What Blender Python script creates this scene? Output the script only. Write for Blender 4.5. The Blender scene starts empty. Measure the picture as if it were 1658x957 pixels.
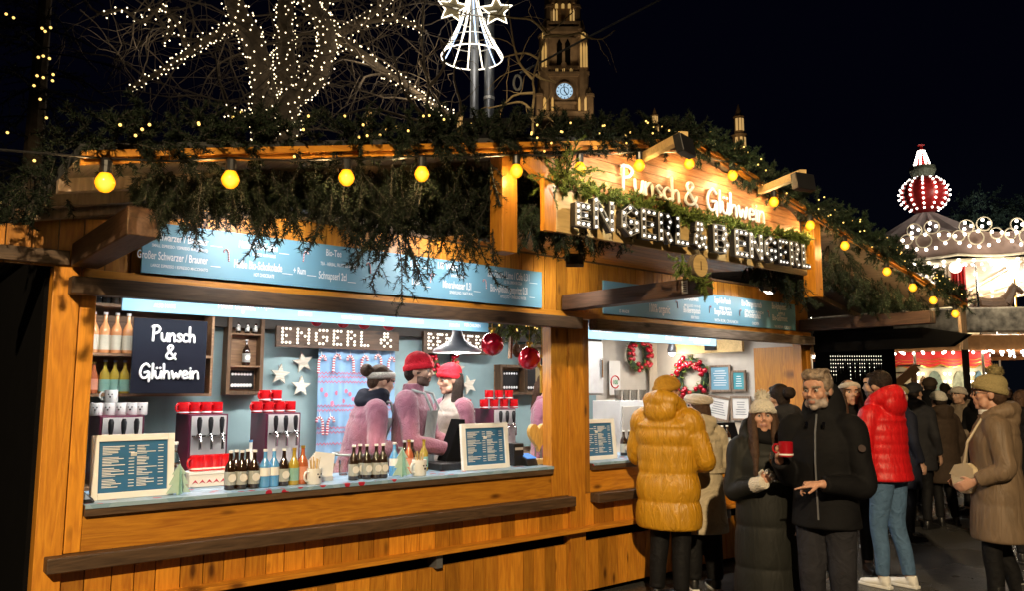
import bpy, math, random
import numpy as np
from mathutils import Vector, Matrix
random.seed(7); RNG = np.random.default_rng(7)
SC = bpy.context.scene
COL = SC.collection

# ------------------------------------------------------------------ camera, world, exposure
YAW = math.radians(50.3)           # camera heading measured from the stall front (+X)
PITCH = math.atan(155 / 1270)
CAMZ = 1.62
cam_d = bpy.data.cameras.new('camera'); cam = bpy.data.objects.new('camera', cam_d); COL.objects.link(cam)
cam_d.sensor_width = 36; cam_d.lens = 36 * 1270 / 1658; cam_d.clip_start = 0.05; cam_d.clip_end = 2000
cam.location = (0, 0, CAMZ); cam.rotation_euler = (math.pi / 2 + PITCH, 0, YAW - math.pi / 2)
SC.camera = cam
W = bpy.data.worlds.new('World'); SC.world = W; W.use_nodes = True
_b = W.node_tree.nodes['Background']
_tc = W.node_tree.nodes.new('ShaderNodeTexCoord'); _sp = W.node_tree.nodes.new('ShaderNodeSeparateXYZ')
_cr = W.node_tree.nodes.new('ShaderNodeValToRGB')
W.node_tree.links.new(_tc.outputs['Generated'], _sp.inputs[0]); W.node_tree.links.new(_sp.outputs['Z'], _cr.inputs[0])
_cr.color_ramp.elements[0].color = (0.0016, 0.0022, 0.0040, 1); _cr.color_ramp.elements[0].position = 0.02
_cr.color_ramp.elements[1].color = (0.0006, 0.0007, 0.0027, 1); _cr.color_ramp.elements[1].position = 0.30
W.node_tree.links.new(_cr.outputs[0], _b.inputs['Color']); _b.inputs['Strength'].default_value = 1.0
SC.view_settings.view_transform = 'Standard'; SC.view_settings.look = 'None'
SC.view_settings.exposure = 0.0; SC.view_settings.gamma = 1.0
SC.cycles.use_denoising = True
try: SC.cycles.denoiser = 'OPENIMAGEDENOISE'
except Exception: pass
SC.cycles.max_bounces = 6; SC.cycles.transparent_max_bounces = 12; SC.cycles.sample_clamp_indirect = 4.0
SC.cycles.caustics_reflective = False; SC.cycles.caustics_refractive = False
SC.render.film_transparent = False

# ------------------------------------------------------------------ geometry of the place
# X runs along the stall front, Y away from the alley into the stall, Z up; the camera stands at X=0, Y=0
F = 4.58          # plane of the stall front
YO = 3.29         # plane of the roof's front edge
YB = 6.80         # back wall
ZF = 0.13         # stall floor
XL, XR = 0.735, 8.08
ROOF = [(0.58, 2.50), (4.30, 3.33), (8.81, 2.50)]
def roofz(x):
    (a, za), (b, zb), (c, zc) = ROOF
    return za + (zb - za) * (x - a) / (b - a) if x < b else zb + (zc - zb) * (x - b) / (c - b)
FWD = Vector((math.cos(YAW), math.sin(YAW), 0)); RGT = Vector((math.sin(YAW), -math.cos(YAW), 0))
CAMP = Vector((0, 0, CAMZ))
_q = cam.rotation_euler.to_matrix()
def ray(px, py):
    v = _q @ Vector(((px - 829) / 1270, (478.5 - py) / 1270, -1)); return v
def at(px, py, Y):
    v = ray(px, py); return CAMP + v * (Y / v.y)
def atd(px, py, depth):
    v = ray(px, py); h = v.x * FWD.x + v.y * FWD.y; return CAMP + v * (depth / h)
def lat(px, depth, z=0.0):         # a spot on level z seen under column px at that depth
    t = (px - 829) / 1279.4; p = FWD * depth + RGT * (t * depth); return Vector((p.x, p.y, z))

def lamp0(name, typ, loc, power, color, target, size, spot):
    d = bpy.data.lights.new(name, typ); d.energy = power; d.color = color; d.shadow_soft_size = size; d.spot_size = math.radians(spot); d.spot_blend = 0.45
    o = bpy.data.objects.new(name, d); COL.objects.link(o); o.location = loc; o.rotation_euler = (Vector(target) - Vector(loc)).to_track_quat('-Z', 'Y').to_euler(); return o
# assumed, unseen street lamp on the alley behind the viewer (its post is built with the stall)
LAMP_AT = Vector((-4.6, -5.6, 7.4))
lamp0('assumed_street_lamp_light', 'SPOT', LAMP_AT, 9000, (1.0, 0.74, 0.42), (3.6, 3.0, 0.0), 0.14, 54)

# ------------------------------------------------------------------ materials
def nmat(name):
    m = bpy.data.materials.new(name); m.use_nodes = True
    nt = m.node_tree; return m, nt, nt.nodes['Principled BSDF']
def N(nt, typ, **kw):
    n = nt.nodes.new(typ)
    for k, v in kw.items(): setattr(n, k, v)
    return n
def c4(c): return (c[0], c[1], c[2], 1)
def plain(name, c, rough=0.6, metal=0.0, var=0.12, scale=9.0, bump=0.0, bscale=60.0, coat=0.0, spec=0.5, sheen=0.0):
    m, nt, b = nmat(name)
    tc = N(nt, 'ShaderNodeTexCoord'); no = N(nt, 'ShaderNodeTexNoise'); no.inputs['Scale'].default_value = scale; no.inputs['Detail'].default_value = 4
    nt.links.new(tc.outputs['Object'], no.inputs['Vector'])
    cr = N(nt, 'ShaderNodeValToRGB'); cr.color_ramp.elements[0].position = 0.3; cr.color_ramp.elements[1].position = 0.7
    cr.color_ramp.elements[0].color = c4([x * (1 - var) for x in c]); cr.color_ramp.elements[1].color = c4([min(1, x * (1 + var)) for x in c])
    nt.links.new(no.outputs['Fac'], cr.inputs[0]); nt.links.new(cr.outputs[0], b.inputs['Base Color'])
    b.inputs['Roughness'].default_value = rough; b.inputs['Metallic'].default_value = metal
    b.inputs['Specular IOR Level'].default_value = spec
    if coat: b.inputs['Coat Weight'].default_value = coat
    if sheen: b.inputs['Sheen Weight'].default_value = sheen
    if bump:
        n2 = N(nt, 'ShaderNodeTexNoise'); n2.inputs['Scale'].default_value = bscale; n2.inputs['Detail'].default_value = 3
        nt.links.new(tc.outputs['Object'], n2.inputs['Vector'])
        bp = N(nt, 'ShaderNodeBump'); bp.inputs['Strength'].default_value = bump; bp.inputs['Distance'].default_value = 0.02
        nt.links.new(n2.outputs['Fac'], bp.inputs['Height']); nt.links.new(bp.outputs[0], b.inputs['Normal'])
    return m
def emit(name, c, s, sampled=False):
    m, nt, b = nmat(name)
    b.inputs['Base Color'].default_value = c4([min(1, x) * 0.5 for x in c]); b.inputs['Emission Color'].default_value = c4(c); b.inputs['Emission Strength'].default_value = s
    b.inputs['Roughness'].default_value = 0.3
    if not sampled: m.cycles.emission_sampling = 'NONE'
    return m
def glass(name, c, rough=0.03, ior=1.45, trans=1.0):
    m, nt, b = nmat(name)
    b.inputs['Base Color'].default_value = c4(c); b.inputs['Roughness'].default_value = rough
    b.inputs['Transmission Weight'].default_value = trans; b.inputs['IOR'].default_value = ior
    return m
def wood(name, dark, light, grain='Z', rough=0.45, scale=1.0, knots=True, coat=0.0, pidvar=0.25, bump=0.15):
    m, nt, b = nmat(name); L = nt.links.new
    tc = N(nt, 'ShaderNodeTexCoord'); at_ = N(nt, 'ShaderNodeAttribute', attribute_name='pid')
    mp = N(nt, 'ShaderNodeMapping')
    s = {'Z': (9, 9, 0.9), 'X': (0.9, 9, 9), 'Y': (9, 0.9, 9)}[grain]
    mp.inputs['Scale'].default_value = tuple(v * scale for v in s)
    off = N(nt, 'ShaderNodeVectorMath', operation='SCALE'); off.inputs[0].default_value = (13.7, 7.3, 5.1)
    L(at_.outputs['Fac'], off.inputs['Scale'])
    ad = N(nt, 'ShaderNodeVectorMath', operation='ADD'); L(tc.outputs['Object'], ad.inputs[0]); L(off.outputs[0], ad.inputs[1])
    L(ad.outputs[0], mp.inputs['Vector'])
    n1 = N(nt, 'ShaderNodeTexNoise'); n1.inputs['Scale'].default_value = 1.3; n1.inputs['Detail'].default_value = 2; n1.inputs['Distortion'].default_value = 0.8
    L(mp.outputs[0], n1.inputs['Vector'])
    w1 = N(nt, 'ShaderNodeMath', operation='MULTIPLY'); L(n1.outputs['Fac'], w1.inputs[0]); w1.inputs[1].default_value = 6.0
    fr = N(nt, 'ShaderNodeMath', operation='PINGPONG'); L(w1.outputs[0], fr.inputs[0]); fr.inputs[1].default_value = 0.5
    n2 = N(nt, 'ShaderNodeTexNoise'); n2.inputs['Scale'].default_value = 9; n2.inputs['Detail'].default_value = 5; L(mp.outputs[0], n2.inputs['Vector'])
    mx = N(nt, 'ShaderNodeMath', operation='MULTIPLY_ADD'); L(n2.outputs['Fac'], mx.inputs[0]); mx.inputs[1].default_value = 0.85; f5 = N(nt, 'ShaderNodeMath', operation='MULTIPLY'); L(fr.outputs[0], f5.inputs[0]); f5.inputs[1].default_value = 0.62; L(f5.outputs[0], mx.inputs[2])
    cr = N(nt, 'ShaderNodeValToRGB'); cr.color_ramp.elements[0].position = 0.2; cr.color_ramp.elements[1].position = 0.8
    cr.color_ramp.elements[0].color = c4(dark); cr.color_ramp.elements[1].color = c4(light)
    L(mx.outputs[0], cr.inputs[0]); out = cr.outputs[0]
    if knots:
        vo = N(nt, 'ShaderNodeTexVoronoi'); vo.inputs['Scale'].default_value = 1.0
        m2 = N(nt, 'ShaderNodeMapping'); m2.inputs['Scale'].default_value = tuple({'Z': (7, 1.2, 2.6), 'X': (2.6, 1.2, 7), 'Y': (7, 2.6, 1.2)}[grain]); L(ad.outputs[0], m2.inputs['Vector']); L(m2.outputs[0], vo.inputs['Vector'])
        k = N(nt, 'ShaderNodeValToRGB'); k.color_ramp.elements[0].position = 0.06; k.color_ramp.elements[1].position = 0.17
        k.color_ramp.elements[0].color = c4([x * 0.25 for x in dark]); k.color_ramp.elements[1].color = (1, 1, 1, 1)
        L(vo.outputs['Distance'], k.inputs[0])
        mk = N(nt, 'ShaderNodeMixRGB', blend_type='MULTIPLY'); mk.inputs[0].default_value = 0.8; L(out, mk.inputs[1]); L(k.outputs[0], mk.inputs[2]); out = mk.outputs[0]
    # each plank its own shade
    fr2 = N(nt, 'ShaderNodeMapRange'); fr2.inputs['To Min'].default_value = 1 - pidvar; fr2.inputs['To Max'].default_value = 1 + pidvar; L(at_.outputs['Fac'], fr2.inputs['Value'])
    mv = N(nt, 'ShaderNodeVectorMath', operation='SCALE'); L(out, mv.inputs[0]); L(fr2.outputs[0], mv.inputs['Scale'])
    L(mv.outputs[0], b.inputs['Base Color'])
    b.inputs['Roughness'].default_value = rough
    if coat: b.inputs['Coat Weight'].default_value = coat; b.inputs['Coat Roughness'].default_value = 0.25
    bp = N(nt, 'ShaderNodeBump'); bp.inputs['Strength'].default_value = bump; bp.inputs['Distance'].default_value = 0.01
    L(mx.outputs[0], bp.inputs['Height']); L(bp.outputs[0], b.inputs['Normal'])
    return m

M = {}
M['pine'] = wood('pine_upright', (0.34, 0.115, 0.010), (0.56, 0.235, 0.020), 'Z', coat=0.25, pidvar=0.38)
M['pine_x'] = wood('pine_level', (0.34, 0.115, 0.010), (0.56, 0.235, 0.020), 'X', coat=0.25)
M['pine_red'] = wood('pine_reddish', (0.22, 0.08, 0.025), (0.42, 0.20, 0.085), 'X', scale=1.6, pidvar=0.12)
M['dark'] = wood('dark_wood', (0.035, 0.019, 0.010), (0.105, 0.060, 0.032), 'X', rough=0.55)
M['darky'] = wood('dark_wood_deep', (0.035, 0.018, 0.011), (0.085, 0.045, 0.028), 'Y', rough=0.6)
M['darkz'] = wood('dark_wood_post', (0.05, 0.026, 0.012), (0.13, 0.07, 0.03), 'Z', rough=0.6)
M['grey'] = wood('weathered_wood', (0.10, 0.075, 0.055), (0.26, 0.20, 0.15), 'X', rough=0.75)
M['greyz'] = wood('weathered_wood_post', (0.13, 0.09, 0.06), (0.28, 0.20, 0.14), 'Z', rough=0.75)
M['soffit'] = wood('pale_soffit', (0.14, 0.10, 0.07), (0.27, 0.21, 0.16), 'Y', rough=0.7)
M['tan'] = wood('pale_plywood', (0.42, 0.28, 0.11), (0.60, 0.42, 0.18), 'X', rough=0.6, pidvar=0.1, knots=False)
M['shelf'] = wood('shelf_wood', (0.12, 0.06, 0.03), (0.28, 0.16, 0.08), 'X', rough=0.6)
M['roofing'] = plain('roofing_felt', (0.02, 0.02, 0.02), 0.9)
M['black'] = plain('black_plastic', (0.012, 0.012, 0.013), 0.35)
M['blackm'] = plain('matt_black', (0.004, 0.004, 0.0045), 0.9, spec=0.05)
M['red_deep'] = plain('deep_red_glaze', (0.34, 0.006, 0.014), 0.25, coat=0.3)
M['white'] = plain('white_paint', (0.78, 0.78, 0.76), 0.5, var=0.04)
M['letter'] = plain('white_lettering', (0.82, 0.83, 0.84), 0.5, var=0.02)
M['board'] = plain('blue_board', (0.15, 0.34, 0.47), 0.5, var=0.05, scale=3)
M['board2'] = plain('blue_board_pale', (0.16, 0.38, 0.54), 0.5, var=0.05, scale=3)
M['menu'] = plain('menu_blue', (0.032, 0.14, 0.30), 0.4, var=0.06)
M['steel'] = plain('brushed_steel', (0.74, 0.73, 0.71), 0.48, 0.55, var=0.08, bump=0.03, bscale=20)
M['chrome'] = plain('chrome', (0.8, 0.8, 0.8), 0.12, 1.0, var=0.02)
M['zinc'] = plain('grey_metal', (0.22, 0.23, 0.25), 0.4, 0.6)
M['maroon'] = plain('maroon_panel', (0.10, 0.012, 0.035), 0.35, var=0.1)
M['red'] = plain('red_glaze', (0.62, 0.006, 0.010), 0.2, var=0.08, coat=0.4)
M['bauble'] = plain('red_bauble', (0.42, 0.004, 0.018), 0.10, 0.35, var=0.05, coat=0.6)
M['gold'] = plain('gold_paint', (0.62, 0.40, 0.06), 0.3, 0.8)
M['teal'] = plain('teal_cloth', (0.26, 0.385, 0.405), 0.8, var=0.10, scale=3, bump=0.25, bscale=3)
M['cream_wall'] = plain('cream_wall', (0.55, 0.50, 0.43), 0.7, var=0.06)
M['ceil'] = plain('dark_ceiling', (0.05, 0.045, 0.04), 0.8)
M['linen'] = plain('cream_linen', (0.60, 0.50, 0.38), 0.85, var=0.08, bump=0.2, bscale=12)
M['paper'] = plain('paper', (0.72, 0.70, 0.66), 0.7, var=0.03)
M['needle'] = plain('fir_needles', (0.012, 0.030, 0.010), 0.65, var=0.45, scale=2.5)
M['needle_shade'] = plain('shaded_fir_needles', (0.0045, 0.0095, 0.0035), 0.75, var=0.45, scale=2.5, spec=0.2)  # same fir as above, its colour darkened for the unlit boughs
M['needle2'] = plain('cypress_green', (0.15, 0.21, 0.035), 0.55, var=0.4, scale=5)
M['twig'] = plain('twig_bark', (0.007, 0.0055, 0.0035), 0.9, var=0.3)
M['bark'] = plain('tree_bark', (0.10, 0.075, 0.05), 0.9, var=0.3, scale=14, bump=0.5, bscale=30)
def amber():
    m, nt, b = nmat('amber_bulb'); L = nt.links.new; lw = N(nt, 'ShaderNodeLayerWeight'); lw.inputs['Blend'].default_value = .5
    cr = N(nt, 'ShaderNodeValToRGB'); cr.color_ramp.elements[0].color = (1.0, .70, .09, 1); cr.color_ramp.elements[1].color = (.95, .30, .004, 1); cr.color_ramp.elements[1].position = .8
    e = cr.color_ramp.elements.new(.35); e.color = (1.0, .52, .010, 1)
    L(lw.outputs['Facing'], cr.inputs[0]); L(cr.outputs[0], b.inputs['Emission Color']); b.inputs['Emission Strength'].default_value = 1.35; b.inputs['Base Color'].default_value = (.4, .2, .01, 1); b.inputs['Roughness'].default_value = .2
    m.cycles.emission_sampling = 'NONE'; return m
M['bulb_y'] = amber()
M['fairy'] = emit('warm_fairy_light', (1.0, 0.62, 0.16), 2.1, True)
M['fairy_w'] = emit('white_fairy_light', (1.0, 0.80, 0.50), 3.4)
M['led'] = emit('led_white', (1.0, 0.93, 0.82), 7)
M['led_s'] = emit('sign_bulb', (1.0, 0.93, 0.82), 1.6)
M['neon_w'] = emit('neon_white', (1.0, 0.90, 0.70), 3.2)
M['neon_b'] = emit('neon_cool', (0.55, 0.72, 1.0), 2.2)
M['lamp'] = emit('lamp_bulb', (1.0, 0.92, 0.8), 18)

# ------------------------------------------------------------------ mesh builder
BOXF = [(0, 3, 2, 1), (4, 5, 6, 7), (0, 1, 5, 4), (1, 2, 6, 5), (2, 3, 7, 6), (3, 0, 4, 7)]
class MB:
    def __init__(s): s.v = []; s.f = []; s.m = []; s.p = []; s.k = 0
    def add(s, vs, fs, mi=0, pid=None):
        o = len(s.v); s.v += [tuple(v) for v in vs]
        pid = random.random() if pid is None else pid
        for f in fs: s.f.append(tuple(i + o for i in f)); s.m.append(mi); s.p.append(pid)
        return s
    def box(s, x0, x1, y0, y1, z0, z1, mi=0, pid=None):
        return s.add([(x0, y0, z0), (x1, y0, z0), (x1, y1, z0), (x0, y1, z0), (x0, y0, z1), (x1, y0, z1), (x1, y1, z1), (x0, y1, z1)], BOXF, mi, pid)
    def cbox(s, c, size, R=None, mi=0, pid=None):
        hx, hy, hz = [d / 2 for d in size]; c = Vector(c)
        vs = [Vector(p) for p in [(-hx, -hy, -hz), (hx, -hy, -hz), (hx, hy, -hz), (-hx, hy, -hz), (-hx, -hy, hz), (hx, -hy, hz), (hx, hy, hz), (-hx, hy, hz)]]
        if R is not None: vs = [R @ v for v in vs]
        return s.add([c + v for v in vs], BOXF, mi, pid)
    def beam(s, a, b, w, h, mi=0, up=(0, 0, 1)):          # rectangular bar from a to b
        a, b = Vector(a), Vector(b); d = (b - a).normalized(); u = Vector(up); sx = d.cross(u).normalized(); u = sx.cross(d)
        vs = []
        for p in (a, b):
            for i, j in ((-1, -1), (1, -1), (1, 1), (-1, 1)): vs.append(p + sx * (w / 2 * i) + u * (h / 2 * j))
        return s.add(vs, [(0, 1, 2, 3), (7, 6, 5, 4), (0, 4, 5, 1), (1, 5, 6, 2), (2, 6, 7, 3), (3, 7, 4, 0)], mi)
    def tube(s, pts, r, n=8, mi=0, cap=True):
        pts = [Vector(p) for p in pts]; rs = r if isinstance(r, (list, tuple)) else [r] * len(pts)
        vs = []; fs = []; prev = None
        for i, p in enumerate(pts):
            d = (pts[min(i + 1, len(pts) - 1)] - pts[max(i - 1, 0)])
            d = d.normalized() if d.length > 1e-9 else Vector((0, 0, 1))
            if prev is None: u = d.orthogonal().normalized()
            else:
                u = prev - d * prev.dot(d); u = u.normalized() if u.length > 1e-6 else d.orthogonal().normalized()
            prev = u; w = d.cross(u)
            for k in range(n):
                a = 2 * math.pi * k / n; vs.append(p + (u * math.cos(a) + w * math.sin(a)) * rs[i])
        for i in range(len(pts) - 1):
            for k in range(n): fs.append((i * n + k, i * n + (k + 1) % n, (i + 1) * n + (k + 1) % n, (i + 1) * n + k))
        if cap: fs.append(tuple(range(n - 1, -1, -1))); fs.append(tuple((len(pts) - 1) * n + k for k in range(n)))
        return s.add(vs, fs, mi)
    def lathe(s, prof, c=(0, 0, 0), n=20, mi=0, R=None, mis=None, cap=True):      # prof: (r, z) bottom to top
        c = Vector(c); vs = []; pid = random.random()
        for r, z in prof:
            for k in range(n):
                a = 2 * math.pi * k / n; p = Vector((r * math.cos(a), r * math.sin(a), z)); vs.append(c + (R @ p if R is not None else p))
        o = len(s.v); s.v += [tuple(v) for v in vs]
        for i in range(len(prof) - 1):
            for k in range(n):
                s.f.append((o + i * n + k, o + i * n + (k + 1) % n, o + (i + 1) * n + (k + 1) % n, o + (i + 1) * n + k)); s.m.append(mis[i] if mis else mi); s.p.append(pid)
        if cap:
            s.f.append(tuple(o + k for k in range(n - 1, -1, -1))); s.m.append(mis[0] if mis else mi); s.p.append(pid)
            s.f.append(tuple(o + (len(prof) - 1) * n + k for k in range(n))); s.m.append(mis[-1] if mis else mi); s.p.append(pid)
        return s
    def ball(s, c, r, n=12, mi=0, sq=(1, 1, 1)):
        vs = []; fs = []; m = n // 2 + 1; c = Vector(c)
        for i in range(1, m):
            t = math.pi * i / m
            for k in range(n):
                a = 2 * math.pi * k / n; vs.append(c + Vector((r * sq[0] * math.sin(t) * math.cos(a), r * sq[1] * math.sin(t) * math.sin(a), r * sq[2] * math.cos(t))))
        vs += [c + Vector((0, 0, r * sq[2])), c - Vector((0, 0, r * sq[2]))]; a, b = len(vs) - 2, len(vs) - 1
        for i in range(m - 2):
            for k in range(n): fs.append((i * n + k, (i + 1) * n + k, (i + 1) * n + (k + 1) % n, i * n + (k + 1) % n))
        for k in range(n): fs.append((a, k, (k + 1) % n)); fs.append((b, (m - 2) * n + (k + 1) % n, (m - 2) * n + k))
        return s.add(vs, fs, mi)
    def prism(s, poly, d, mi=0, pid=None):               # poly: 3-D points (one flat outline), d: extrusion vector
        n = len(poly); d = Vector(d); vs = [Vector(p) for p in poly] + [Vector(p) + d for p in poly]
        fs = [tuple(range(n)), tuple(range(2 * n - 1, n - 1, -1))] + [(i, i + n, (i + 1) % n + n, (i + 1) % n) for i in range(n)]
        return s.add(vs, fs, mi, pid)
    def text(s, txt, org, size, ux=(1, 0, 0), uz=(0, 0, 1), sx=1.0, align='LEFT', ext=0.0015, mi=0, bold=0.0):
        cu = bpy.data.curves.new('lettering', 'FONT'); cu.body = txt; cu.size = size; cu.align_x = align; cu.extrude = 0; cu.offset = bold * size; cu.resolution_u = 3
        ob = bpy.data.objects.new('lettering', cu); COL.objects.link(ob)
        dg = bpy.context.evaluated_depsgraph_get(); me = bpy.data.meshes.new_from_object(ob.evaluated_get(dg))
        ux, uz, org = Vector(ux), Vector(uz), Vector(org)
        vs = [org + ux * (v.co.x * sx) + uz * v.co.y for v in me.vertices]
        s.add(vs, [tuple(p.vertices) for p in me.polygons], mi)
        bpy.data.objects.remove(ob); bpy.data.curves.remove(cu); bpy.data.meshes.remove(me)
        return s
    def mesh(s, name, mats):
        me = bpy.data.meshes.new(name); me.from_pydata(s.v, [], s.f)
        mats = mats if isinstance(mats, (list, tuple)) else [mats]
        for m in mats: me.materials.append(M[m] if isinstance(m, str) else m)
        me.polygons.foreach_set('material_index', s.m)
        a = me.attributes.new('pid', 'FLOAT', 'FACE'); a.data.foreach_set('value', s.p)
        me.update(); return me
    def build(s, name, mats, parent=None, smooth=False, loc=None, bevel=0.0):
        me = s.mesh(name, mats); o = bpy.data.objects.new(name, me); COL.objects.link(o)
        if smooth: me.polygons.foreach_set('use_smooth', [True] * len(me.polygons)); me.set_sharp_from_angle(angle=math.radians(40))
        if parent is not None: o.parent = parent
        if loc is not None: o.location = loc
        if bevel:
            b = o.modifiers.new('bevel', 'BEVEL'); b.width = bevel; b.segments = 2; b.limit_method = 'ANGLE'
        return o
def tag(o, label, cat, group=None, kind=None):
    if label: o['label'] = label
    if cat: o['category'] = cat
    if group: o['group'] = group
    if kind: o['kind'] = kind
    return o
def thing(name, label, cat, loc=(0, 0, 0), rz=0.0, group=None):
    o = bpy.data.objects.new(name, None); COL.objects.link(o); o.location = loc; o.rotation_euler = (0, 0, rz); o.empty_display_size = 0.1
    return tag(o, label, cat, group)
def dup(o, loc=None, rz=None, label=None, group=None, scale=None):
    r = o.copy(); COL.objects.link(r)
    if loc is not None: r.location = loc
    if rz is not None: r.rotation_euler = (0, 0, rz)
    if scale is not None: r.scale = scale if isinstance(scale, (tuple, list)) else (scale,) * 3
    if label: r['label'] = label
    if group: r['group'] = group
    def kids(a, b):
        for ch in list(a.children):
            c = ch.copy(); COL.objects.link(c); c.parent = b; kids(ch, c)
    kids(o, r); return r
def kid(mesh, name, parent, loc=(0, 0, 0)):
    o = bpy.data.objects.new(name, mesh); COL.objects.link(o); o.parent = parent; o.location = loc; return o
def lamp(name, typ, loc, power, color, parent=None, target=None, size=0.05, spot=60, blend=0.5, shape=None, sy=None):
    d = bpy.data.lights.new(name, typ); d.energy = power; d.color = color
    o = bpy.data.objects.new(name, d); COL.objects.link(o); o.location = loc
    if parent is not None: o.parent = parent
    if typ == 'POINT': d.shadow_soft_size = size
    if typ == 'SPOT': d.shadow_soft_size = size; d.spot_size = math.radians(spot); d.spot_blend = blend
    if typ == 'AREA':
        d.size = size
        if sy: d.shape = 'RECTANGLE'; d.size_y = sy
    if target is not None:
        o.rotation_euler = (Vector(target) - Vector(loc)).to_track_quat('-Z', 'Y').to_euler()
    return o
def tri_mesh(name, V, Fc, mats, parent=None, mi=None):
    me = bpy.data.meshes.new(name); V = np.asarray(V, dtype=np.float32); Fc = np.asarray(Fc, dtype=np.int32); k = Fc.shape[1]
    me.vertices.add(len(V)); me.vertices.foreach_set('co', V.ravel())
    me.loops.add(Fc.size); me.loops.foreach_set('vertex_index', Fc.ravel())
    me.polygons.add(len(Fc)); me.polygons.foreach_set('loop_start', np.arange(0, Fc.size, k, dtype=np.int32)); me.polygons.foreach_set('loop_total', np.full(len(Fc), k, dtype=np.int32))
    for m in (mats if isinstance(mats, (list, tuple)) else [mats]): me.materials.append(M[m] if isinstance(m, str) else m)
    if mi is not None: me.polygons.foreach_set('material_index', np.asarray(mi, dtype=np.int32))
    me.update(calc_edges=True); me.validate()
    o = bpy.data.objects.new(name, me); COL.objects.link(o)
    if parent is not None: o.parent = parent
    return o
# ------------------------------------------------------------------ ground
def ground():
    m, nt, b = nmat('wet_asphalt'); L = nt.links.new
    tc = N(nt, 'ShaderNodeTexCoord')
    n1 = N(nt, 'ShaderNodeTexNoise'); n1.inputs['Scale'].default_value = 0.9; n1.inputs['Detail'].default_value = 6; L(tc.outputs['Object'], n1.inputs['Vector'])
    n2 = N(nt, 'ShaderNodeTexNoise'); n2.inputs['Scale'].default_value = 55; n2.inputs['Detail'].default_value = 4; L(tc.outputs['Object'], n2.inputs['Vector'])
    n3 = N(nt, 'ShaderNodeTexNoise'); n3.inputs['Scale'].default_value = 7; n3.inputs['Detail'].default_value = 3; L(tc.outputs['Object'], n3.inputs['Vector'])
    cr = N(nt, 'ShaderNodeValToRGB'); cr.color_ramp.elements[0].color = (0.026, 0.026, 0.027, 1); cr.color_ramp.elements[1].color = (0.10, 0.098, 0.094, 1); L(n2.outputs['Fac'], cr.inputs[0]); L(cr.outputs[0], b.inputs['Base Color'])
    mr = N(nt, 'ShaderNodeMapRange'); mr.inputs['From Min'].default_value = 0.4; mr.inputs['From Max'].default_value = 0.62; mr.inputs['To Min'].default_value = 0.10; mr.inputs['To Max'].default_value = 0.36; L(n1.outputs['Fac'], mr.inputs['Value']); L(mr.outputs[0], b.inputs['Roughness'])
    ad = N(nt, 'ShaderNodeMath', operation='ADD'); L(n2.outputs['Fac'], ad.inputs[0]); L(n3.outputs['Fac'], ad.inputs[1])
    bp = N(nt, 'ShaderNodeBump'); bp.inputs['Strength'].default_value = 0.55; bp.inputs['Distance'].default_value = 0.012; L(ad.outputs[0], bp.inputs['Height']); L(bp.outputs[0], b.inputs['Normal'])
    g = MB(); g.add([(-400, -400, 0), (500, -400, 0), (500, 500, 0), (-400, 500, 0)], [(0, 1, 2, 3)])
    tag(g.build('ground', m), None, None, kind='structure')
ground()

# ------------------------------------------------------------------ the stall
stall = thing('market_stall', 'varnished pine punch stall with two serving windows under a wide gabled roof', 'stall', (4.3, F, 0))
def st(mb, name, mat, smooth=False, bevel=0.0, parent=None):
    p = parent or stall
    return mb.build(name, mat, p, smooth, loc=-stall.location if p is stall else None, bevel=bevel)
CAPZ = 2.69
def planks(x0, x1, zlo, zhi, y, w=0.118, t=0.022, gap=0.006):
    mb = MB(); x = x0
    while x < x1 - 0.01:
        b = min(x + w * random.uniform(0.9, 1.1), x1)
        za0, za1 = (zhi(x), zhi(b - gap)) if callable(zhi) else (zhi, zhi)
        poly = [(x, y, zlo), (b - gap, y, zlo), (b - gap, y, za1), (x, y, za0)]
        mb.prism([Vector(p) for p in poly], (0, t, 0)); x = b
    mb.add([(x0, y + t + 0.004, zlo), (x1, y + t + 0.004, zlo), (x1, y + t + 0.004, (zhi(x1) if callable(zhi) else zhi)), (x0, y + t + 0.004, (zhi(x0) if callable(zhi) else zhi))], [(0, 1, 2, 3)], 1)
    return mb
top = lambda x: min(roofz(x) - 0.03, CAPZ)
st(planks(0.30, XR, 2.262, top, F), 'upper_cladding', ['pine', 'darkz'])
mb = MB(); mb.box(0.865, XR - 0.005, F - 0.03, F + 0.05, 2.205, 2.258); st(mb, 'lintel', 'pine_x', bevel=0.003)
mb = MB(); mb.box(0.30, 0.80, F - 0.03, F + 0.06, 2.27, 2.345); st(mb, 'side_lintel', 'dark', bevel=0.004)
# dark bars over and under the windows
for x0, x1 in ((0.80, 4.44), (4.60, 7.98)):
    mb = MB(); mb.box(x0, x1, F - 0.125, F - 0.03, 2.115, 2.205); st(mb, 'window_head_bar', 'dark' if x0 < 1 else 'grey', bevel=0.005)
    mb = MB(); mb.box(x0 - 0.02 if x0 < 1 else x0 + 0.02, x1 - 0.07, F - 0.10, F - 0.001, 0.730, 0.803); st(mb, 'sill_bar', 'dark', bevel=0.005)
def post(x0, x1, z0, z1, y0=F - 0.012, y1=F + 0.10, mat='pine', name='post'):
    mb = MB(); mb.box(x0, x1, y0, y1, z0, z1); return st(mb, name, mat, bevel=0.004)
post(0.735, 0.860, 0.06, 2.262); post(0.866, 0.942, 0.804, 2.205, F - 0.004)
post(4.200, 4.375, 0.804, 2.20, F - 0.004); post(4.381, 4.552, 0.06, 2.262, F - 0.018); post(4.556, 4.622, 0.804, 2.20, F - 0.002)
post(7.900, 8.000, 0.804, 2.20, F - 0.004); post(8.004, XR, 0.06, 2.262)
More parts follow.
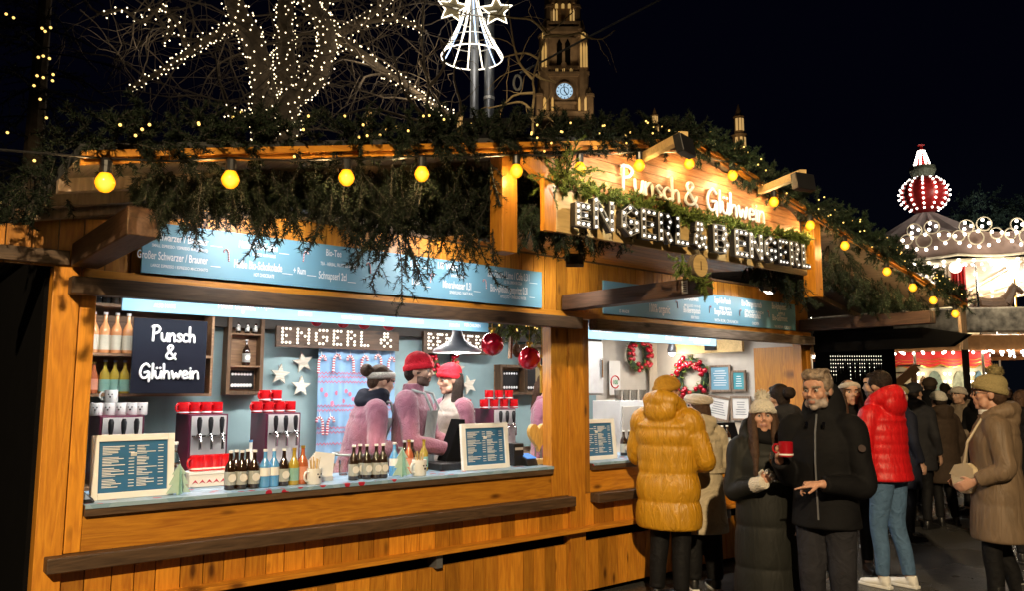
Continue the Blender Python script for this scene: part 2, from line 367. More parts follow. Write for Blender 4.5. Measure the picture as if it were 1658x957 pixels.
for x0, x1 in ((0.944, 4.198), (4.624, 7.898)):
    mb = MB(); mb.box(x0, x1, F + 0.002, F + 0.035, 0.804, 0.980); st(mb, 'counter_front', 'pine_x')
st(planks(0.862, 4.379, 0.55, 0.800, F + 0.004), 'lower_cladding', ['pine', 'darkz'])
st(planks(4.554, 8.002, 0.55, 0.800, F + 0.004), 'lower_cladding', ['pine', 'darkz'])
mb = MB()
for x0, x1 in ((0.70, 4.60), (4.604, 8.10)): mb.box(x0, x1, F - 0.10, F + 0.03, 0.525, 0.552)
st(mb, 'base_ledge', 'pine_x', bevel=0.003)
mb = MB(); mb.box(0.75, 8.06, F + 0.06, F + 0.09, 0.04, 0.54); st(mb, 'base_gap_shade', 'blackm')  # black sheet puts the shade of the open gap into colour
st(planks(0.735, 8.08, 0.05, 0.43, F - 0.002), 'base_skirt', ['pine', 'darkz'])
for x in (3.1, 6.4):
    mb = MB(); mb.box(x, x + 0.05, F - 0.05, F + 0.08, 0.43, 0.524); st(mb, 'ledge_bracket', 'zinc')
# counter
def cloth_mat():
    m, nt, b = nmat('counter_cloth'); L = nt.links.new; tc = N(nt, 'ShaderNodeTexCoord')
    vo = N(nt, 'ShaderNodeTexVoronoi'); vo.inputs['Scale'].default_value = 9; L(tc.outputs['Object'], vo.inputs['Vector'])
    cr = N(nt, 'ShaderNodeValToRGB'); cr.color_ramp.interpolation = 'CONSTANT'
    cr.color_ramp.elements[0].color = (0.42, 0.02, 0.05, 1); cr.color_ramp.elements[1].position = 0.22; cr.color_ramp.elements[1].color = (0.22, 0.36, 0.50, 1)
    e = cr.color_ramp.elements.new(0.5); e.color = (0.30, 0.44, 0.58, 1)
    L(vo.outputs['Distance'], cr.inputs[0]); L(cr.outputs[0], b.inputs['Base Color']); b.inputs['Roughness'].default_value = 0.35
    return m
M['cloth'] = cloth_mat()
for x0, x1 in ((0.944, 4.198), (4.624, 7.898)):
    mb = MB(); mb.box(x0 + .002, x1 - .002, F - 0.03, F + 0.62, 0.983, 1.034); st(mb, 'counter_top', 'dark')
    mb = MB(); mb.prism([(x0 + .002, F - 0.036, 1.020), (x0 + .002, F - 0.036, 1.041), (x0 + .002, F + 0.60, 1.041), (x0 + .002, F + 0.60, 1.0355), (x0 + .002, F - 0.031, 1.0355), (x0 + .002, F - 0.031, 1.020)], (x1 - x0 - .004, 0, 0)); st(mb, 'counter_cloth', 'cloth')
# shell of the room
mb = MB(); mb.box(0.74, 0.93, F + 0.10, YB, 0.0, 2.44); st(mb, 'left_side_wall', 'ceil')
mb = MB(); mb.box(0.715, 0.737, F + 0.101, YB, 0.05, 2.40); st(mb, 'shaded_side_panel', 'blackm')  # added black sheet, colours the outer wall as dark as deep shade
mb = MB(); mb.box(8.0, 8.07, F + 0.101, YB, 0.0, 2.44); st(mb, 'right_side_wall', ['cream_wall'])
mb = MB(); mb.box(0.74, 8.07, YB, YB + 0.05, 0.0, 2.44); st(mb, 'back_wall', 'cream_wall')
mb = MB(); n = 90; xs = np.linspace(0.931, 6.95, n); vs = []; fs = []
for i, x in enumerate(xs):
    for z in (1.0, 1.5, 2.16): vs.append((x, YB - 0.03 + 0.012 * math.sin(i * 0.9 + z) + 0.008 * math.sin(i * 2.3), z))
for i in range(n - 1):
    for j in range(2): fs.append((i * 3 + j, i * 3 + 3 + j, i * 3 + 4 + j, i * 3 + 1 + j))
mb.add(vs, fs); st(mb, 'wall_hanging', 'teal', smooth=True)
mb = MB(); mb.box(0.931, 6.95, YB - 0.14, YB - 0.004, 2.16, 2.44); st(mb, 'wall_header', 'ceil')
mb = MB(); mb.box(0.70, 8.12, F + 0.03, YB + 0.05, 2.441, 2.47); st(mb, 'room_ceiling', 'ceil')
mb = MB(); mb.box(0.735, 8.08, F + 0.05, YB + 0.05, 0.05, ZF); st(mb, 'stall_floor', 'dark')
mb = MB(); mb.box(0.95, 7.98, YB - 0.62, YB - 0.02, 0.90, 0.95); st(mb, 'back_counter', 'shelf'); 
mb = MB(); mb.box(0.95, 7.98, YB - 0.58, YB - 0.02, ZF, 0.898); st(mb, 'back_cabinet', 'teal')
mb = MB(); mb.prism([(7.996, F + 0.11, 0.14), (7.996, F + 0.64, 0.14), (7.996, F + 0.64, 2.11), (7.996, F + 0.11, 2.11)], (-0.02, 0, 0)); st(mb, 'side_door', 'pine')
# roof
def roof():
    for (xa, xb) in ((ROOF[0][0], ROOF[1][0]), (ROOF[1][0], ROOF[2][0])):
        mb = MB(); za, zb = roofz(xa), roofz(xb); y0, y1 = YO - 0.04, YB + 0.5
        mb.add([(xa, y0, za), (xb, y0, zb), (xb, y1, zb), (xa, y1, za)], [(0, 3, 2, 1)], 1)
        mb.add([(xa, y0, za + .05), (xb, y0, zb + .05), (xb, y1, zb + .05), (xa, y1, za + .05)], [(0, 1, 2, 3)], 0)
        mb.add([(xa, y0, za), (xb, y0, zb), (xb, y0, zb + .05), (xa, y0, za + .05), (xa, y1, za), (xb, y1, zb), (xb, y1, zb + .05), (xa, y1, za + .05)], [(0, 1, 2, 3), (5, 4, 7, 6), (4, 0, 3, 7), (1, 5, 6, 2)], 0)
        st(mb, 'roof', ['roofing', 'soffit'])
        mb = MB()                                         # barge boards on the front edge, two stepped strips
        for dy, d0, d1 in ((-0.065, -0.036, 0.0), (-0.085, -0.014, 0.014)):
            mb.prism([(xa, YO + dy, za + d0), (xb, YO + dy, zb + d0), (xb, YO + dy, zb + d1), (xa, YO + dy, za + d1)], (0, 0.02, 0))
        st(mb, 'barge_board', 'pine_x')
        mb = MB()                                         # rafters seen from below
        for k in range(1, 4):
            y = YO + 0.35 * k
            mb.prism([(xa, y, za - .06), (xb, y, zb - .06), (xb, y, zb - .002), (xa, y, za - .002)], (0, 0.05, 0))
        st(mb, 'rafter', 'greyz')
roof()
mb = MB(); mb.prism([(0.52, F - 0.05, roofz(0.6) - .03), (0.52, F - 0.05, roofz(0.6) + 0.02), (2.0, F - 0.05, CAPZ + .03), (2.0, F - 0.05, CAPZ)], (0, 0.04, 0)); mb.box(1.2, XR, F - 0.04, F + 0.05, CAPZ, CAPZ + 0.018); st(mb, 'wall_cap', 'darkz')
mb = MB(); mb.box(0.70, XR, F + 0.30, F + 0.34, CAPZ - 0.2, 3.4)
me = MB()
for k in range(9):                                        # boarding inside the roof space, clipped to the roof line
    z0 = CAPZ + 0.02 + k * 0.075; z1 = z0 + 0.07
    xa = 0.58 + (z1 + 0.03 - 2.50) / (3.33 - 2.50) * 3.72; xb = 8.81 - (z1 + 0.03 - 2.50) / (3.33 - 2.50) * 4.51
    if xb > xa: me.box(max(xa, 0.7), min(xb, XR), F + 0.28, F + 0.30, z0, z1)
st(me, 'roof_space_boarding', 'grey')
for x in (2.70, 5.97): post(x - .055, x + .055, 2.38, roofz(x) - .004, YO - 0.02, YO + 0.09, 'pine', 'gable_post')
post(3.69 - .05, 3.69 + .05, CAPZ + .02, roofz(3.69) - .07, F - 0.02, F + 0.07, 'greyz', 'king_post')
for x in (0.87, 4.36, 7.90):
    mb = MB(); mb.box(x - .065, x + .065, YO + (0.16 if x < 1 else -0.10), F - 0.031, 2.262, 2.385); st(mb, 'bracket_beam', 'darky', bevel=0.006)
# gable cladding behind the lettering, sloped soffit below it
mb = MB(); z = 2.80
while z < 3.26:
    z1 = z + 0.062
    f0 = lambda zz, s: max(2.96, 0.58 + (zz + 0.04 - 2.50) / 0.83 * 3.72) if s < 0 else min(5.74, 8.81 - (zz + 0.04 - 2.50) / 0.83 * 4.51)
    if f0(z, 1) - f0(z, -1) > 0.1: mb.prism([(f0(z, -1), YO + .0, z), (f0(z, 1), YO, z), (f0(z1, 1), YO, z1 - .004), (f0(z1, -1), YO, z1 - .004)], (0, 0.025, 0))
    z = z1
st(mb, 'gable_cladding', 'pine_red')
mb = MB(); mb.box(2.96, 5.80, YO - 0.012, YO + 0.02, 2.545, 2.797); st(mb, 'letter_panel', 'tan')
mb = MB(); mb.box(2.93, 3.02, YO - 0.05, YO - 0.014, 2.53, 2.86); mb.beam((2.74, YO - 0.0, 3.00), (3.0, YO - 0.0, 2.84), 0.05, 0.09); st(mb, 'gable_brace', 'pine')
mb = MB()
for k in range(9):
    y = YO + 0.10 + k * 0.128; z = 2.60 + k * 0.0105
    mb.add([(3.05, y, z), (5.70, y, z), (5.70, y + .12, z + .01), (3.05, y + .12, z + .01)], [(0, 3, 2, 1)])
st(mb, 'gable_soffit', 'pine_x')
mb = MB(); mb.box(8.70, 8.84, YO - 0.05, YO - 0.02, 2.04, 2.50); st(mb, 'corner_board', 'greyz')
mb = MB(); mb.prism([(8.13, F - 0.02, 2.04), (8.13, F - 0.02, 2.25), (8.13, YO + 0.1, 2.25), (8.13, YO - 0.32, 2.16), (8.13, YO - 0.15, 2.05)], (0.10, 0, 0)); st(mb, 'folded_awning', 'blackm')
mb = MB(); mb.box(8.09, 8.13, F + 0.08, YB, 0.05, 2.40); st(mb, 'shaded_side_panel', 'dark')  # dark wood colour stands in for the shadow on this side

# hut on the left edge, its wall coloured black for the unlit dark
hut = thing('neighbouring_hut', 'hut wall coloured black for the unlit dark at the left edge of the stall', 'hut', (-0.6, F + 0.5, 0))
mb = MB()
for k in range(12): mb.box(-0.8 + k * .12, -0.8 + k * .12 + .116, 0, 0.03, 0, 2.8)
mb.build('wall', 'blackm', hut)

# ------------------------------------------------------------------ festoon of amber bulbs on the roof edge
BULBS = [(170, 296), (373, 291), (561, 288), (683, 282), (836, 277), (939, 273), (1035, 268), (1116, 265), (1186, 284), (1253, 327), (1312, 365), (1368, 398), (1436, 440), (1478, 466), (1511, 487), (1547, 509)]
YF = YO - 0.10
fest = thing('festoon_string', 'string of amber bulbs hanging along the front edge of the stall roof', 'string lights', (4.3, YF, 2.5))
bm_ = MB(); bm_.lathe([(0.0, -0.037), (0.016, -0.033), (0.030, -0.019), (0.037, 0.0), (0.034, 0.014), (0.025, 0.030), (0.018, 0.042)], n=16); bulb_me = bm_.mesh('bulb', 'bulb_y')
bulb_me.polygons.foreach_set('use_smooth', [True] * len(bulb_me.polygons))
sm_ = MB(); sm_.lathe([(0.020, 0.036), (0.022, 0.04), (0.022, 0.085), (0.012, 0.095)], n=12); sock_me = sm_.mesh('socket', 'black')
wire = []
for i, (px, py) in enumerate(BULBS):
    p = at(px, py, YF) - fest.location
    o = kid(bulb_me, 'bulb', fest, p); s = kid(sock_me, 'socket', o)
    wire.append(p + Vector((0, 0, 0.095)))
    lamp('bulb_glow', 'POINT', (0, -0.0, -0.01), 26.0, (1.0, 0.64, 0.27), o, size=0.037)
pts = [wire[0] + Vector((-0.5, 0, -0.05))]
for a, b in zip(wire, wire[1:]): pts += [a, (a + b) / 2 - Vector((0, 0, 0.012))]
pts.append(wire[-1]); mb = MB(); mb.tube(pts, 0.005, 5); mb.build('cable', 'black', fest)

# floodlights
def flood(loc, target, power, label, spot=95, col=(1, 0.93, 0.80), group=None, size=0.06):
    t = thing('floodlight', label, 'floodlight', loc, 0, group)
    q = (Vector(target) - Vector(loc)).to_track_quat('-Z', 'Y').to_matrix()
    mb = MB(); mb.cbox((0, 0, 0.03), (0.13, 0.10, 0.04), None)
    vs = [q @ Vector(v) for v in mb.v]; mb.v = [tuple(v) for v in vs]; mb.build('housing', 'black', t, bevel=0.004)
    mb = MB(); mb.cbox((0, 0, 0.006), (0.10, 0.07, 0.006)); mb.v = [tuple(q @ Vector(v)) for v in mb.v]; mb.build('lens', 'led', t)
    mb = MB(); mb.tube([q @ Vector((-0.07, 0, 0.03)), q @ Vector((-0.07, 0, 0.09)), q @ Vector((0.07, 0, 0.09)), q @ Vector((0.07, 0, 0.03))], 0.006, 5); mb.build('yoke', 'black', t)
    lamp('flood_beam', 'SPOT', q @ Vector((0, 0, -0.02)), power, col, t, size=size, spot=spot, blend=0.8).rotation_euler = q.to_euler()
    return t
for lab, x in (('assumed black floodlight behind the fir branches above the large coffee menu, left one', 1.75), ('assumed black floodlight behind the fir branches above the large coffee menu, right one', 3.05)):
    flood((x, F - 0.62, 2.62), (x, F, 2.36), 38, lab, 120, (1, 0.95, 0.88))  # assumed floodlights, hidden by the fir, added to light the coffee menu
flood((6.25, F - 0.60, 2.56), (6.25, F, 2.36), 26, 'added black floodlight under the gable soffit to brighten the punch menu', 125, (1, .95, .88))  # unseen floodlight, added to brighten the right menu board
flood(tuple(at(930, 425, F - 0.5)), (4.4, F, 2.2), 25, 'black floodlight in the fir greenery below the first letters of the gable sign', 120)
flood(tuple(at(1243, 474, F - 0.25)), (6.6, F, 2.0), 8, 'small black floodlight on the pine wall above the smaller punch menu', 130)
def sign_arm(a, b, target, label):
    a, b = Vector(a), Vector(b)
    t = thing('outrigger_lamp', label, 'lamp', a)
    mb = MB(); mb.beam((0, 0, 0), b - a, 0.045, 0.05); mb.build('arm', 'tan', t)
    q = (Vector(target) - b).to_track_quat('-Z', 'Y').to_matrix()
    mb = MB(); mb.cbox((0, 0, 0.0), (0.16, 0.11, 0.05)); mb.v = [tuple(q @ Vector(v) + (b - a) - Vector((0, 0, .06))) for v in mb.v]; mb.build('lamp_head', 'black', t, bevel=.004)
    lamp('sign_beam', 'SPOT', (b - a) - Vector((0, 0, .06)) + q @ Vector((0, 0, -.04)), 34, (1, 0.90, 0.74), t, size=0.04, spot=85, blend=0.9).rotation_euler = q.to_euler()
sign_arm(at(1040, 255, YO - 0.07), at(1108, 219, YO - 0.62), (3.35, YO, 2.92), 'wooden lamp arm jutting out at the peak of the gable above the white lettering')
sign_arm(at(1232, 308, YO - 0.07), at(1300, 280, YO - 0.70), (4.75, YO, 2.92), 'wooden lamp arm jutting out halfway down the right roof edge')

# ------------------------------------------------------------------ light inside the stall
lightbars = thing('assumed_ceiling_light', 'assumed long white light bar behind the head bar of the left window', 'ceiling light', (2.4, F + 0.16, 2.20), 0, None)  # assumed light bar, out of sight, added to light counter and inner boards
mb = MB(); mb.box(-1.3, 1.3, -.05, .05, -.03, 0); mb.build('housing', 'white', lightbars)
lamp('bar_light', 'AREA', (0, 0, -0.035), 24, (1, 0.96, 0.92), lightbars, size=2.6, sy=0.12)
lb2 = dup(lightbars, (6.1, F + 0.16, 2.20), label='assumed long white light bar behind the head bar of the right window')
for c in list(lightbars.children) + list(lb2.children):
    if c.type == 'LIGHT': c.rotation_euler = (math.radians(14), 0, 0)
lb3 = thing('assumed_ceiling_light', 'assumed white light bar on the ceiling near the back wall', 'ceiling light', (3.1, F + 1.25, 2.43))  # assumed ceiling bars, unseen, added to light the room
mb = MB(); mb.box(-2.05, 2.05, -.04, .04, -.03, 0); mb.build('housing', 'white', lb3)
lamp('bar_light', 'AREA', (0, 0, -0.035), 110, (1, 0.96, 0.92), lb3, size=4.0, sy=0.1)
lb4 = dup(lb3, (6.6, F + 1.1, 2.43), label='assumed shorter white light bar on the ceiling of the right serving room', scale=(.6, 1, 1))
for c in lb4.children:
    if c.type == 'LIGHT': c.data = c.data.copy(); c.data.energy = 40; c.data.size = 1.8; c.scale = (1 / .6, 1, 1)

# assumed lamp post on the alley, added for the light from behind the viewer
sl = thing('assumed_street_lamp', 'assumed tall street lamp on the alley opposite the stall, added to light its front', 'street lamp', (LAMP_AT.x, LAMP_AT.y - .3, 0))
mb = MB(); mb.lathe([(.12, 0), (.12, .5), (.06, .6), (.05, 5.6)], n=14); mb.build('post', 'zinc', sl)
mb = MB(); mb.tube([(0, 0, 5.55), (0, .2, 5.8), (0, .3, 5.75)], .03, 8); mb.lathe([(.2, 5.68), (.12, 5.78), (.03, 5.84)], (0, .3, 0), n=16); mb.build('lamp_head', 'zinc', sl)
# ------------------------------------------------------------------ writing
def atx(px, py, X):
    v = ray(px, py); return CAMP + v * (X / v.x)
def fit(mb, txt, x0, x1, z, h, y, bold=0.0, mi=0, ux=(1, 0, 0), uz=(0, 0, 1)):      # one line of lettering from x0 to x1 on level z, capitals h high
    k = len(mb.v); mb.text(txt, (0, 0, 0), h / 0.57, (1, 0, 0), (0, 0, 1), 1.0, bold=bold, mi=mi)
    vs = mb.v[k:]; a = min(v[0] for v in vs); b = max(v[0] for v in vs); s = (x1 - x0) / (b - a)
    ux, uz = Vector(ux), Vector(uz)
    for i in range(k, len(mb.v)):
        v = mb.v[i]; mb.v[i] = tuple(Vector((x0, y, z)) + ux * ((v[0] - a) * s) + uz * v[2])
def fitpx(mb, txt, pxa, pxb, py, hpx, y, bold=0.016, mi=0):                          # the same, measured off the board on plane y
    if hpx <= 6: py += 2.2; hpx *= .82
    a, b = at(pxa, py, y), at(pxb, py, y); dep = a.x * FWD.x + a.y * FWD.y
    fit(mb, txt, a.x, b.x, a.z, hpx * dep / 1275, y, bold, mi)
def smooth(pts, k=4):
    P = [np.array(p, float) for p in pts]
    if len(P) < 3: return [tuple(p) for p in P]
    out = []
    for i in range(len(P) - 1):
        p0, p1, p2, p3 = P[max(i - 1, 0)], P[i], P[i + 1], P[min(i + 2, len(P) - 1)]
        for j in range(k):
            t = j / k; out.append(tuple(0.5 * ((2 * p1) + (-p0 + p2) * t + (2 * p0 - 5 * p1 + 4 * p2 - p3) * t * t + (-p0 + 3 * p1 - 3 * p2 + p3) * t ** 3)))
    out.append(tuple(P[-1])); return out
HAND = {'P': (0.58, [[(0.08, 0), (0.10, 1)], [(0.0, .93), (.3, 1.0), (.47, .8), (.33, .56), (.10, .48)]]),
 'u': (0.47, [[(0, .5), (.02, .15), (.15, 0), (.28, .12), (.34, .5)], [(.34, .5), (.37, .0)]]),
 'n': (0.45, [[(0, .5), (.02, 0)], [(.02, .30), (.15, .5), (.28, .44), (.33, .0)]]),
 's': (0.38, [[(.28, .44), (.15, .51), (.04, .4), (.15, .26), (.27, .13), (.15, 0), (.0, .06)]]),
 'c': (0.40, [[(.3, .42), (.17, .51), (.03, .35), (.03, .12), (.15, 0), (.31, .06)]]),
 'h': (0.46, [[(0, 1), (.02, 0)], [(.02, .28), (.15, .48), (.28, .4), (.32, 0)]]),
 '&': (0.66, [[(.56, .0), (.14, .70), (.15, .93), (.30, 1.0), (.38, .82), (.10, .42), (.03, .16), (.2, 0), (.42, .12), (.54, .40)]]),
 'G': (0.66, [[(.50, .82), (.32, 1), (.10, .78), (.02, .35), (.14, .04), (.36, .06), (.48, .34), (.48, .42)], [(.26, .40), (.50, .42), (.50, -.2)]]),
 'l': (0.16, [[(.03, 1), (.02, .0)]]),
 'ü': (0.47, [[(0, .5), (.02, .15), (.15, 0), (.28, .12), (.34, .5)], [(.34, .5), (.37, .0)], [(.09, .72), (.10, .73)], [(.27, .72), (.28, .73)]]),
 'w': (0.58, [[(0, .5), (.11, 0), (.24, .38), (.36, 0), (.48, .52)]]),
 'e': (0.42, [[(.04, .24), (.30, .30), (.26, .47), (.12, .51), (.02, .3), (.06, .07), (.18, 0), (.33, .07)]]),
 'i': (0.18, [[(.05, .5), (.05, 0)], [(.05, .72), (.055, .73)]])}
def hand_line(mb, txt, p0, p1, h, r, ext=None):       # handwriting laid from p0 to p1 on an upright board
    p0, p1 = Vector(p0), Vector(p1); w = sum(HAND[c][0] for c in txt) - 0.1; ux = (p1 - p0) / w; x = 0.0
    for c in txt:
        for strk in HAND[c][1]:
            pts = [p0 + ux * (x + a) + Vector((0, 0, h * b)) for a, b in smooth(strk)]
            mb.tube(pts, r, 6)
            mb.ball(pts[0], r, 6); mb.ball(pts[-1], r, 6)
        x += HAND[c][0]
BLOCK = {'E': [[(0, 0), (0, 1)], [(0, 1), (.58, 1)], [(0, .5), (.46, .5)], [(0, 0), (.58, 0)]], 'N': [[(0, 0), (0, 1)], [(0, 1), (.62, 0)], [(.62, 0), (.62, 1)]],
 'G': [[(.60, .85), (.33, 1), (.05, .75), (.05, .25), (.33, 0), (.60, .15), (.60, .45), (.36, .45)]], 'R': [[(0, 0), (0, 1)], [(0, 1), (.45, 1), (.58, .77), (.45, .52), (0, .52)], [(.25, .52), (.60, 0)]],
 'L': [[(0, 1), (0, 0), (.55, 0)]], '&': [[(.58, .0), (.14, .70), (.17, .95), (.36, .95), (.38, .74), (.08, .42), (.04, .14), (.22, 0), (.44, .12), (.56, .42)]],
 'B': [[(0, 0), (0, 1)], [(0, 1), (.42, 1), (.52, .77), (.4, .53), (0, .53)], [(.4, .53), (.58, .27), (.45, 0), (0, 0)]]}
def along(poly, step):
    out = []
    for a, b in zip(poly, poly[1:]):
        a, b = np.array(a), np.array(b); n = max(1, int(round(np.linalg.norm(b - a) / step)))
        for j in range(n): out.append(tuple(a + (b - a) * j / n))
    out.append(poly[-1]); return out
def dedupe(pts, d):
    out = []
    for p in pts:
        if all((p[0] - q[0]) ** 2 + (p[1] - q[1]) ** 2 > d * d for q in out): out.append(p)
    return out
def ballmesh(r, mat, n=8):
    m = MB(); m.ball((0, 0, 0), r, n); me = m.mesh('bulb', mat); me.polygons.foreach_set('use_smooth', [True] * len(me.polygons)); return me
_used = {}
def bulbs(parent, pts, me, r, mat, name='bulb', cap=100):      # every bulb its own part; past the hundredth, one part for the rest
    root = parent
    while root.parent: root = root.parent
    rest = MB()
    for p in pts:
        k = _used.get(root.name, 0)
        if k < cap: kid(me, name, parent, p); _used[root.name] = k + 1
        else: rest.ball(p, r, 6)
    if rest.v: o = rest.build('further_' + name + 's', mat, parent); o['kind'] = 'stuff'
BULB_S = ballmesh(0.0100, 'led_s')
# candy cane: striped hook
def cane(mb, p, h, flip=1, r=None, m0=0, m1=1):
    r = r or h * 0.055; p = Vector(p); pts = [(0, 0), (0.02, .2), (.03, .4), (.04, .6), (.10, .8), (.24, .93), (.38, .85), (.40, .68)]
    q = smooth(pts, 3)
    for i, (a, b) in enumerate(zip(q, q[1:])): mb.tube([p + Vector(((a[0] - .2) * h * flip, 0, (a[1] - .5) * h)), p + Vector(((b[0] - .2) * h * flip, 0, (b[1] - .5) * h))], r, 6, m0 if i % 2 else m1)
M['cane_red'] = plain('candy_red', (0.45, 0.03, 0.07), 0.4)

# ------------------------------------------------------------------ menu boards on the stall front
def menu_board(y, x0, x1, z0, z1, label, mat='board', t=0.018):
    b = thing('menu_board', label, 'menu board', ((x0 + x1) / 2, y, z0))
    mb = MB(); mb.box(x0 - b.location.x, x1 - b.location.x, 0, t, 0, z1 - z0); mb.build('panel', mat, b, bevel=0.002)
    return b
def put(mb, name, mats, b): return mb.build(name, mats, b, loc=-b.location)
yb = F - 0.052; yt = yb - 0.002
B1 = menu_board(yb, 1.140, 4.065, 2.262, 2.548, 'long blue coffee menu board above the left serving window, half hidden by fir twigs')
T = MB()
for a in [('Kleiner Schwarzer / Brauner', 214, 338, 383, 10), ('SMALL ESPRESSO / ESPRESSO MACCHIATO', 246, 337, 396, 5), ('Großer Schwarzer / Brauner', 222, 337, 416, 11), ('LARGE ESPRESSO / ESPRESSO MACCHIATO', 244, 337, 428.5, 5),
          ('Häferl-Bio-Kaffee', 387, 450, 400, 10), ('COFFEE WITH MILK', 409, 447, 411, 5), ('Heiße Bio-Schokolade', 379, 457, 432, 11), ('HOT CHOCOLATE', 411, 444, 444.5, 5.5), ('+ Rum', 475, 495, 442, 9),
          ('Bio-Tee', 528, 553, 413, 9), ('TEA - HERBAL, FRUITS OR ENGLISH', 519, 580, 426, 5.5), ('Schnapserl 2cl', 516, 561, 450, 10), ('0,25l', 664, 677, 431, 8), ('1/8l', 667, 679, 460, 8),
          ('1/8 Wein', 709, 741, 434, 9), ('WHITE / RED', 730, 752, 446, 5), ('Mineralwasser 0,3l', 717, 763, 465, 10), ('SPARKLING / NATURAL', 728, 766, 473, 5),
          ('Bio: Eistee / Limo / Cola 0,3 l', 790, 857, 447, 10), ('ICE TEA, LEMON OR COLA', 816, 845, 456, 5), ('Bio-Apfelsaft gespritzt 0,3l', 794, 854, 471, 10), ('APPLE JUICE + SPARKLING WATER', 810, 852, 480, 5)]:
    T = MB(); fitpx(T, a[0], a[1], a[2], a[3], a[4], yt); put(T, 'text_line', 'letter', B1)
for x0, x1, y in ((341, 360, 398), (341, 357, 431), (452, 468, 410), (457, 474, 443), (497, 512, 446), (563, 576, 457), (682, 694, 433), (684, 697, 464), (767, 778, 472), (857, 870, 458), (857, 866, 482)):
    a, b = at(x0, y, yt), at(x1, y, yt); T = MB(); T.box(a.x, b.x, yt - .001, yt, a.z, a.z + .004); put(T, 'price_rule', 'letter', B1)
for px, py, f in ((367, 412, -1), (495, 414, 1), (597, 433, -1), (700, 449, 1), (785, 459, -1)): C = MB(); cane(C, at(px, py, yt - .004), 0.075, f); put(C, 'candy_cane_picture', ['white', 'cane_red'], B1)
a, b = at(978, 510, yb), at(1289, 537, yb)
B2 = menu_board(yb, a.x, b.x, 2.262, 2.548, 'blue punch menu board above the right serving window')
T = MB()
for a in [('100% organic', 1052, 1085, 505, 11), ('IS MADE', 1003, 1019, 504, 5), ('Bio-Glühwein', 1108, 1131, 486, 7), ('MULLED WINE', 1108, 1134, 494, 4), ('Bio-Beerenpunsch', 1107, 1134, 506, 8), ('BERRY PUNCH', 1119, 1132, 514, 4.5),
          ('Engerl-Bio-Punsch', 1157, 1183, 490, 8), ('BERRY PUNCH', 1165, 1183, 499, 4.5), ('Bengerl-Bio-Punsch', 1157, 1185, 509, 8), ('WITH RUM, CINNAMON', 1157, 1195, 519, 5), ('Bio-Orangenpunsch', 1201, 1233, 495, 8), ('ORANGE PUNCH', 1206, 1236, 504, 4.5),
          ('Bio-Kinderpunsch', 1206, 1232, 514, 8), ('CHILDREN', 1218, 1229, 524, 4.5), ('Bio-Apfelpunsch', 1250, 1273, 500, 8), ('APPLE', 1260, 1271, 508, 4.5), ('Bio-Glühmost', 1251, 1275, 519, 8), ('WARM CIDER', 1254, 1282, 529, 4.5)]:
    T = MB(); fitpx(T, a[0], a[1], a[2], a[3], a[4], yt); put(T, 'text_line', 'letter', B2)
for px, py, f in ((1096, 493, -1), (1150, 501, 1), (1199, 506, 1), (1244, 508, -1)): C = MB(); cane(C, at(px, py, yt - .004), 0.07, f); put(C, 'candy_cane_picture', ['white', 'cane_red'], B2)
# the pair hung inside, just behind the head bars
yi = F + 0.30; yit = yi - 0.002
a, b = at(197, 503, yi), at(791, 533, yi)
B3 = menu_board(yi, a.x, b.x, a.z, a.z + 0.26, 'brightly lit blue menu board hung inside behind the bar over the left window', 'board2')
T = MB()
for q in [('ALSO MADE', 249, 284, 495, 6), ('100% organic', 353, 414, 499, 15), ('Project', 418, 444, 499, 9), ('BERRY PUNCH', 483, 505, 509, 6), ('WITH APPLE, JUNIPER', 553, 587, 514, 5), ('BERRIES', 600, 622, 517, 5), ('ORANGE PUNCH', 664, 686, 521, 6), ('PUNCH', 728, 744, 527, 5), ('FOR CHILDREN', 752, 778, 527, 5)]:
    T = MB(); fitpx(T, *q[:5], yit); put(T, 'text_line', 'letter', B3)
a, b = at(952, 549, yi), at(1160, 562, yi)
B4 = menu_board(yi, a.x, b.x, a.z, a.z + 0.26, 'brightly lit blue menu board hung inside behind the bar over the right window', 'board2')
T = MB()
for q in [('MADE WITH LOVE', 958, 990, 535, 4), ('MULLED WINE', 1034, 1051, 545, 5), ('Bio-Punsch', 1078, 1103, 548, 6), ('Bio-Glühwein', 1116, 1150, 549, 5), ('BERRY PUNCH', 1124, 1148, 554, 4)]: T = MB(); fitpx(T, *q[:5], yit); put(T, 'text_line', 'letter', B4)

# ------------------------------------------------------------------ lettering on the gable
G1 = thing('handwritten_lettering', 'white handwritten words Punsch & Glühwein on the reddish gable boards', 'lettering', (4.35, YO - 0.02, 2.87))
mb = MB(); zz = 2.888
a, b, c, d, e, f = [at(px, 300, YO - 0.03).x for px in (1007, 1101, 1109, 1129, 1145, 1236)]
for txt, x0, x1 in (('Punsch', a, b), ('&', c, d), ('Glühwein', e, f)): hand_line(mb, txt, (x0, YO - 0.025, zz), (x1, YO - 0.025, zz), 0.158, 0.0105)
put(mb, 'strokes', 'white', G1)
LET = [('E', 928, 952), ('N', 957, 988), ('G', 1000, 1029), ('E', 1034, 1058), ('R', 1062, 1083), ('L', 1089, 1111), ('&', 1117, 1139), ('B', 1150, 1174), ('E', 1184, 1205), ('N', 1208, 1227), ('G', 1231, 1250), ('E', 1254, 1269), ('R', 1272, 1287), ('L', 1291, 1305)]
M['rimgrey'] = plain('letter_rim', (.30, .29, .27), .5)
G2 = thing('marquee_sign', 'black light bulb letters reading ENGERL & BENGERL on the pale gable panel', 'sign', (4.40, YO - 0.06, 2.55))
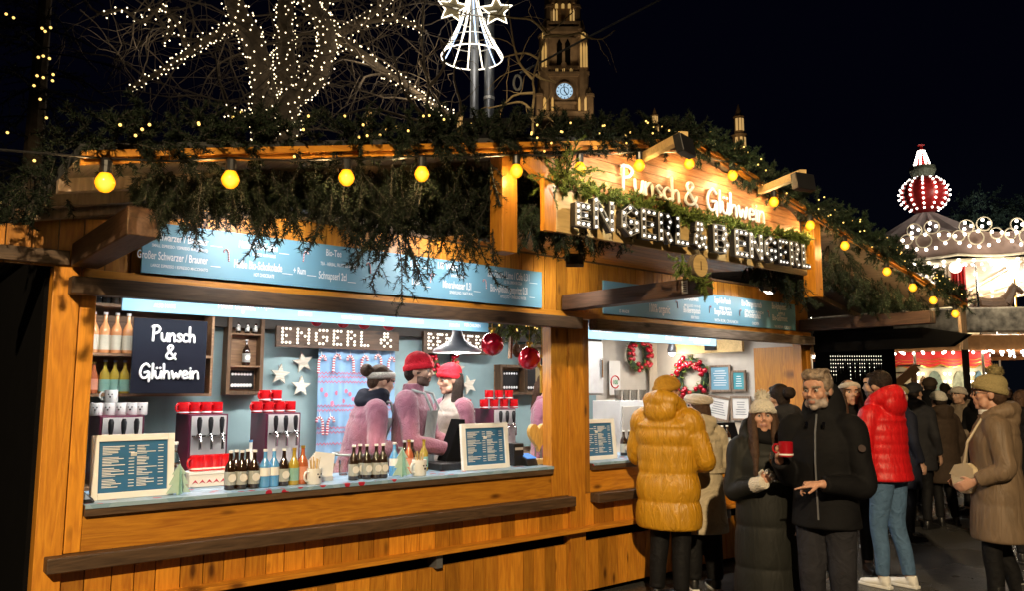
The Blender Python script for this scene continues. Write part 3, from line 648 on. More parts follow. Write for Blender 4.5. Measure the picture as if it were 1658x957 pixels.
for c, pa, pb in LET:
    y = YO - 0.075; x0, x1 = at(pa, 350, y).x, at(pb, 350, y).x; z0, h = 2.575, 0.190
    if c == 'E' and pa == 928: h = 0.14; 
    w = 0.034 if c not in '&N' else 0.029; mb = MB(); rim = MB(); x0 += w / 2; sx = (x1 - w / 2 - x0) / 0.62
    P = lambda p, dy=0: Vector((x0 + p[0] * sx, y + dy, z0 + w / 2 + p[1] * (h - w))) - G2.location
    for poly in BLOCK[c]:
        for i, (p, q) in enumerate(zip(poly, poly[1:])):
            A, B_ = P(p, random.uniform(-.002, .002)), P(q, 0); d = (B_ - A).normalized() * w * .45
            mb.beam(A - d, B_ + d, 0.045, w, up=(0, 0, 1) if abs(d.z) < abs(d.x) else (1, 0, 0))
            d2 = d.normalized().cross(Vector((0, 1, 0))) * (w * .5)
            for s_ in (-1, 1): rim.beam(A - d + d2 * s_ + Vector((0, -.026, 0)), B_ + d + d2 * s_ + Vector((0, -.026, 0)), 0.012, 0.004, up=(0, 0, 1) if abs(d.z) < abs(d.x) else (1, 0, 0))
    L_ = mb.build('letter', 'black', G2); rim.build('rim', 'rimgrey', L_)
    pts = dedupe([(p[0] * sx, p[1] * h) for poly in BLOCK[c] for p in along(poly, 0.34)], 0.034)
    bulbs(L_, [Vector((x0 + p[0], y - 0.027, z0 + w / 2 + p[1] * (h - w) / h)) - G2.location for p in pts], BULB_S, 0.0085, 'led_s')
# log slice on the end of the middle bracket
ls = thing('log_slice', 'round log slice with a carved stroke on the end of the middle roof bracket', 'log slice', at(1130, 430, YO - 0.16))
R90 = Matrix.Rotation(math.radians(90), 3, 'X')
mb = MB(); mb.lathe([(0.080, -0.02), (0.082, 0), (0.080, 0.02)], n=22, R=R90); o = mb.build('wood_disc', 'bark', ls)
mb = MB(); mb.lathe([(0.074, 0.0205), (0.074, 0.024)], n=22, R=R90); mb.build('cut_face', 'tan', ls)
mb = MB(); mb.box(-.003, .003, -.027, -.0245, -.03, .028); mb.build('carved_mark', 'dark', ls)
lab = thing('paper_label', 'small white label on the side of the middle roof bracket', 'label', (4.36 - .068, YO + 0.06, 2.28)); mb = MB(); mb.box(-.003, 0, -.05, .0, 0, 0.09); mb.build('sheet', 'paper', lab)
mb = MB(); 
for k in range(5): mb.box(-.0045, -.0032, -.042, -.012, .015 + k * .014, .021 + k * .014)
mb.build('print', 'black', lab)

# ------------------------------------------------------------------ lit plank letters inside
M['led2'] = emit('plank_bulb', (1.0, 0.93, 0.80), 1.35)
BULB_M = ballmesh(0.0130, 'led2')
DOT = {'E': ['###', '#..', '##.', '#..', '###'], 'N': ['#..#', '##.#', '#.##', '#..#', '#..#'], 'G': ['.###', '#...', '#.##', '#..#', '.##.'], 'R': ['##.', '#.#', '##.', '#.#', '#.#'],
       'L': ['#..', '#..', '#..', '#..', '###'], '&': ['.##.', '.##.', '##.#', '#.#.', '.#.#'], 'B': ['##.', '#.#', '##.', '#.#', '##.'], ' ': ['.'] * 5}
def plank_sign(txt, pxa, pxb, pyt, pyb, label):
    y = YB - 0.20; a, b = at(pxa, pyb, y), at(pxb, pyb, y); t = at(pxa, pyt, y)
    s = thing('lit_letter_plank', label, 'sign', ((a.x + b.x) / 2, y, a.z))
    mb = MB(); mb.box(a.x - s.location.x, b.x - s.location.x, 0, 0.03, 0, t.z - a.z); pl = mb.build('plank', 'dark', s)
    cols = sum((len(DOT[c][0]) + 1) for c in txt); cw = (b.x - a.x - 0.08) / cols; rh = (t.z - a.z) * .76 / 4.6; x = a.x + .05; pts = []
    for c in txt:
        for i, row in enumerate(DOT[c]):
            for j, ch in enumerate(row):
                if ch == '#': pts.append(Vector((x + j * cw, y - 0.012, a.z + (t.z - a.z) * .88 - i * rh)) - s.location)
        x += (len(DOT[c][0]) + 1) * cw
    bulbs(pl, pts, BULB_M, 0.013, 'led2')
    return s
plank_sign('ENGERL &', 447, 646, 528, 562, 'dark plank with white bulbs spelling ENGERL & over the patterned curtain')
plank_sign('BENGERL', 686, 800, 537, 572, 'dark plank with white bulbs spelling BENGERL behind the metal pendant lamp')

# ------------------------------------------------------------------ black sign and printed menus
y = 6.30; a, b = at(210, 638, y), at(331, 638, y); t = at(212, 514, y)
S = thing('black_sign', 'square black sign with white handwriting Punsch & Glühwein beside the bottle shelves', 'sign', ((a.x + b.x) / 2, y, a.z))
mb = MB(); mb.box(a.x - S.location.x, b.x - S.location.x, 0, 0.02, 0, t.z - a.z); mb.build('panel', plain('black_gloss', (0.012, 0.013, 0.02), 0.18, var=0.05), S, bevel=.003)
mb = MB(); w = b.x - a.x; h = t.z - a.z
for txt, u0, u1, v, s_ in (('Punsch', .24, .83, .70, .20), ('&', .44, .57, .46, .18), ('Glühwein', .11, .90, .20, .19)): hand_line(mb, txt, (a.x + u0 * w, y - .004, a.z + v * h), (a.x + u1 * w, y - .004, a.z + v * h), h * s_, 0.0095)
put(mb, 'strokes', 'white', S)
def menu_stand(pxa, pxb, pyt, pyb, y, label, lean=0.10, rz=0.0):
    a, b = at(pxa, pyb, y), at(pxb, pyb, y); t = at(pxa, pyt, y); w = b.x - a.x; h = t.z - 1.0425
    s = thing('menu_stand', label, 'menu stand', ((a.x + b.x) / 2, y, 1.0425), rz); Rl = Matrix.Rotation(-lean, 3, 'X')
    def leaned(mb): mb.v = [tuple(Rl @ Vector(v)) for v in mb.v]; return mb
    mb = MB(); f = 0.035
    mb.box(-w / 2, -w / 2 + f, 0, .03, 0, h); mb.box(w / 2 - f, w / 2, 0, .03, 0, h); mb.box(-w / 2 + f, w / 2 - f, 0, .03, 0, f); mb.box(-w / 2 + f, w / 2 - f, 0, .03, h - f, h); leaned(mb).build('frame', 'white', s, bevel=.002)
    mb = MB(); mb.box(-w / 2 + f, w / 2 - f, .012, .024, f, h - f); leaned(mb).build('panel', 'menu', s)
    mb = MB(); z = h - f - .03; k = 0; lh = h * .011
    while z > f + .02:
        if k % 7 != 6:
            for x0, x1 in ((-w / 2 + f + .02, -.06 * w), (.04 * w, w / 2 - f - .05)):
                L_ = (x1 - x0) * random.uniform(.35, .95); mb.box(x0, x0 + L_ * (1 if k % 2 == 0 else .7), .009, .0118, z, z + lh * (1.1 if k % 2 == 0 else .8))
                if k % 2 == 0: mb.box(x1 + .0, x1 + .028, .009, .0118, z, z + lh)
        z -= lh * 2.2; k += 1
    leaned(mb).build('lettering', 'letter', s)
    mb = MB(); mb.beam((0, .03, h * .7), (0, .03 + h * .32, 0.004), .03, .008); mb.v = [tuple(v) for v in mb.v]; mb.build('strut', 'white', s)
    return s
menu_stand(146, 281, 706, 806, F + 0.10, 'large blue price list in a white frame at the left end of the counter')
menu_stand(751, 826, 687, 757, F + 0.10, 'blue price list in a white frame on the counter beside the till')
menu_stand(940, 1000, 680, 745, F + 0.12, 'blue price list in a white frame at the left end of the right counter')
# ------------------------------------------------------------------ fir greenery
class Fir:
    def __init__(s, seed=1): s.a = []; s.b = []; s.r = []; s.rng = np.random.default_rng(seed)
    def seg(s, a, b, r=0.003): s.a.append(a); s.b.append(b); s.r.append(r)
    def branch(s, p, d, length, droop=0.3, spread=0.9, sub=7, r=0.006):      # a bough: curved stem with side twigs, forked again
        g = s.rng; p = np.array(p, float); d = np.array(d, float); d /= np.linalg.norm(d); n = 5; pts = [p]; L = length / n
        for i in range(n):
            d = d + np.array([0, 0, -droop / n]) + g.normal(0, .07, 3); d /= np.linalg.norm(d); pts.append(pts[-1] + d * L)
        for a, b in zip(pts, pts[1:]): s.seg(a, b, r)
        for k in range(sub):
            u = 0.12 + 0.83 * k / max(1, sub - 1); i = min(int(u * n), n - 1); base = pts[i] + (pts[i + 1] - pts[i]) * (u * n - i)
            ax = (pts[i + 1] - pts[i]); ax /= np.linalg.norm(ax); side = g.normal(0, 1, 3); side -= ax * side.dot(ax); side /= np.linalg.norm(side)
            t = ax * 0.75 + side * spread * 0.8; t /= np.linalg.norm(t); tl = length * g.uniform(.28, .5) * (1 - .5 * u); m = base + t * tl * .5; e = m + (t * .9 + ax * .35 + np.array([0, 0, -.2])) * tl * .5
            s.seg(base, m, r * .5); s.seg(m, e, r * .4)
    def mesh(s, name, mat='needle', parent=None, nl=0.026, dens=520, w=0.0045):
        A, B, R = np.array(s.a), np.array(s.b), np.array(s.r); g = s.rng; o = np.array(parent.location) if parent is not None else np.zeros(3)
        A = A - o; B = B - o
        D = B - A; L = np.linalg.norm(D, axis=1); D = D / L[:, None]
        cnt = np.maximum(2, (L * dens).astype(int)); idx = np.repeat(np.arange(len(A)), cnt); n = len(idx)
        base = A[idx] + D[idx] * (g.random(n) * L[idx])[:, None]
        rnd = g.normal(0, 1, (n, 3)); ax = D[idx]; rnd -= ax * (rnd * ax).sum(1)[:, None]; rnd /= np.linalg.norm(rnd, axis=1)[:, None]
        dr = rnd * .8 + ax * .6; dr /= np.linalg.norm(dr, axis=1)[:, None]
        wv = np.cross(dr, g.normal(0, 1, (n, 3))); wv /= np.linalg.norm(wv, axis=1)[:, None]
        ln = nl * g.uniform(.7, 1.15, n)[:, None]
        V = np.empty((n, 3, 3)); V[:, 0] = base - wv * w / 2; V[:, 1] = base + wv * w / 2; V[:, 2] = base + dr * ln
        Fc = np.arange(n * 3).reshape(n, 3); mi = np.zeros(n, int)
        m = len(A); u = np.cross(D, np.array([.3, .5, .8])); u /= np.linalg.norm(u, axis=1)[:, None]; v = np.cross(D, u)
        S = np.empty((m, 6, 3))
        for k in range(3):
            off = (u * math.cos(2.094 * k) + v * math.sin(2.094 * k)) * R[:, None]; S[:, k] = A + off; S[:, k + 3] = B + off * .7
        f = []
        for k in range(3):
            j = (k + 1) % 3; f += [np.array([k, j, j + 3]), np.array([k, j + 3, k + 3])]
        SF = (np.arange(m)[:, None, None] * 6 + np.array(f)[None] + n * 3).reshape(-1, 3)
        return tri_mesh(name, np.concatenate([V.reshape(-1, 3), S.reshape(-1, 3)]), np.concatenate([Fc, SF]), [mat, 'twig'], parent, np.concatenate([mi, np.ones(len(SF), int)]))
FAIRY = ballmesh(0.0065, 'fairy', 6)
def garland(name, label, path, rad, per_m, blen, seed, mat='needle', lights=0, cat='garland', up=0.3, nl=0.024, group=None, dens=480, w=0.0045):
    path = [np.array(p, float) for p in path]; g = np.random.default_rng(seed); t = thing(name, label, cat, tuple(path[0]), 0, group); fir = Fir(seed); lp = []
    segs = list(zip(path, path[1:])); tot = sum(np.linalg.norm(b - a) for a, b in segs)
    for a, b in segs:
        L = np.linalg.norm(b - a); ax = (b - a) / L
        for k in range(int(L * per_m)):
            p = a + (b - a) * g.random(); off = g.normal(0, 1, 3); off -= ax * off.dot(ax); off /= np.linalg.norm(off)
            d = off * .9 + ax * g.choice([-1, 1]) * .6 + np.array([0, 0, up * .5]); fir.branch(p + off * rad * g.uniform(0, .5), d, blen * g.uniform(.6, 1.1), .25, .8, 6, .004)
        for k in range(int(round(lights * L / tot))):
            p = a + (b - a) * g.random(); off = np.array([g.normal(0, .6), -abs(g.normal(0, 1)) - .3, g.normal(.25, .8)]); off /= np.linalg.norm(off); lp.append(p + off * rad * g.uniform(.75, 1.25))
    fir.mesh('greenery', mat, t, nl, dens, w)
    for p in lp: kid(FAIRY, 'fairy_light', t, Vector(p) - t.location)
    return t
up = 0.065
garland('fir_garland', 'thick fir garland with warm fairy lights along the left roof edge', [(0.60, YO - .06, roofz(.6) + up), (2.4, YO - .06, roofz(2.4) + up), (4.3, YO - .06, roofz(4.3) + up - .02)], .095, 120, .135, 11, 'needle_shade', lights=46, dens=620)
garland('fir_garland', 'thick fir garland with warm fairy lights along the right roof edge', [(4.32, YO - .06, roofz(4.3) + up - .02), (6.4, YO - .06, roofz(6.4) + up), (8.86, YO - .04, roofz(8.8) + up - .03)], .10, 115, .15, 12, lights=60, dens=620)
garland('fir_garland', 'dark fir garland running back along the left side edge of the roof', [(0.55, YO, roofz(.6) + .06), (0.50, F + .2, roofz(.58) - .02)], .05, 34, .12, 13, 'needle_shade', lights=3, up=-.5)
garland('cypress_garland', 'bright green cypress garland draped over the black bulb letters', [(3.02, YO - .035, 2.835), (3.5, YO - .035, 2.82), (4.2, YO - .035, 2.81), (5.0, YO - .035, 2.805), (5.80, YO - .035, 2.82)], .025, 190, .075, 14, 'needle2', up=.1, nl=.014, dens=900)
garland('cypress_sprig', 'small green sprig wound around the log slice', [tuple(at(1095, 415, YO - .12)), tuple(at(1118, 452, YO - .13)), tuple(at(1145, 462, YO - .13))], .02, 70, .10, 15, 'needle2', up=-.2, nl=.014, dens=900)
garland('cypress_spray', 'upright green cypress spray at the left end of the letter panel', [(2.98, YO - .08, 2.78), (3.12, YO - .08, 2.92)], .03, 120, .20, 16, 'needle2', up=.9, nl=.014, dens=900)
def hanging(name, label, prof, ytop, y0, y1, seed, step=7, mat='needle', dens=250, zoff=-.06, full=1.0):
    # fir boughs tied under the roof edge: prof gives how low they reach along the picture's measure of the eave
    g = np.random.default_rng(seed); pxs = [p[0] for p in prof]; t = thing(name, label, 'fir branches', tuple(at((pxs[0] + pxs[-1]) / 2, 300, (y0 + y1) / 2))); fir = Fir(seed)
    px = pxs[0]
    while px < pxs[-1]:
        low = np.interp(px, pxs, [p[1] for p in prof])
        for k in range(3):
            Y = g.uniform(y0, y1); q = px + g.normal(0, 6); X = at(q, 300, Y).x; zt = (roofz(X) + zoff if ytop is None else at(q, ytop, Y).z)
            zl = at(q, low, Y).z; f = [1.0, .75, .5][k] * g.uniform(.8, 1.02); L = (zt - zl) * f * .90
            if L < .06: continue
            d = np.array([g.normal(0, .42), g.normal(-.08, .25), -1]); p = np.array([X, Y, zt])
            if L > .34: fir.branch(p, d, L * .55, .2, .9, 7); fir.branch(p + d / np.linalg.norm(d) * L * .48, d + g.normal(0, .3, 3), L * .52, .1, 1.0, 7)
            else: fir.branch(p, d, L, .2, .9, 7)
        px += step * g.uniform(.7, 1.3)
    fir.mesh('boughs', mat, t, .028, dens * 2, .0042); return t
hanging('fir_boughs', 'dark fir boughs hanging over the coffee menu from the left roof edge', [(225, 345), (250, 378), (290, 372), (335, 395), (365, 375), (420, 402), (440, 405), (470, 385), (520, 404), (560, 420), (585, 418), (612, 440), (628, 455), (645, 492), (660, 450), (690, 436), (720, 425), (750, 440), (775, 462), (790, 430), (805, 400)], None, YO + .02, YO + .34, 21, 8, 'needle_shade')
hanging('fir_boughs', 'loose dark fir twigs hanging at the far left corner of the roof', [(20, 372), (60, 360), (85, 385), (100, 350), (140, 330), (170, 325), (200, 335), (235, 345)], None, YO + .1, YO + .7, 22, 26, 'needle_shade')
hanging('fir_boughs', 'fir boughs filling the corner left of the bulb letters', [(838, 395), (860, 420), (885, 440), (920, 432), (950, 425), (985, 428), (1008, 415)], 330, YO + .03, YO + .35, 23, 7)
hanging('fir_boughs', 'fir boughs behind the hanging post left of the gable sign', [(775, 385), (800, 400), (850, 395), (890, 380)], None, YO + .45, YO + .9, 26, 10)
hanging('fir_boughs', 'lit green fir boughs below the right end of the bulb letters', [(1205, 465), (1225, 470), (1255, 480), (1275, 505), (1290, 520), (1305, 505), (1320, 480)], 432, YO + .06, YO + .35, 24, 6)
hanging('fir_boughs', 'fir boughs hanging under the right roof edge above the dark awning', [(1335, 470), (1355, 490), (1385, 512), (1410, 520), (1440, 510), (1480, 522), (1515, 515), (1545, 512)], None, YO + .03, YO + .7, 25, 4)

tp = thing('fir_tips', 'long splayed fir tips hanging lowest over the coffee menu', 'fir branches', tuple(at(560, 380, YO + .05))); fir = Fir(61)
for px, y0, y1, dx in ((330, 340, 395, -20), (432, 340, 405, -28), (405, 350, 392, 14), (470, 340, 392, 22), (520, 350, 408, -22), (560, 350, 422, 26), (605, 370, 440, -26), (642, 372, 492, 14), (628, 400, 462, -34), (655, 400, 452, 40), (700, 370, 442, -16), (735, 380, 440, 20), (772, 372, 466, 18), (755, 385, 440, -24), (250, 340, 380, 10), (290, 340, 376, 18), (798, 370, 425, 10)):
    a, b = at(px, y0, YO + .06), at(px + dx, y1, YO + .0); L = (b - a).length; d = np.array(b - a) / L
    fir.branch(np.array(a), d, L * 1.06, .05, 1.15, 8, .004)
fir.mesh('tips', 'needle_shade', tp, .030, 330, .0042)
# ------------------------------------------------------------------ bare tree wrapped in fairy lights
def limb_path(pts, depth, jit, g):
    out = []
    for i, (px, py) in enumerate(smooth(pts, 3)):
        out.append(atd(px, py, depth + jit * i))
    return out
def wander(g, p, d, L, r, n, curl, mb, sides=5, grav=-0.05):
    pts = [np.array(p)]; d = np.array(d, float); d /= np.linalg.norm(d)
    for i in range(n):
        d = d + g.normal(0, curl, 3) + np.array([0, 0, grav]); d /= np.linalg.norm(d); pts.append(pts[-1] + d * L / n)
    mb.tube([tuple(q) for q in pts], [r * (1 - .75 * i / n) for i in range(n + 1)], sides, cap=False); return pts, d
TREE_D = 11.5; g3 = np.random.default_rng(33)
LIMBS = [([(432, 300), (432, 230), (430, 180), (424, 120), (408, 62), (385, 20), (370, -30)], .27, .16, 210), ([(462, 250), (466, 180), (463, 110), (461, 50), (464, -20)], .24, .14, 190),
         ([(436, 240), (470, 165), (508, 130), (528, 90), (528, 45), (500, 5), (480, -30)], .20, .13, 180), ([(520, 75), (548, 55), (580, 38), (610, 14), (640, -10)], .10, .05, 48),
         ([(530, 65), (556, 68), (590, 90), (622, 115), (650, 130), (676, 152), (700, 168), (735, 190)], .10, .04, 110), ([(418, 55), (378, 45), (345, 58), (318, 76), (290, 95), (255, 118), (208, 143)], .10, .04, 95),
         ([(300, 75), (290, 40), (262, 10), (230, 35), (200, 15), (165, 24)], .05, .02, 34), ([(262, 5), (280, 45), (262, 70)], .04, .02, 16), ([(575, 38), (640, 30), (690, 50)], .06, .03, 30), ([(366, 178), (400, 188), (432, 196)], .08, .05, 22), ([(540, 45), (525, 15), (545, -20)], .08, .05, 26)]
tree = thing('bare_tree', 'leafless tree with spreading limbs behind the stall, wrapped in white fairy lights', 'tree', tuple(lat(440, TREE_D)))
trunk = MB(); base = lat(446, TREE_D); trunk.tube([base, base + Vector((0, 0, 2.0)), atd(442, 300, TREE_D)], [.36, .30, .26], 12)
tw = MB(); BIGF = ballmesh(0.0125, 'fairy_w', 6)
for li, (pts, r0, r1, nb) in enumerate(LIMBS):
    P = limb_path(pts, TREE_D, .03 if li % 2 else -.03, g3); n = len(P)
    rs = [.8 * (r0 + (r1 - r0) * i / (n - 1)) for i in range(n)]; trunk.tube(P, rs, 10)
    s = thing('light_string', ['white fairy lights on the left trunk limb', 'white fairy lights on the straight middle trunk limb', 'white fairy lights on the right curving trunk limb', 'white fairy lights on the short limb rising to the upper right', 'white fairy lights on the long limb sinking right towards the pole', 'white fairy lights on the long limb reaching down to the left',
        'white fairy lights along the arched twig at the far upper left', 'short hooked row of white fairy lights left of the tree trunk', 'white fairy lights on the thin branch towards the star lamp', 'white fairy lights low on the left of the trunk', 'short row of white fairy lights at the fork top'][li] + ' of the bare tree', 'string lights', tuple(P[0]), 0, 'light strings in the bare tree')
    wire = []; bp_ = []
    for k in range(nb):
        u = (k + g3.random() * .6) / nb * (n - 1); i = min(int(u), n - 2); c = P[i].lerp(P[i + 1], u - i); d = (P[i + 1] - P[i]).normalized()
        sx = d.cross(-FWD).normalized(); a = k * 2.4 + g3.normal(0, .3); rr = rs[i] + .02 + abs(g3.normal(0, .02)); q = c + (sx * math.cos(a) - FWD * math.sin(a)) * rr
        wire.append(q - s.location)
        bp_.append(q - s.location)
    bulbs(s, bp_, BIGF, .0125, 'fairy_w')
    mb = MB(); mb.tube(wire, 0.006, 4, cap=False); mb.build('wire', 'black', s)
    for k in range(14 if r0 > .09 else 8):
        i = int(g3.integers(1, n - 1)); dd = g3.normal(0, 1, 3); dd[2] = abs(dd[2]) * .6 - .1
        q, d2 = wander(g3, P[i], dd, g3.uniform(1.0, 2.6), g3.uniform(.010, .022), 10, .22, tw)
        for m in range(4):
            j = int(g3.integers(3, 10)); wander(g3, q[j], d2 + g3.normal(0, .8, 3), g3.uniform(.4, 1.3), .008, 7, .25, tw, 4)
trunk.build('trunk', 'bark', tree, loc=-tree.location, smooth=True)
for k in range(70):           # finer crown around it
    p = atd(g3.uniform(90, 720), g3.uniform(-20, 190), TREE_D + g3.uniform(-1.2, 2.0)); wander(g3, p, g3.normal(0, 1, 3), g3.uniform(1.0, 2.2), .011, 9, .26, tw, 4)
tw.build('crown', 'bark', tree, loc=-tree.location)
for px, py, e in ((440, 120, 2.5), (330, 80, 4), (600, 90, 15), (680, 150, 18), (220, 60, 8)): lamp('string_glow', 'POINT', atd(px, py, TREE_D - .8), e, (1, .84, .62), size=.3).parent = None
t2 = thing('bare_tree', 'thin leafless tree with pale crooked twigs right of the two poles', 'tree', tuple(lat(868, 9.0)))
tr = MB(); tr.tube([lat(868, 9.0), atd(866, 240, 9.0)], [.07, .04], 8)
for pts in ([(866, 250), (862, 190), (865, 150), (863, 128), (872, 95), (885, 55), (905, 40), (928, 18)], [(863, 128), (840, 100), (830, 60), (822, 0)], [(864, 150), (830, 155), (800, 190)], [(885, 55), (862, 32), (830, 28), (790, 22)], [(880, 60), (900, 56), (915, 58), (938, 53), (952, 60), (975, 62), (996, 48)], [(866, 190), (885, 188), (905, 205)], [(862, 180), (845, 165), (820, 168), (790, 175)], [(872, 95), (850, 85), (815, 92)], [(868, 120), (880, 128), (900, 133)]):
    P = limb_path(pts, 9.0, .02, g3); n = len(P); tr.tube(P, [.018 - .011 * i / (n - 1) for i in range(n)], 6)
    for k in range(3): i = int(g3.integers(2, n)); wander(g3, P[i], g3.normal(0, 1, 3), g3.uniform(.25, .7), .006, 6, .25, tr, 4)
tr.build('trunk', plain('pale_bark', (0.30, 0.22, 0.11), .8, var=.2), t2, loc=-t2.location)
lamp('tree_glow', 'POINT', atd(815, 140, 8.3), 12, (1, .78, .45), size=.2)
t3 = thing('bare_tree', 'tall thin leafless tree with drooping twigs between lit tree and poles', 'tree', tuple(lat(705, 10.2)))
tr = MB(); tr.tube([lat(705, 10.2), atd(705, 240, 10.2)], [.10, .05], 8)
for pts in ([(705, 250), (690, 190), (694, 140), (685, 90), (684, 30), (690, -10)], [(694, 140), (720, 105), (712, 60)], [(690, 190), (655, 150), (640, 100), (628, 60)], [(700, 215), (745, 180), (735, 130), (738, 100)], [(700, 200), (660, 190), (600, 175), (545, 190)], [(700, 210), (725, 195), (700, 150), (680, 95)]):
    P = limb_path(pts, 10.2, .03, g3); n = len(P); tr.tube(P, [.024 - .015 * i / (n - 1) for i in range(n)], 6)
    for k in range(5): i = int(g3.integers(2, n)); wander(g3, P[i], g3.normal(0, 1, 3), g3.uniform(.4, 1.2), .008, 8, .25, tr, 4)
tr.build('trunk', plain('tan_bark', (0.20, 0.15, 0.09), .8, var=.2), t3, loc=-t3.location)
# conifer at the left edge, almost black, with a few lights
ft = thing('fir_tree', 'dark fir tree with scattered yellow lights at the upper left edge', 'tree', tuple(lat(25, 6.6)))
fir = Fir(5); b0 = np.array(lat(25, 6.6))
for k in range(150):
    z = g3.uniform(1.8, 6.6); a = g3.uniform(0, 6.283); L = .95 * (7.0 - z) / 4.6 + .1
    fir.branch(b0 + np.array([0, 0, z]), (math.cos(a), math.sin(a), .1), min(L, .95) * g3.uniform(.7, 1.1), .5, .8, 9, .008)
fir.mesh('crown', 'needle_shade', ft, .034, 110, .006)
mb = MB(); mb.tube([(0, 0, 0), (0, 0, 7)], [.14, .02], 8); mb.build('trunk', 'bark', ft)
FB = ballmesh(0.011, 'fairy', 6)
for px, py in ((10, 22), (22, 28), (68, 45), (73, 50), (82, 44), (62, 92), (70, 90), (80, 94), (60, 122), (70, 125), (55, 138), (86, 120), (85, 130), (12, 214), (75, 190), (65, 160)): kid(FB, 'fairy_light', ft, atd(px, py, 5.75) - ft.location)

# ------------------------------------------------------------------ poles with the lit bell and two stars
pd = 12.2; k_ = pd / 1279
def pole(px, r, label, ytop):
    p = lat(px, pd if px < 780 else pd + .5); t = thing('lamp_pole', label, 'pole', tuple(p)); mb = MB(); h = atd(px, ytop, pd).z
    mb.lathe([(r * 1.5, 0), (r * 1.5, .3), (r, .34), (r, h)], n=16); mb.build('shaft', 'zinc', t, smooth=True); return t, p
pole(765, .068, 'dark steel pole carrying the bell of white light tubes', -60); pl, pp = pole(790, .085, 'thicker grey green steel pole just right of the light bell', -60)
mb = MB(); mb.lathe([(.095, 0), (.095, .05)], n=16); mb.build('clamp', 'steel', pl, loc=(0, 0, atd(790, 143, pd).z))
bell = thing('light_bell', 'bell shaped ornament of white and bluish light tubes around the pole', 'light ornament', tuple(atd(765, 100, pd)))
A0 = atd(765, -15, pd)
for k in range(12):
    a = 2 * math.pi * k / 12 + .2; pts = []
    for u in np.linspace(0, 1, 8):
        r = (.08 + .42 * (u ** 1.7)) ; z = A0.z + (atd(765, 92, pd).z - A0.z) * u
        pts.append(Vector((A0.x, A0.y, z)) + RGT * (r * math.cos(a)) + FWD * (r * math.sin(a)) - bell.location)
    mb = MB(); mb.tube(pts, .011 if k % 3 else .013, 6); mb.build('light_tube', 'neon_b' if k % 4 == 1 else 'neon_w', bell)
for py, r, m in ((92, .50, 'neon_w'), (67, .375, 'steel'), (33, .22, 'steel')):
    c = Vector((A0.x, A0.y, atd(765, py, pd).z)); mb = MB(); mb.tube([c + RGT * (r * math.cos(t)) + FWD * (r * math.sin(t)) - bell.location for t in np.linspace(0, 6.2832, 33)], .009, 6); mb.build('ring', m, bell)
lamp('bell_glow', 'POINT', atd(765, 60, pd - .7), 22, (1, .92, .8), size=.3)
for px, py, r, lab, rot in ((733, 12, 27, 'five pointed star of white light tube left of the pole', .15), (804, 17, 28, 'five pointed star of white light tube right of the pole', -.05)):
    c = atd(px, py, pd - .1); s = thing('light_star', lab, 'light star', tuple(c)); R = r * k_
    P = [RGT * ((R if i % 2 == 0 else R * .47) * math.sin(math.pi * i / 5 + rot)) + Vector((0, 0, (R if i % 2 == 0 else R * .47) * math.cos(math.pi * i / 5 + rot))) for i in range(11)]
    mb = MB(); mb.tube(P, .014, 6); mb.build('light_tube', 'neon_w', s)
    mb = MB(); mb.prism([p * .92 + FWD * .02 for p in P[:10]], FWD * .01); mb.build('mesh_panel', plain('gold_mesh', (.22, .18, .10), .6, var=.4, scale=60), s)
    mb = MB(); mb.tube([(0, 0, 0), tuple(Vector((A0.x, A0.y, c.z)) - c)], .012, 5); mb.build('bracket', 'steel', s)
cab = thing('overhead_cable', 'pale overhead cable rising to the upper right past the clock tower', 'cable', tuple(atd(842, 118, 10)))
mb = MB(); mb.tube([atd(842, 118, 10) - cab.location, atd(955, 58, 9.6) - cab.location, atd(1072, -3, 9.2) - cab.location], .014, 6); mb.build('strand', 'zinc', cab)
rg = thing('cable_ring', 'small pale ring hanging beside the poles at the cable end', 'ring', tuple(atd(838, 133, 9.9))); mb = MB(); mb.tube([RGT * (.05 * math.cos(t)) + Vector((0, 0, .10 * math.sin(t))) for t in np.linspace(0, 6.2832, 17)], .016, 6); mb.build('hoop', 'white', rg)
bx = thing('roof_box', 'flat dark box with a domed lid on the stall roof behind the garland', 'roof box', tuple(atd(800, 208, 6.0))); w = 50 * 6.0 / 1279
mb = MB(); mb.cbox((0, 0, -.25), (w * 2, .5, .5), Matrix.Rotation(YAW - math.pi / 2, 3, 'Z')); mb.build('box', 'blackm', bx)
mb = MB(); mb.ball((-.08, 0, 0), .13, 12, 0, (1, 1, .5)); mb.build('dome', 'blackm', bx)
# ------------------------------------------------------------------ town hall tower and turrets, far behind
M['stone'] = plain('tower_stone', (0.27, 0.19, 0.12), .9, var=.25, scale=.8, bump=.3, bscale=3)
M['lit'] = emit('lit_window_niche', (1.0, 0.60, 0.18), 0.45)  # glowing panels for lit windows, also standing in for floodlit niches
M['litw'] = emit('lit_window_niche_pale', (1.0, 0.62, 0.22), 0.5)
TD = 150.0; ks = TD / 1279.4
def TX(px): return (px - 917) * ks
def TZ(py): return atd(917, py, TD).z
tb = lat(917, TD); tower = thing('clock_tower', 'floodlit gothic clock tower rising behind the stall with a white clock face', 'tower', tuple(tb), YAW - math.pi / 2)
def tbox(mb, xa, xb, ya, yb_, y0, y1, mi=0): mb.box(TX(xa), TX(xb), y0, y1, TZ(yb_), TZ(ya), mi)
mb = MB()
tbox(mb, 880, 954, 60, 640, 0, 9)                 # shaft
tbox(mb, 888, 946, -40, 60, 1, 8)
st_ = mb.build('shaft', 'stone', tower)
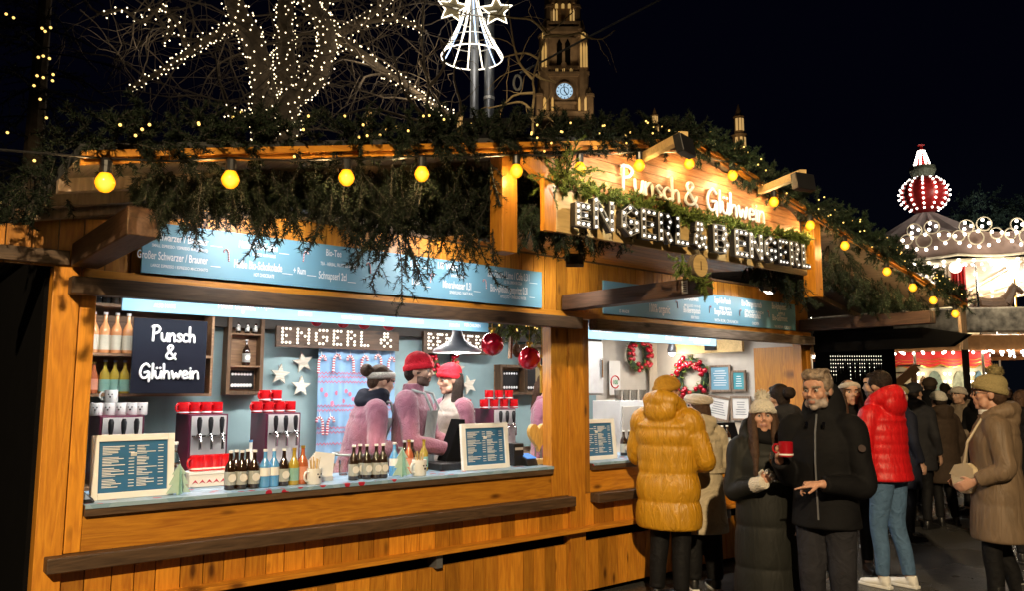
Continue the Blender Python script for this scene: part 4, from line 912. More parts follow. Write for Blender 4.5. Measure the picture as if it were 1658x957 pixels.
mb = MB(); tbox(mb, 872, 963, 190, 640, -1.2, 10); tbox(mb, 870, 965, 184, 192, -1.6, 10.4); tbox(mb, 876, 958, 108, 124, -.7, 9.6); tbox(mb, 874, 960, 118, 122, -1.0, 10); tbox(mb, 882, 952, 44, 52, -.5, 9); tbox(mb, 884, 950, 34, 38, -.3, 9); tbox(mb, 893, 945, 166, 170, -.8, 0)
mb.build('cornice', 'stone', tower)
def turret_col(mb, px, y_top, y_bot, r, yy=-.3, spire=18):
    mb.lathe([(r, TZ(y_bot)), (r, TZ(y_top)), (r * 1.25, TZ(y_top) + .05), (r * 1.25, TZ(y_top) + .5), (r * .8, TZ(y_top) + .6), (0.05, TZ(y_top - spire))], (TX(px), yy, 0), n=8)
for px in (884, 950):
    mb = MB(); turret_col(mb, px, 62, 190, 1.05, -.2, 30); mb.build('corner_turret', 'stone', tower)
for px in (893, 941):
    mb = MB(); turret_col(mb, px, 10, 60, .75, .8, 30); mb.build('corner_turret', 'stone', tower)
for px in (875, 960):
    mb = MB(); turret_col(mb, px, 160, 200, .75, -1.2, 16); mb.build('corner_turret', 'stone', tower)
def lancet(px, ya, yb_, w, y, mat, name='lancet_panel'):
    mb = MB(); h = TZ(ya) - TZ(yb_); ww = w * ks / 2; zz = TZ(yb_); x = TX(px)
    mb.prism([(x - ww, y, zz), (x + ww, y, zz), (x + ww, y, zz + h * .8), (x, y, zz + h), (x - ww, y, zz + h * .8)], (0, .15, 0)); return mb.build(name, mat, tower)
for px in (910, 924): lancet(px, 62, 104, 9, -.08, 'blackm')
for px in (881, 886, 946, 951, 955): lancet(px, 72, 112, 3.4, -1.36, 'lit')
for px in (895, 901, 906, 930, 935, 940): lancet(px, 12, 34, 3, .2, 'litw' if px in (901, 935) else 'lit')
for px in (878, 884, 897, 942, 953, 958): lancet(px, 160, 182, 5 if px in (884, 953) else 3.5, -1.4, 'litw' if px in (878, 953) else 'lit')
for px in (884, 950): lancet(px, 56, 66, 8, -1.4, 'lit')
for px in (906, 917, 928): lancet(px, 2, 10, 5, .6, 'lit')
mb = MB()
for k in range(16): mb.box(TX(896 + k * 2.8), TX(896 + k * 2.8 + 1.3), -.85, -.7, TZ(119), TZ(111))
mb.build('balustrade', 'stone', tower)
mb = MB(); mb.lathe([(4.6 * ks, 0), (4.6 * ks, .3)], (TX(917), -.5, TZ(106)), n=16, R=R90); mb.build('rosette', 'stone', tower)
# clock
Rc = Matrix.Rotation(math.radians(90), 3, 'X'); cx, cz = TX(918), TZ(148); cr_ = 14 * ks
mb = MB(); mb.lathe([(cr_, 0), (cr_, .25)], (cx, -.1, cz), n=32, R=Rc); face = mb.build('clock_face', emit('clock_glass', (.50, .76, 1.0), .75), tower)
mb = MB(); mb.lathe([(cr_ * 1.02, 0), (cr_ * 1.14, 0), (cr_ * 1.14, .5), (cr_ * 1.02, .5), (cr_ * 1.02, 0)], (cx, -.1, cz), n=32, R=Rc, cap=False); mb.build('clock_rim', 'stone', tower)
mb = MB()
for k in range(12):
    a = k * math.pi / 6; d = Vector((math.sin(a), 0, math.cos(a))); mb.beam(Vector((cx, -.38, cz)) + d * cr_ * .76, Vector((cx, -.38, cz)) + d * cr_ * .94, .16, .05, up=(0, 1, 0))
mb.build('hour_marks', 'black', face)
mb = MB(); mb.tube([(cx + cr_ * .52 * math.cos(t), -.37, cz + cr_ * .52 * math.sin(t)) for t in np.linspace(0, 6.2832, 25)], .07, 5); mb.build('inner_ring', plain('clock_blue', (.03, .12, .2), .5), face)
for a, l, w in ((-.12, .80, .15), (2.55, .62, .2)):
    mb = MB(); d = Vector((math.sin(a), 0, math.cos(a))); mb.beam(Vector((cx, -.42, cz)) - d * .25, Vector((cx, -.42, cz)) + d * cr_ * l, w, .05, up=(0, 1, 0)); mb.build('clock_hand', 'black', face)
Rt = Matrix.Rotation(YAW - math.pi / 2, 3, 'Z')
for px, py, tx, ty, e in ((870, 215, 885, 120, 1300), (965, 215, 950, 120, 1300), (917, 120, 917, 40, 900), (917, 200, 917, 150, 350)):
    lo = Vector(tb) + Rt @ Vector((TX(px), -7.5, TZ(py))); tg = Vector(tb) + Rt @ Vector((TX(tx), 0, TZ(ty)))
    lamp('assumed_tower_floodlight', 'SPOT', lo, e, (1.0, .72, .40), None, tg, size=.3, spot=80)  # assumed floodlights, unseen, placed before the tower to light its stone
def far_turret(px, ya, yb_, w, label):
    t = thing('lit_turret', label, 'turret', tuple(lat(px, TD)), YAW - math.pi / 2); zt, zb = TZ(ya), TZ(yb_); ww = w * ks / 2; h = zt - zb
    mb = MB(); mb.lathe([(ww, 0), (ww, zb), (ww, zb + h * .35), (ww * 1.25, zb + h * .38), (ww * .72, zb + h * .42), (ww * .72, zb + h * .72), (ww * .9, zb + h * .74), (ww * .5, zb + h * .8), (.06, zt)], n=8); mb.build('shaft', 'stone', t)
    for k in range(-1, 2):
        for z0, z1, f in ((.04, .32, .9), (.46, .70, .66)):
            a = k * .75; x = math.sin(a) * ww * f * 1.06; y = -math.cos(a) * ww * f * 1.06; mb = MB(); mb.cbox((x, y, zb + h * (z0 + z1) / 2), (ww * .36, .12, h * (z1 - z0)), Matrix.Rotation(a, 3, 'Z')); mb.build('lit_window_niche', 'litw', t)
far_turret(1070, 174, 222, 15, 'small lit turret just above the gable garland left of the roof peak'); far_turret(1212, 168, 250, 22, 'taller lit turret above the right roof edge'); far_turret(588, 172, 205, 12, 'lit turret seen through the tree twigs above the middle of the left roof'); far_turret(742, 180, 208, 13, 'lit turret left of the foot of the two poles')

for px, py in ((1070, 225), (1212, 245), (588, 205), (742, 210)): lamp('turret_fill_light', 'POINT', Vector((lat(px, TD - 5).x, lat(px, TD - 5).y, TZ(py - 14))), 260, (1.0, .66, .30), None, size=.3)  # added unseen point lights, brighten the turret stone
mb = MB()
for k in range(15): px = 888 + k * 4.2; mb.box(TX(px), TX(px) + .09, -.16, -.003, TZ(186), TZ(172))
for k in range(9): px = 893 + k * 6; mb.box(TX(px), TX(px) + .10, -.16, -.003, TZ(108), TZ(104))
for k in range(6): px = 897 + k * 8; mb.box(TX(px), TX(px) + .16, .80, .998, TZ(44), TZ(12))
mb.build('tracery', 'stone', tower)
for px, y0, r in ((889, 58, .35), (945, 58, .35), (880, 106, .3), (954, 106, .3), (899, 8, .3), (935, 8, .3), (872, 184, .3), (962, 184, .3)):
    mb = MB(); z = TZ(y0); mb.lathe([(r, z), (r, z + .9), (r * 1.4, z + 1.0), (.04, z + 2.6)], (TX(px), -.9, 0), n=8); mb.build('pinnacle', 'stone', tower)
for px in (905, 917, 929): lancet(px, 112, 119, 5, -.75, 'lit')
# ------------------------------------------------------------------ two storey carousel
CD = 26.0; cb = lat(1517, CD); kc = CD / 1279.4
car = thing('carousel', 'two storey carousel with a bulb studded red onion finial and white bulb ceilings', 'carousel', tuple(cb), YAW - math.pi / 2)
M['cream'] = plain('cream_lacquer', (.62, .54, .38), .4); M['canvas'] = plain('grey_canvas', (.26, .22, .21), .8, var=.2, scale=2)
M['carred'] = plain('carousel_red', (.42, .015, .015), .4); M['carwood'] = plain('carousel_orange_trim', (.42, .20, .07), .45)
M['cbulb'] = emit('carousel_bulb', (1, .90, .76), 9)
CZ = lambda py: atd(1517, py, CD).z
CB = ballmesh(.046, 'cbulb', 6); CBF = ballmesh(.037, 'cbulb', 6); CBS = ballmesh(.036, 'cbulb', 6)
def cpt(r, a, z): return Vector((r * math.sin(a), -r * math.cos(a), z))      # a=0 faces the camera side
z1, z2 = CZ(345), CZ(285); zc = (z1 + z2) / 2; hr = (z2 - z1) / 2; R0 = .75
mb = MB(); prof = [(.16, z1 - .05)] + [(R0 * math.cos(t), zc + hr * math.sin(t) * 1.02) for t in np.linspace(-1.35, 1.3, 14)]; mb.lathe(prof, n=28); fin = mb.build('onion_finial', 'carred', car, smooth=True)
bulbs(fin, [cpt((R0 + .03) * math.cos(t), math.pi * 2 * k / 12, zc + hr * math.sin(t)) for k in [0, 1, 2, 3, 4, 8, 9, 10, 11] for t in np.linspace(-.95, 1.2, 9)], CBF, .037, 'cbulb')
mb = MB(); mb.lathe([(.30, CZ(289)), (.42, CZ(276)), (.40, CZ(270)), (.26, CZ(274))], n=16); mb.build('leaf_collar', plain('grey_green', (.12, .14, .10), .6), car)
mb = MB(); mb.lathe([(.26, CZ(275)), (.20, CZ(262)), (.10, CZ(244)), (.05, CZ(238)), (.05, CZ(236)), (.12, CZ(234.5)), (.04, CZ(233))], n=16); sp_ = mb.build('spire', 'carred', car)
bulbs(sp_, [cpt(.285 - .19 * u, math.pi * 2 * k / 9, CZ(273) + (CZ(245) - CZ(273)) * u) for k in range(9) for u in np.linspace(0, 1, 8)], CBS, .042, 'cbulb')
RR = 5.0
def cl(prof, name, mat, n=48, smooth=True, mis=None): mb = MB(); mb.lathe(prof, n=n, cap=False, mis=mis); return mb.build(name, mat, car, smooth=smooth)
mb = MB(); n = 64; ring = []
for i, (r, z) in enumerate([(.22, CZ(345)), (.5, CZ(356)), (1.1, CZ(378)), (2.6, 6.28), (RR - .1, 5.85)]): ring.append([cpt(r * (1 + (.30 if k % 4 == 0 else 0) * (1 if i < 3 else 0)), 2 * math.pi * k / n, z) for k in range(n)])
mb.add([p for q in ring for p in q], [(i * n + k, i * n + (k + 1) % n, (i + 1) * n + (k + 1) % n, (i + 1) * n + k) for i in range(4) for k in range(n)]); mb.build('canvas_roof', 'canvas', car)
mb = MB(); n = 72; vs = []; fs = []                                                  # rounding board with a wavy lower edge
for k in range(n):
    a = 2 * math.pi * k / n; vs += [cpt(RR, a, 6.0 + .05 * math.sin(a * 12)), cpt(RR + .03, a, 5.38 - .06 * abs(math.sin(a * 9)))]
for k in range(n): j = (k + 1) % n; fs.append((2 * k, 2 * k + 1, 2 * j + 1, 2 * j))
mb.add(vs, fs); mb.build('rounding_board', plain('faded_rose_board', (.20, .13, .10), .6, var=.3, scale=2), car)
mb = MB(); mb.tube([cpt(RR + .05, 2 * math.pi * k / 144, 5.36 - .07 * abs(math.sin(2 * math.pi * k / 144 * 9))) for k in range(145)], .035, 5); mb.build('wavy_trim', 'cream', car)
bulbs(car, [cpt(RR + .08, a, 5.20 - .04 * abs(math.sin(a * 9))) for a in np.arange(-1.5, 1.7, .072)], CB, .055, 'cbulb', 'rim_bulb', 400)
mb = MB(); mb.tube([cpt(RR + .02, 2 * math.pi * k / 72, 5.2) for k in range(73)], .05, 5); mb.build('rim_rail', 'cream', car)
def cloud(a, sc):                                         # cloud shaped bulb ornament on the board
    c = cpt(RR + .10, a, 5.85); ex = Vector((math.cos(a), math.sin(a), 0))
    loops = [(-.28, .28, .20), (.18, .34, .2), (-.5, .02, .16), (.48, .05, .16), (-.05, -.05, .2)]
    mb = MB()
    for x, z, r in loops: mb.tube([c + ex * ((x + r * math.cos(t)) * sc) + Vector((0, 0, (z + r * math.sin(t)) * sc)) for t in np.linspace(0, 6.2832, 17)], .02, 5)
    pts = [(x + r * .55 * math.cos(t), z + r * .55 * math.sin(t)) for x, z, r in loops[:2] for t in (0, 2, 4)] + [(-.6, .0), (-.5, -.2), (-.25, -.3), (0, -.33), (.25, -.3), (.5, -.18), (.6, .05), (-.35, .05), (.35, .08), (0, .12)]
    o = mb.build('cloud_ornament', 'cream', car); bulbs(o, [c + ex * (x * sc) + Vector((0, 0, z * sc)) + cpt(.05, a, 0) for x, z in pts], CB, .055, 'cbulb', 'cloud_bulb', 400)
for a in (-.5, -.25, .0, .26): cloud(a, .95)
# ceiling of the upper deck: white boards with rows of bulbs running to the middle
cl([(1.4, 4.55), (RR - .05, 5.22)], 'upper_ceiling', plain('white_ceiling', (.66, .62, .55), .5), 48)
pts = []
for j, r in enumerate((1.8, 2.3, 2.8, 3.3, 3.8, 4.25, 4.7)):
    for k in range(int(r * 9)): a = 2 * math.pi * k / int(r * 9); pts.append(cpt(r, a, 4.55 + (r - 1.4) * .186 - .05))
pts.sort(key=lambda p: p.y - 0.6 * p.x); bulbs(car, pts, CBS, .042, 'cbulb', 'ceiling_bulb', 330)
mb = MB()
for k in range(16): a = 2 * math.pi * k / 16; mb.beam(cpt(1.4, a, 4.47), cpt(RR - .1, a, 5.14), .06, .05)
mb.build('ceiling_batten', 'cream', car)
cl([(1.35, .35), (1.35, 4.6)], 'centre_drum', plain('painted_drum', (.46, .44, .28), .5, var=.3, scale=2.5), 32)
cl([(1.4, 2.86), (RR - .3, 2.86), (RR - .2, 2.72), (RR - .2, 3.12), (RR - .35, 3.16), (1.4, 3.16)], 'upper_deck', 'carwood', 48, False)
cl([(1.4, .34), (RR, .34), (RR + .02, .30), (RR + .02, .05)], 'lower_deck', 'carwood', 48, False)
bulbs(car, [cpt(RR + .07, a, 5.06) for a in np.arange(-1.5, 1.7, .045)], CBS, .036, 'cbulb', 'lower_rim_bulb', 400)
bulbs(car, [cpt(RR - .16, a, 2.66) for a in np.arange(-1.5, 1.7, .05)], CBS, .042, 'cbulb', 'deck_bulb', 400)
bulbs(car, [cpt(r, a, 2.80) for r in (2.2, 3.0, 3.8) for a in np.arange(-2, 2, .2 / r * 3)], CBS, .042, 'cbulb', 'lower_ceiling_bulb', 400)
# scalloped red valance round the drum, with gold edge, and lights on the drum panels
mb = MB(); g_ = MB(); n = 96; vs = []
for k in range(n + 1):
    a = 2 * math.pi * k / n; zz = 2.44 - .10 * abs(math.sin(a * 8)); vs += [cpt(1.55, a, 2.84), cpt(1.60, a, zz)]
mb.add(vs, [(2 * k, 2 * k + 1, 2 * k + 3, 2 * k + 2) for k in range(n)]); vl = mb.build('valance', 'carred', car)
g_.tube([vs[2 * k + 1] for k in range(n + 1)], .022, 5)
for q in (.12, .22): g_.tube([cpt(1.61, 2 * math.pi * k / n, 2.74 - q - .05 * abs(math.sin(2 * math.pi * k / n * 8))) for k in range(n + 1)], .009, 4)
g_.build('gold_braid', 'gold', vl)
bulbs(car, [cpt(1.42, a + d, z) for a in (-.8, -.27, .27, .8) for d in (-.05, .05) for z in (2.15, 1.9, 1.65)], CBS, .042, 'cbulb', 'drum_bulb', 400)
for a, c in ((-.52, (.12, .18, .14)), (0, (.20, .24, .16)), (.53, (.02, .09, .13))):
    mb = MB(); ex = Vector((math.cos(a), math.sin(a), 0)); c0 = cpt(1.38, a, 1.75); mb.prism([c0 + ex * (.22 * math.cos(t)) + Vector((0, 0, .5 * math.sin(t))) for t in np.linspace(0, 6.2832, 17)[:-1]], cpt(.03, a, 0)); mb.build('oval_picture', plain('painted_oval', c, .5, var=.5, scale=9), car)
for k in range(18):
    a = 2 * math.pi * k / 18 + .1; mb = MB(); mb.tube([cpt(RR - .25, a, .34), cpt(RR - .25, a, 2.74)], .035, 8); mb.build('lower_pole', 'cream', car)
    mb = MB(); mb.tube([cpt(RR - .3, a, 3.15), cpt(RR - .3, a, 5.2)], .03, 8); mb.build('upper_pole', 'chrome', car)
    if k % 2 == 0: mb = MB(); mb.tube([cpt(3.4, a + .1, 3.15), cpt(3.4, a + .1, 4.9)], .025, 8); mb.build('horse_pole', 'gold', car)
# parapet with painted panels, globes, curtains
cl([(RR - .24, 3.2), (RR - .22, 3.25), (RR - .22, 3.85), (RR - .26, 3.9)], 'parapet', plain('mottled_parapet', (.30, .26, .19), .5, var=.7, scale=5), 48, False)
for a in (-.37, -.1, .2, .5):
    mb = MB(); mb.ball(cpt(RR + .2, a, 4.98), .16, 14); mb.build('globe_lamp', emit('globe_glass', (1, .90, .75), 2.2), car)
for a0, cols in ((-.46, ('linen', 'carred')),):
    for q, cm in enumerate(cols):
        mb = MB(); vs = []; n = 14
        for k in range(n + 1):
            a = a0 + q * .08 + .08 * k / n; r = RR - .35 + .04 * math.sin(k * 2.2)
            vs += [cpt(r, a, 5.1), cpt(r, a, 4.1 if q == 0 else 3.9)]
        mb.add(vs, [(2 * k, 2 * k + 1, 2 * k + 3, 2 * k + 2) for k in range(n)]); mb.build('curtain', cm, car)
def horse(a, r, z0, sc, mat, name='carousel_horse'):
    import bmesh
    mb = MB(); ex = Vector((math.cos(a), math.sin(a), 0)); ez = Vector((0, 0, 1)); c = cpt(r, a, z0); ey = cpt(1, a, 0)
    P = lambda x, y, z: c + ex * (x * sc) + ey * (y * sc) + ez * (z * sc)
    mb.tube([P(-.5, 0, .95), P(-.42, 0, 1.0), P(-.1, 0, .96), P(.25, 0, .98), P(.42, 0, 1.02)], [.10, .23, .21, .23, .12], 10)
    mb.tube([P(.32, 0, 1.02), P(.52, 0, 1.32), P(.60, 0, 1.52)], [.2, .13, .10], 9); mb.tube([P(.55, 0, 1.55), P(.72, 0, 1.46), P(.86, 0, 1.34)], [.10, .09, .055], 9)
    mb.tube([P(-.52, 0, 1.02), P(-.7, 0, .85), P(-.72, 0, .55)], [.05, .08, .03], 7)
    for s_ in (-1, 1):
        mb.tube([P(.36, .1 * s_, .9), P(.55, .1 * s_, .72), P(.45, .1 * s_, .48)], [.10, .055, .04], 7); mb.tube([P(-.42, .1 * s_, .9), P(-.60, .1 * s_, .62), P(-.48, .1 * s_, .42), P(-.6, .1 * s_, .22)], [.13, .07, .045, .04], 7)
        mb.tube([P(.6, .05 * s_, 1.58), P(.62, .06 * s_, 1.70)], [.03, .008], 5)
    mb.build(name, mat, car)
for a, r, m in ((.30, 4.0, 'dark'), (.62, 4.1, 'darky'), (.95, 4.0, 'dark'), (-.1, 4.0, 'dark')): horse(a, r, 3.1, .95, m)
for a, r, m in ((-.75, 3.6, 'cream'), (.62, 3.7, 'cream'), (.95, 3.8, 'carwood')): horse(a, r, .4, 1.0, m)
for z, e in ((4.3, 260), (4.3, 260)): pass
for a, r, z, e in ((.2, 3.2, 4.3, 170), (1.0, 3.2, 4.3, 170), (-.5, 3.2, 4.3, 120), (0, 3.0, 2.3, 170), (.9, 3.2, 2.3, 170), (-.9, 3.2, 2.3, 110), (-.2, 5.6, 4.9, 60), (.25, 5.6, 4.9, 60)): lamp('carousel_light', 'POINT', cpt(r, a, z), e, (1, .88, .70), car, size=.25)
lamp('carousel_light', 'POINT', cpt(7.2, .15, 6.4), 230, (1, .86, .7), car, size=.3); lamp('carousel_light', 'POINT', cpt(2.2, .2, 8.2), 60, (1, .86, .7), car, size=.2)
# stair up to the carousel
sd = 21.0; sb = lat(1392, sd); stair = thing('wooden_stair', 'wooden stair with a sloping stringer rising left of the carousel', 'stair', tuple(sb), YAW - math.pi / 2)
mb = MB(); mb.beam((0, 0, 1.0), (1.55, 0, 2.25), .08, .22); mb.build('stringer', 'carwood', stair)
mb = MB(); mb.beam((-.05, .8, 1.75), (1.5, .8, 2.95), .06, .08); mb.build('handrail', 'carwood', stair)
for k in range(7):
    mb = MB(); u = k / 6; mb.box(.02 + 1.4 * u, .30 + 1.4 * u, .05, .8, 1.12 + 1.16 * u, 1.16 + 1.16 * u); mb.build('tread', 'shelf', stair)
for x, h in ((.05, 1.15), (1.5, 2.3), (.75, 1.7)):
    mb = MB(); mb.box(x - .05, x + .05, .04, .14, 0, h); mb.build('post', 'carwood', stair)
cp = thing('timber_post', 'square timber post standing between the stall corner and the carousel', 'post', tuple(lat(1567, 19.0)), YAW - math.pi / 2)
mb = MB(); mb.box(-.055, .055, -.055, .055, 0, 3.1); mb.build('shaft', 'greyz', cp); mb = MB(); mb.box(-.1, .1, -.1, .1, 0, .12); mb.build('foot', 'zinc', cp)
# bulb strands and black backing added in place of other stalls' light reflections
ic = thing('reflected_light_strands', 'white bulb strands on black backing, added for light reflections of other stalls', 'light strands', tuple(lat(1400, 19.0)), YAW - math.pi / 2)
mb = MB(); mb.box(-1.0, .95, .35, .4, 0, 3.3); mb.build('backing', 'blackm', ic)
for k in range(22):
    x = -.78 + k * .058; mb = MB(); L = random.uniform(.2, .75); z = 2.45; mb.tube([(x, 0, z), (x, 0, z - L)], .004, 4); s = mb.build('strand', 'zinc', ic)
    for q in range(int(L / .09)): kid(ballmesh(.010, 'neon_w', 6) if (k, q) == (0, 0) else bpy.data.meshes['ice'] , 'bulb', s, (x, 0, z - q * .09)) if (k or q) and 'ice' in bpy.data.meshes else setattr(kid(ballmesh(.010, 'neon_w', 6), 'bulb', s, (x, 0, z)).data, 'name', 'ice')
# pale tree mass behind the carousel
tm = thing('far_trees', 'dim bushy tree crowns behind the carousel at the right edge', 'trees', tuple(lat(1600, 44))); fir = Fir(77)
for k in range(130):
    p = atd(random.uniform(1545, 1720), random.uniform(322, 372), 44 + random.uniform(-2, 2)); fir.branch(np.array(p), np.random.default_rng(k).normal(0, 1, 3), 1.1, .1, 1, 8, .02)
o = fir.mesh('crown', plain('dim_leaf', (.05, .065, .045), .8), tm, .12, 26, .06); 
mb = MB(); mb.tube([(0, 0, 0), (0, 0, 9)], [.4, .2], 8); mb.build('trunk', 'bark', tm)
lamp('far_tree_light', 'POINT', atd(1640, 360, 38), 420, (.8, 1, .9), None, size=.4)  # added unseen point light in front of the far tree crowns
# the dark body of the town hall under the turrets
th = thing('town_hall', 'dark town hall front hidden behind the stall roof below the lit turrets', 'building', tuple(lat(890, TD + 8)), YAW - math.pi / 2)
hw_, hh_ = 350 * ks, TZ(345)
mb = MB(); mb.box(-hw_, hw_, 3, 16, 0, hh_); mb.build('wall', 'stone', th)
mb = MB(); mb.prism([(-hw_, 2.6, hh_), (-hw_, 16.4, hh_), (-hw_, 9.5, hh_ + 5)], (2 * hw_, 0, 0)); mb.build('roof', 'roofing', th)
for k in range(18):
    for z in (8, 17, 26): mb = MB(); x = -hw_ + 2.2 + k * (2 * hw_ - 4.4) / 17; mb.prism([(x - .7, 2.9, z), (x + .7, 2.9, z), (x + .7, 2.9, z + 3), (x, 2.9, z + 4.2), (x - .7, 2.9, z + 3)], (0, .09, 0)); mb.build('window', 'lit' if (k * 7 + z) % 3 == 0 else 'blackm', th)
# ------------------------------------------------------------------ things on and behind the counter
CT = 1.0425                                               # counter cloth level
M['amber'] = glass('amber_glass', (.42, .16, .03), .05); M['brown'] = plain('brown_glass', (.022, .010, .005), .08, var=.1, coat=.6); M['rose'] = plain('rose_wine', (.74, .34, .14), .12, var=.1, coat=.5)
M['water'] = plain('blue_bottle', (.10, .32, .62), .12, var=.08, coat=.5); M['olive'] = plain('yellow_soda', (.42, .30, .04), .12, coat=.5); M['orange'] = plain('orange_soda', (.42, .11, .04), .12, coat=.5)
M['lab_g'] = plain('green_label', (.22, .42, .36), .5); M['lab_w'] = plain('pale_label', (.62, .58, .46), .6); M['lab_o'] = plain('orange_label', (.6, .25, .16), .5); M['lab_k'] = plain('grey_label', (.34, .36, .34), .5)
M['clear'] = glass('clear_glass', (.95, .97, .97), .02)
def bottle_proto(h, r, body, label, cap, name='bottle', lz=(.12, .46), neck=.36):
    t = thing(name, None, 'bottle')
    mb = MB(); mb.lathe([(r * .9, 0), (r, .006), (r, h * .52), (r * .9, h * .60), (r * neck, h * .76), (r * neck * .9, h * .96)], n=16); mb.build('glass_body', body, t, smooth=True)
    mb = MB(); mb.lathe([(r * 1.015, h * lz[0]), (r * 1.015, h * lz[1])], n=16, cap=False); mb.build('label', label, t, smooth=True)
    if name == 'beer_bottle':
        mb = MB(); mb.lathe([(.0001, 0), (.019, 0), (.0235, 0), (.0235, .002), (.0001, .002)], (0, -r * 1.03, h * .30), n=18, R=Matrix.Rotation(math.radians(90), 3, 'X'), mis=[1, 0, 0, 0]); mb.build('round_emblem', ['paper', 'lab_g'], t)
    mb = MB(); mb.lathe([(r * neck * 1.12, h * .94), (r * neck * 1.12, h)], n=12); mb.build('cap', cap, t)
    return t
_first = {}
def place(proto, p, label, group=None, rz=0, scale=None):
    if proto.name not in _first: _first[proto.name] = 1; proto.location = p; proto.rotation_euler = (0, 0, rz); tag(proto, label, None, group); o = proto
    else:
        o = dup(proto, p, rz, label); 
        if group: o['group'] = group
    if scale: o.scale = (scale,) * 3
    return o
def on(px, Y, z): p = at(px, 600, Y); return Vector((p.x, Y, z))
beer = bottle_proto(.225, .033, 'brown', 'lab_k', 'white', 'beer_bottle'); water = bottle_proto(.225, .034, 'water', 'white', 'white', 'water_bottle', (.30, .52)); soda = bottle_proto(.225, .033, 'olive', 'lab_g', 'gold', 'soda_bottle'); osoda = bottle_proto(.235, .034, 'orange', 'lab_o', 'gold', 'soda_bottle')
wine = bottle_proto(.31, .040, 'rose', 'lab_w', 'paper', 'wine_bottle', (.08, .44)); juice = bottle_proto(.25, .036, 'olive', 'lab_g', 'zinc', 'juice_bottle', (.06, .42)); spirit = bottle_proto(.30, .038, 'clear', 'lab_k', 'white', 'spirit_bottle')
# first cluster on the counter
for px, Y, l in ((380, .12, 'brown beer bottle at the left end of the counter bottle cluster'), (389, .17, 'brown beer bottle second from the left in the left cluster'), (398, .11, 'brown beer bottle third from the left in the left cluster'), (407, .17, 'brown beer bottle fourth from the left in the left cluster'), (418, .10, 'brown beer bottle just left of the blue water bottles'), (465, .10, 'brown beer bottle just right of the blue water bottles')): place(beer, on(px, F + Y, CT), l, 'beer bottles on the counter')
for px, Y, l in ((435, .10, 'left one of two blue water bottles in the left cluster'), (449, .11, 'right one of two blue water bottles in the left cluster'), (641, .16, 'blue water bottle behind the paper tree')): place(water, on(px, F + Y, CT), l, 'blue water bottles')
place(soda, on(481, F + .11, CT), 'yellow soda bottle with green label in the left cluster', 'soda bottles'); place(osoda, on(495, F + .12, CT), 'orange soda bottle with orange label at the right end of the left cluster', 'soda bottles')
for i, (px, Y) in enumerate(((576, .10), (586, .16), (597, .11), (612, .10), (623, .09))): place(beer, on(px, F + Y, CT), 'brown beer bottle, %s from the left of the right counter cluster' % ('first', 'second', 'third', 'fourth', 'fifth')[i], 'beer bottles on the counter')
for px, l in ((657, 'brown beer bottle standing behind the paper tree'), (669, 'brown beer bottle standing behind the reindeer mug')): place(beer, on(px, F + .30, CT), l, 'beer bottles on the counter')
place(soda, on(688, F + .30, CT), 'yellow soda bottle behind the mug of stirrers', 'soda bottles'); place(osoda, on(664, F + .20, CT), 'orange soda bottle between paper tree and mug', 'soda bottles')
# clear tumblers behind
def tumbler():
    t = thing('tumbler', None, 'glass'); mb = MB(); mb.lathe([(.028, 0), (.034, .10), (.031, .10), (.026, .008), (0.001, .008)], n=16, cap=False); mb.build('bowl', 'clear', t, smooth=True); mb = MB(); mb.lathe([(.027, -.001), (.0275, .006)], n=16); mb.build('foot', 'clear', t); return t
tum = tumbler()
for i, px in enumerate((560, 578, 596, 614, 632, 650, 668, 686)): place(tum, on(px, F + .42, CT), 'upturned clear tumbler in the row behind the right bottle cluster', 'tumblers behind the right bottle cluster')
for i, px in enumerate((412, 428, 444, 460, 476)): place(tum, on(px, F + .40, CT), 'clear tumbler in the row behind the left bottle cluster', 'tumblers behind the left bottle cluster')
# mugs
def mug(mat, name='mug', deco=False):
    t = thing(name, None, 'mug'); mb = MB(); mb.lathe([(.040, 0), (.044, .006), (.045, .092), (.041, .092), (.039, .01), (.001, .01)], n=18, cap=False); mb.build('cup', mat, t, smooth=True)
    mb = MB(); mb.tube([(-.043, 0, .075), (-.066, 0, .075), (-.078, 0, .058), (-.076, 0, .036), (-.062, 0, .022), (-.043, 0, .022)], .0065, 6); mb.build('handle', mat, t, smooth=True)
    mb = MB()
    if deco:
        for x, z in ((-.012, .06), (.012, .06), (0, .042)): mb.ball((x, -.0445, z), .005 if z > .05 else .007, 8)
        mb.build('drawn_face', 'black', t)
    else:
        mb.lathe([(.0455, .010), (.0457, .020)], n=18, cap=False); mb.build('white_band', 'white', t)
    return t
redm = mug('red'); whm = mug('white', 'mug', True)
def mug_row(proto, pxs, Y, z, what, group, rz=.5):
    for i, px in enumerate(pxs): place(proto, on(px, Y, z), what, group, rz)
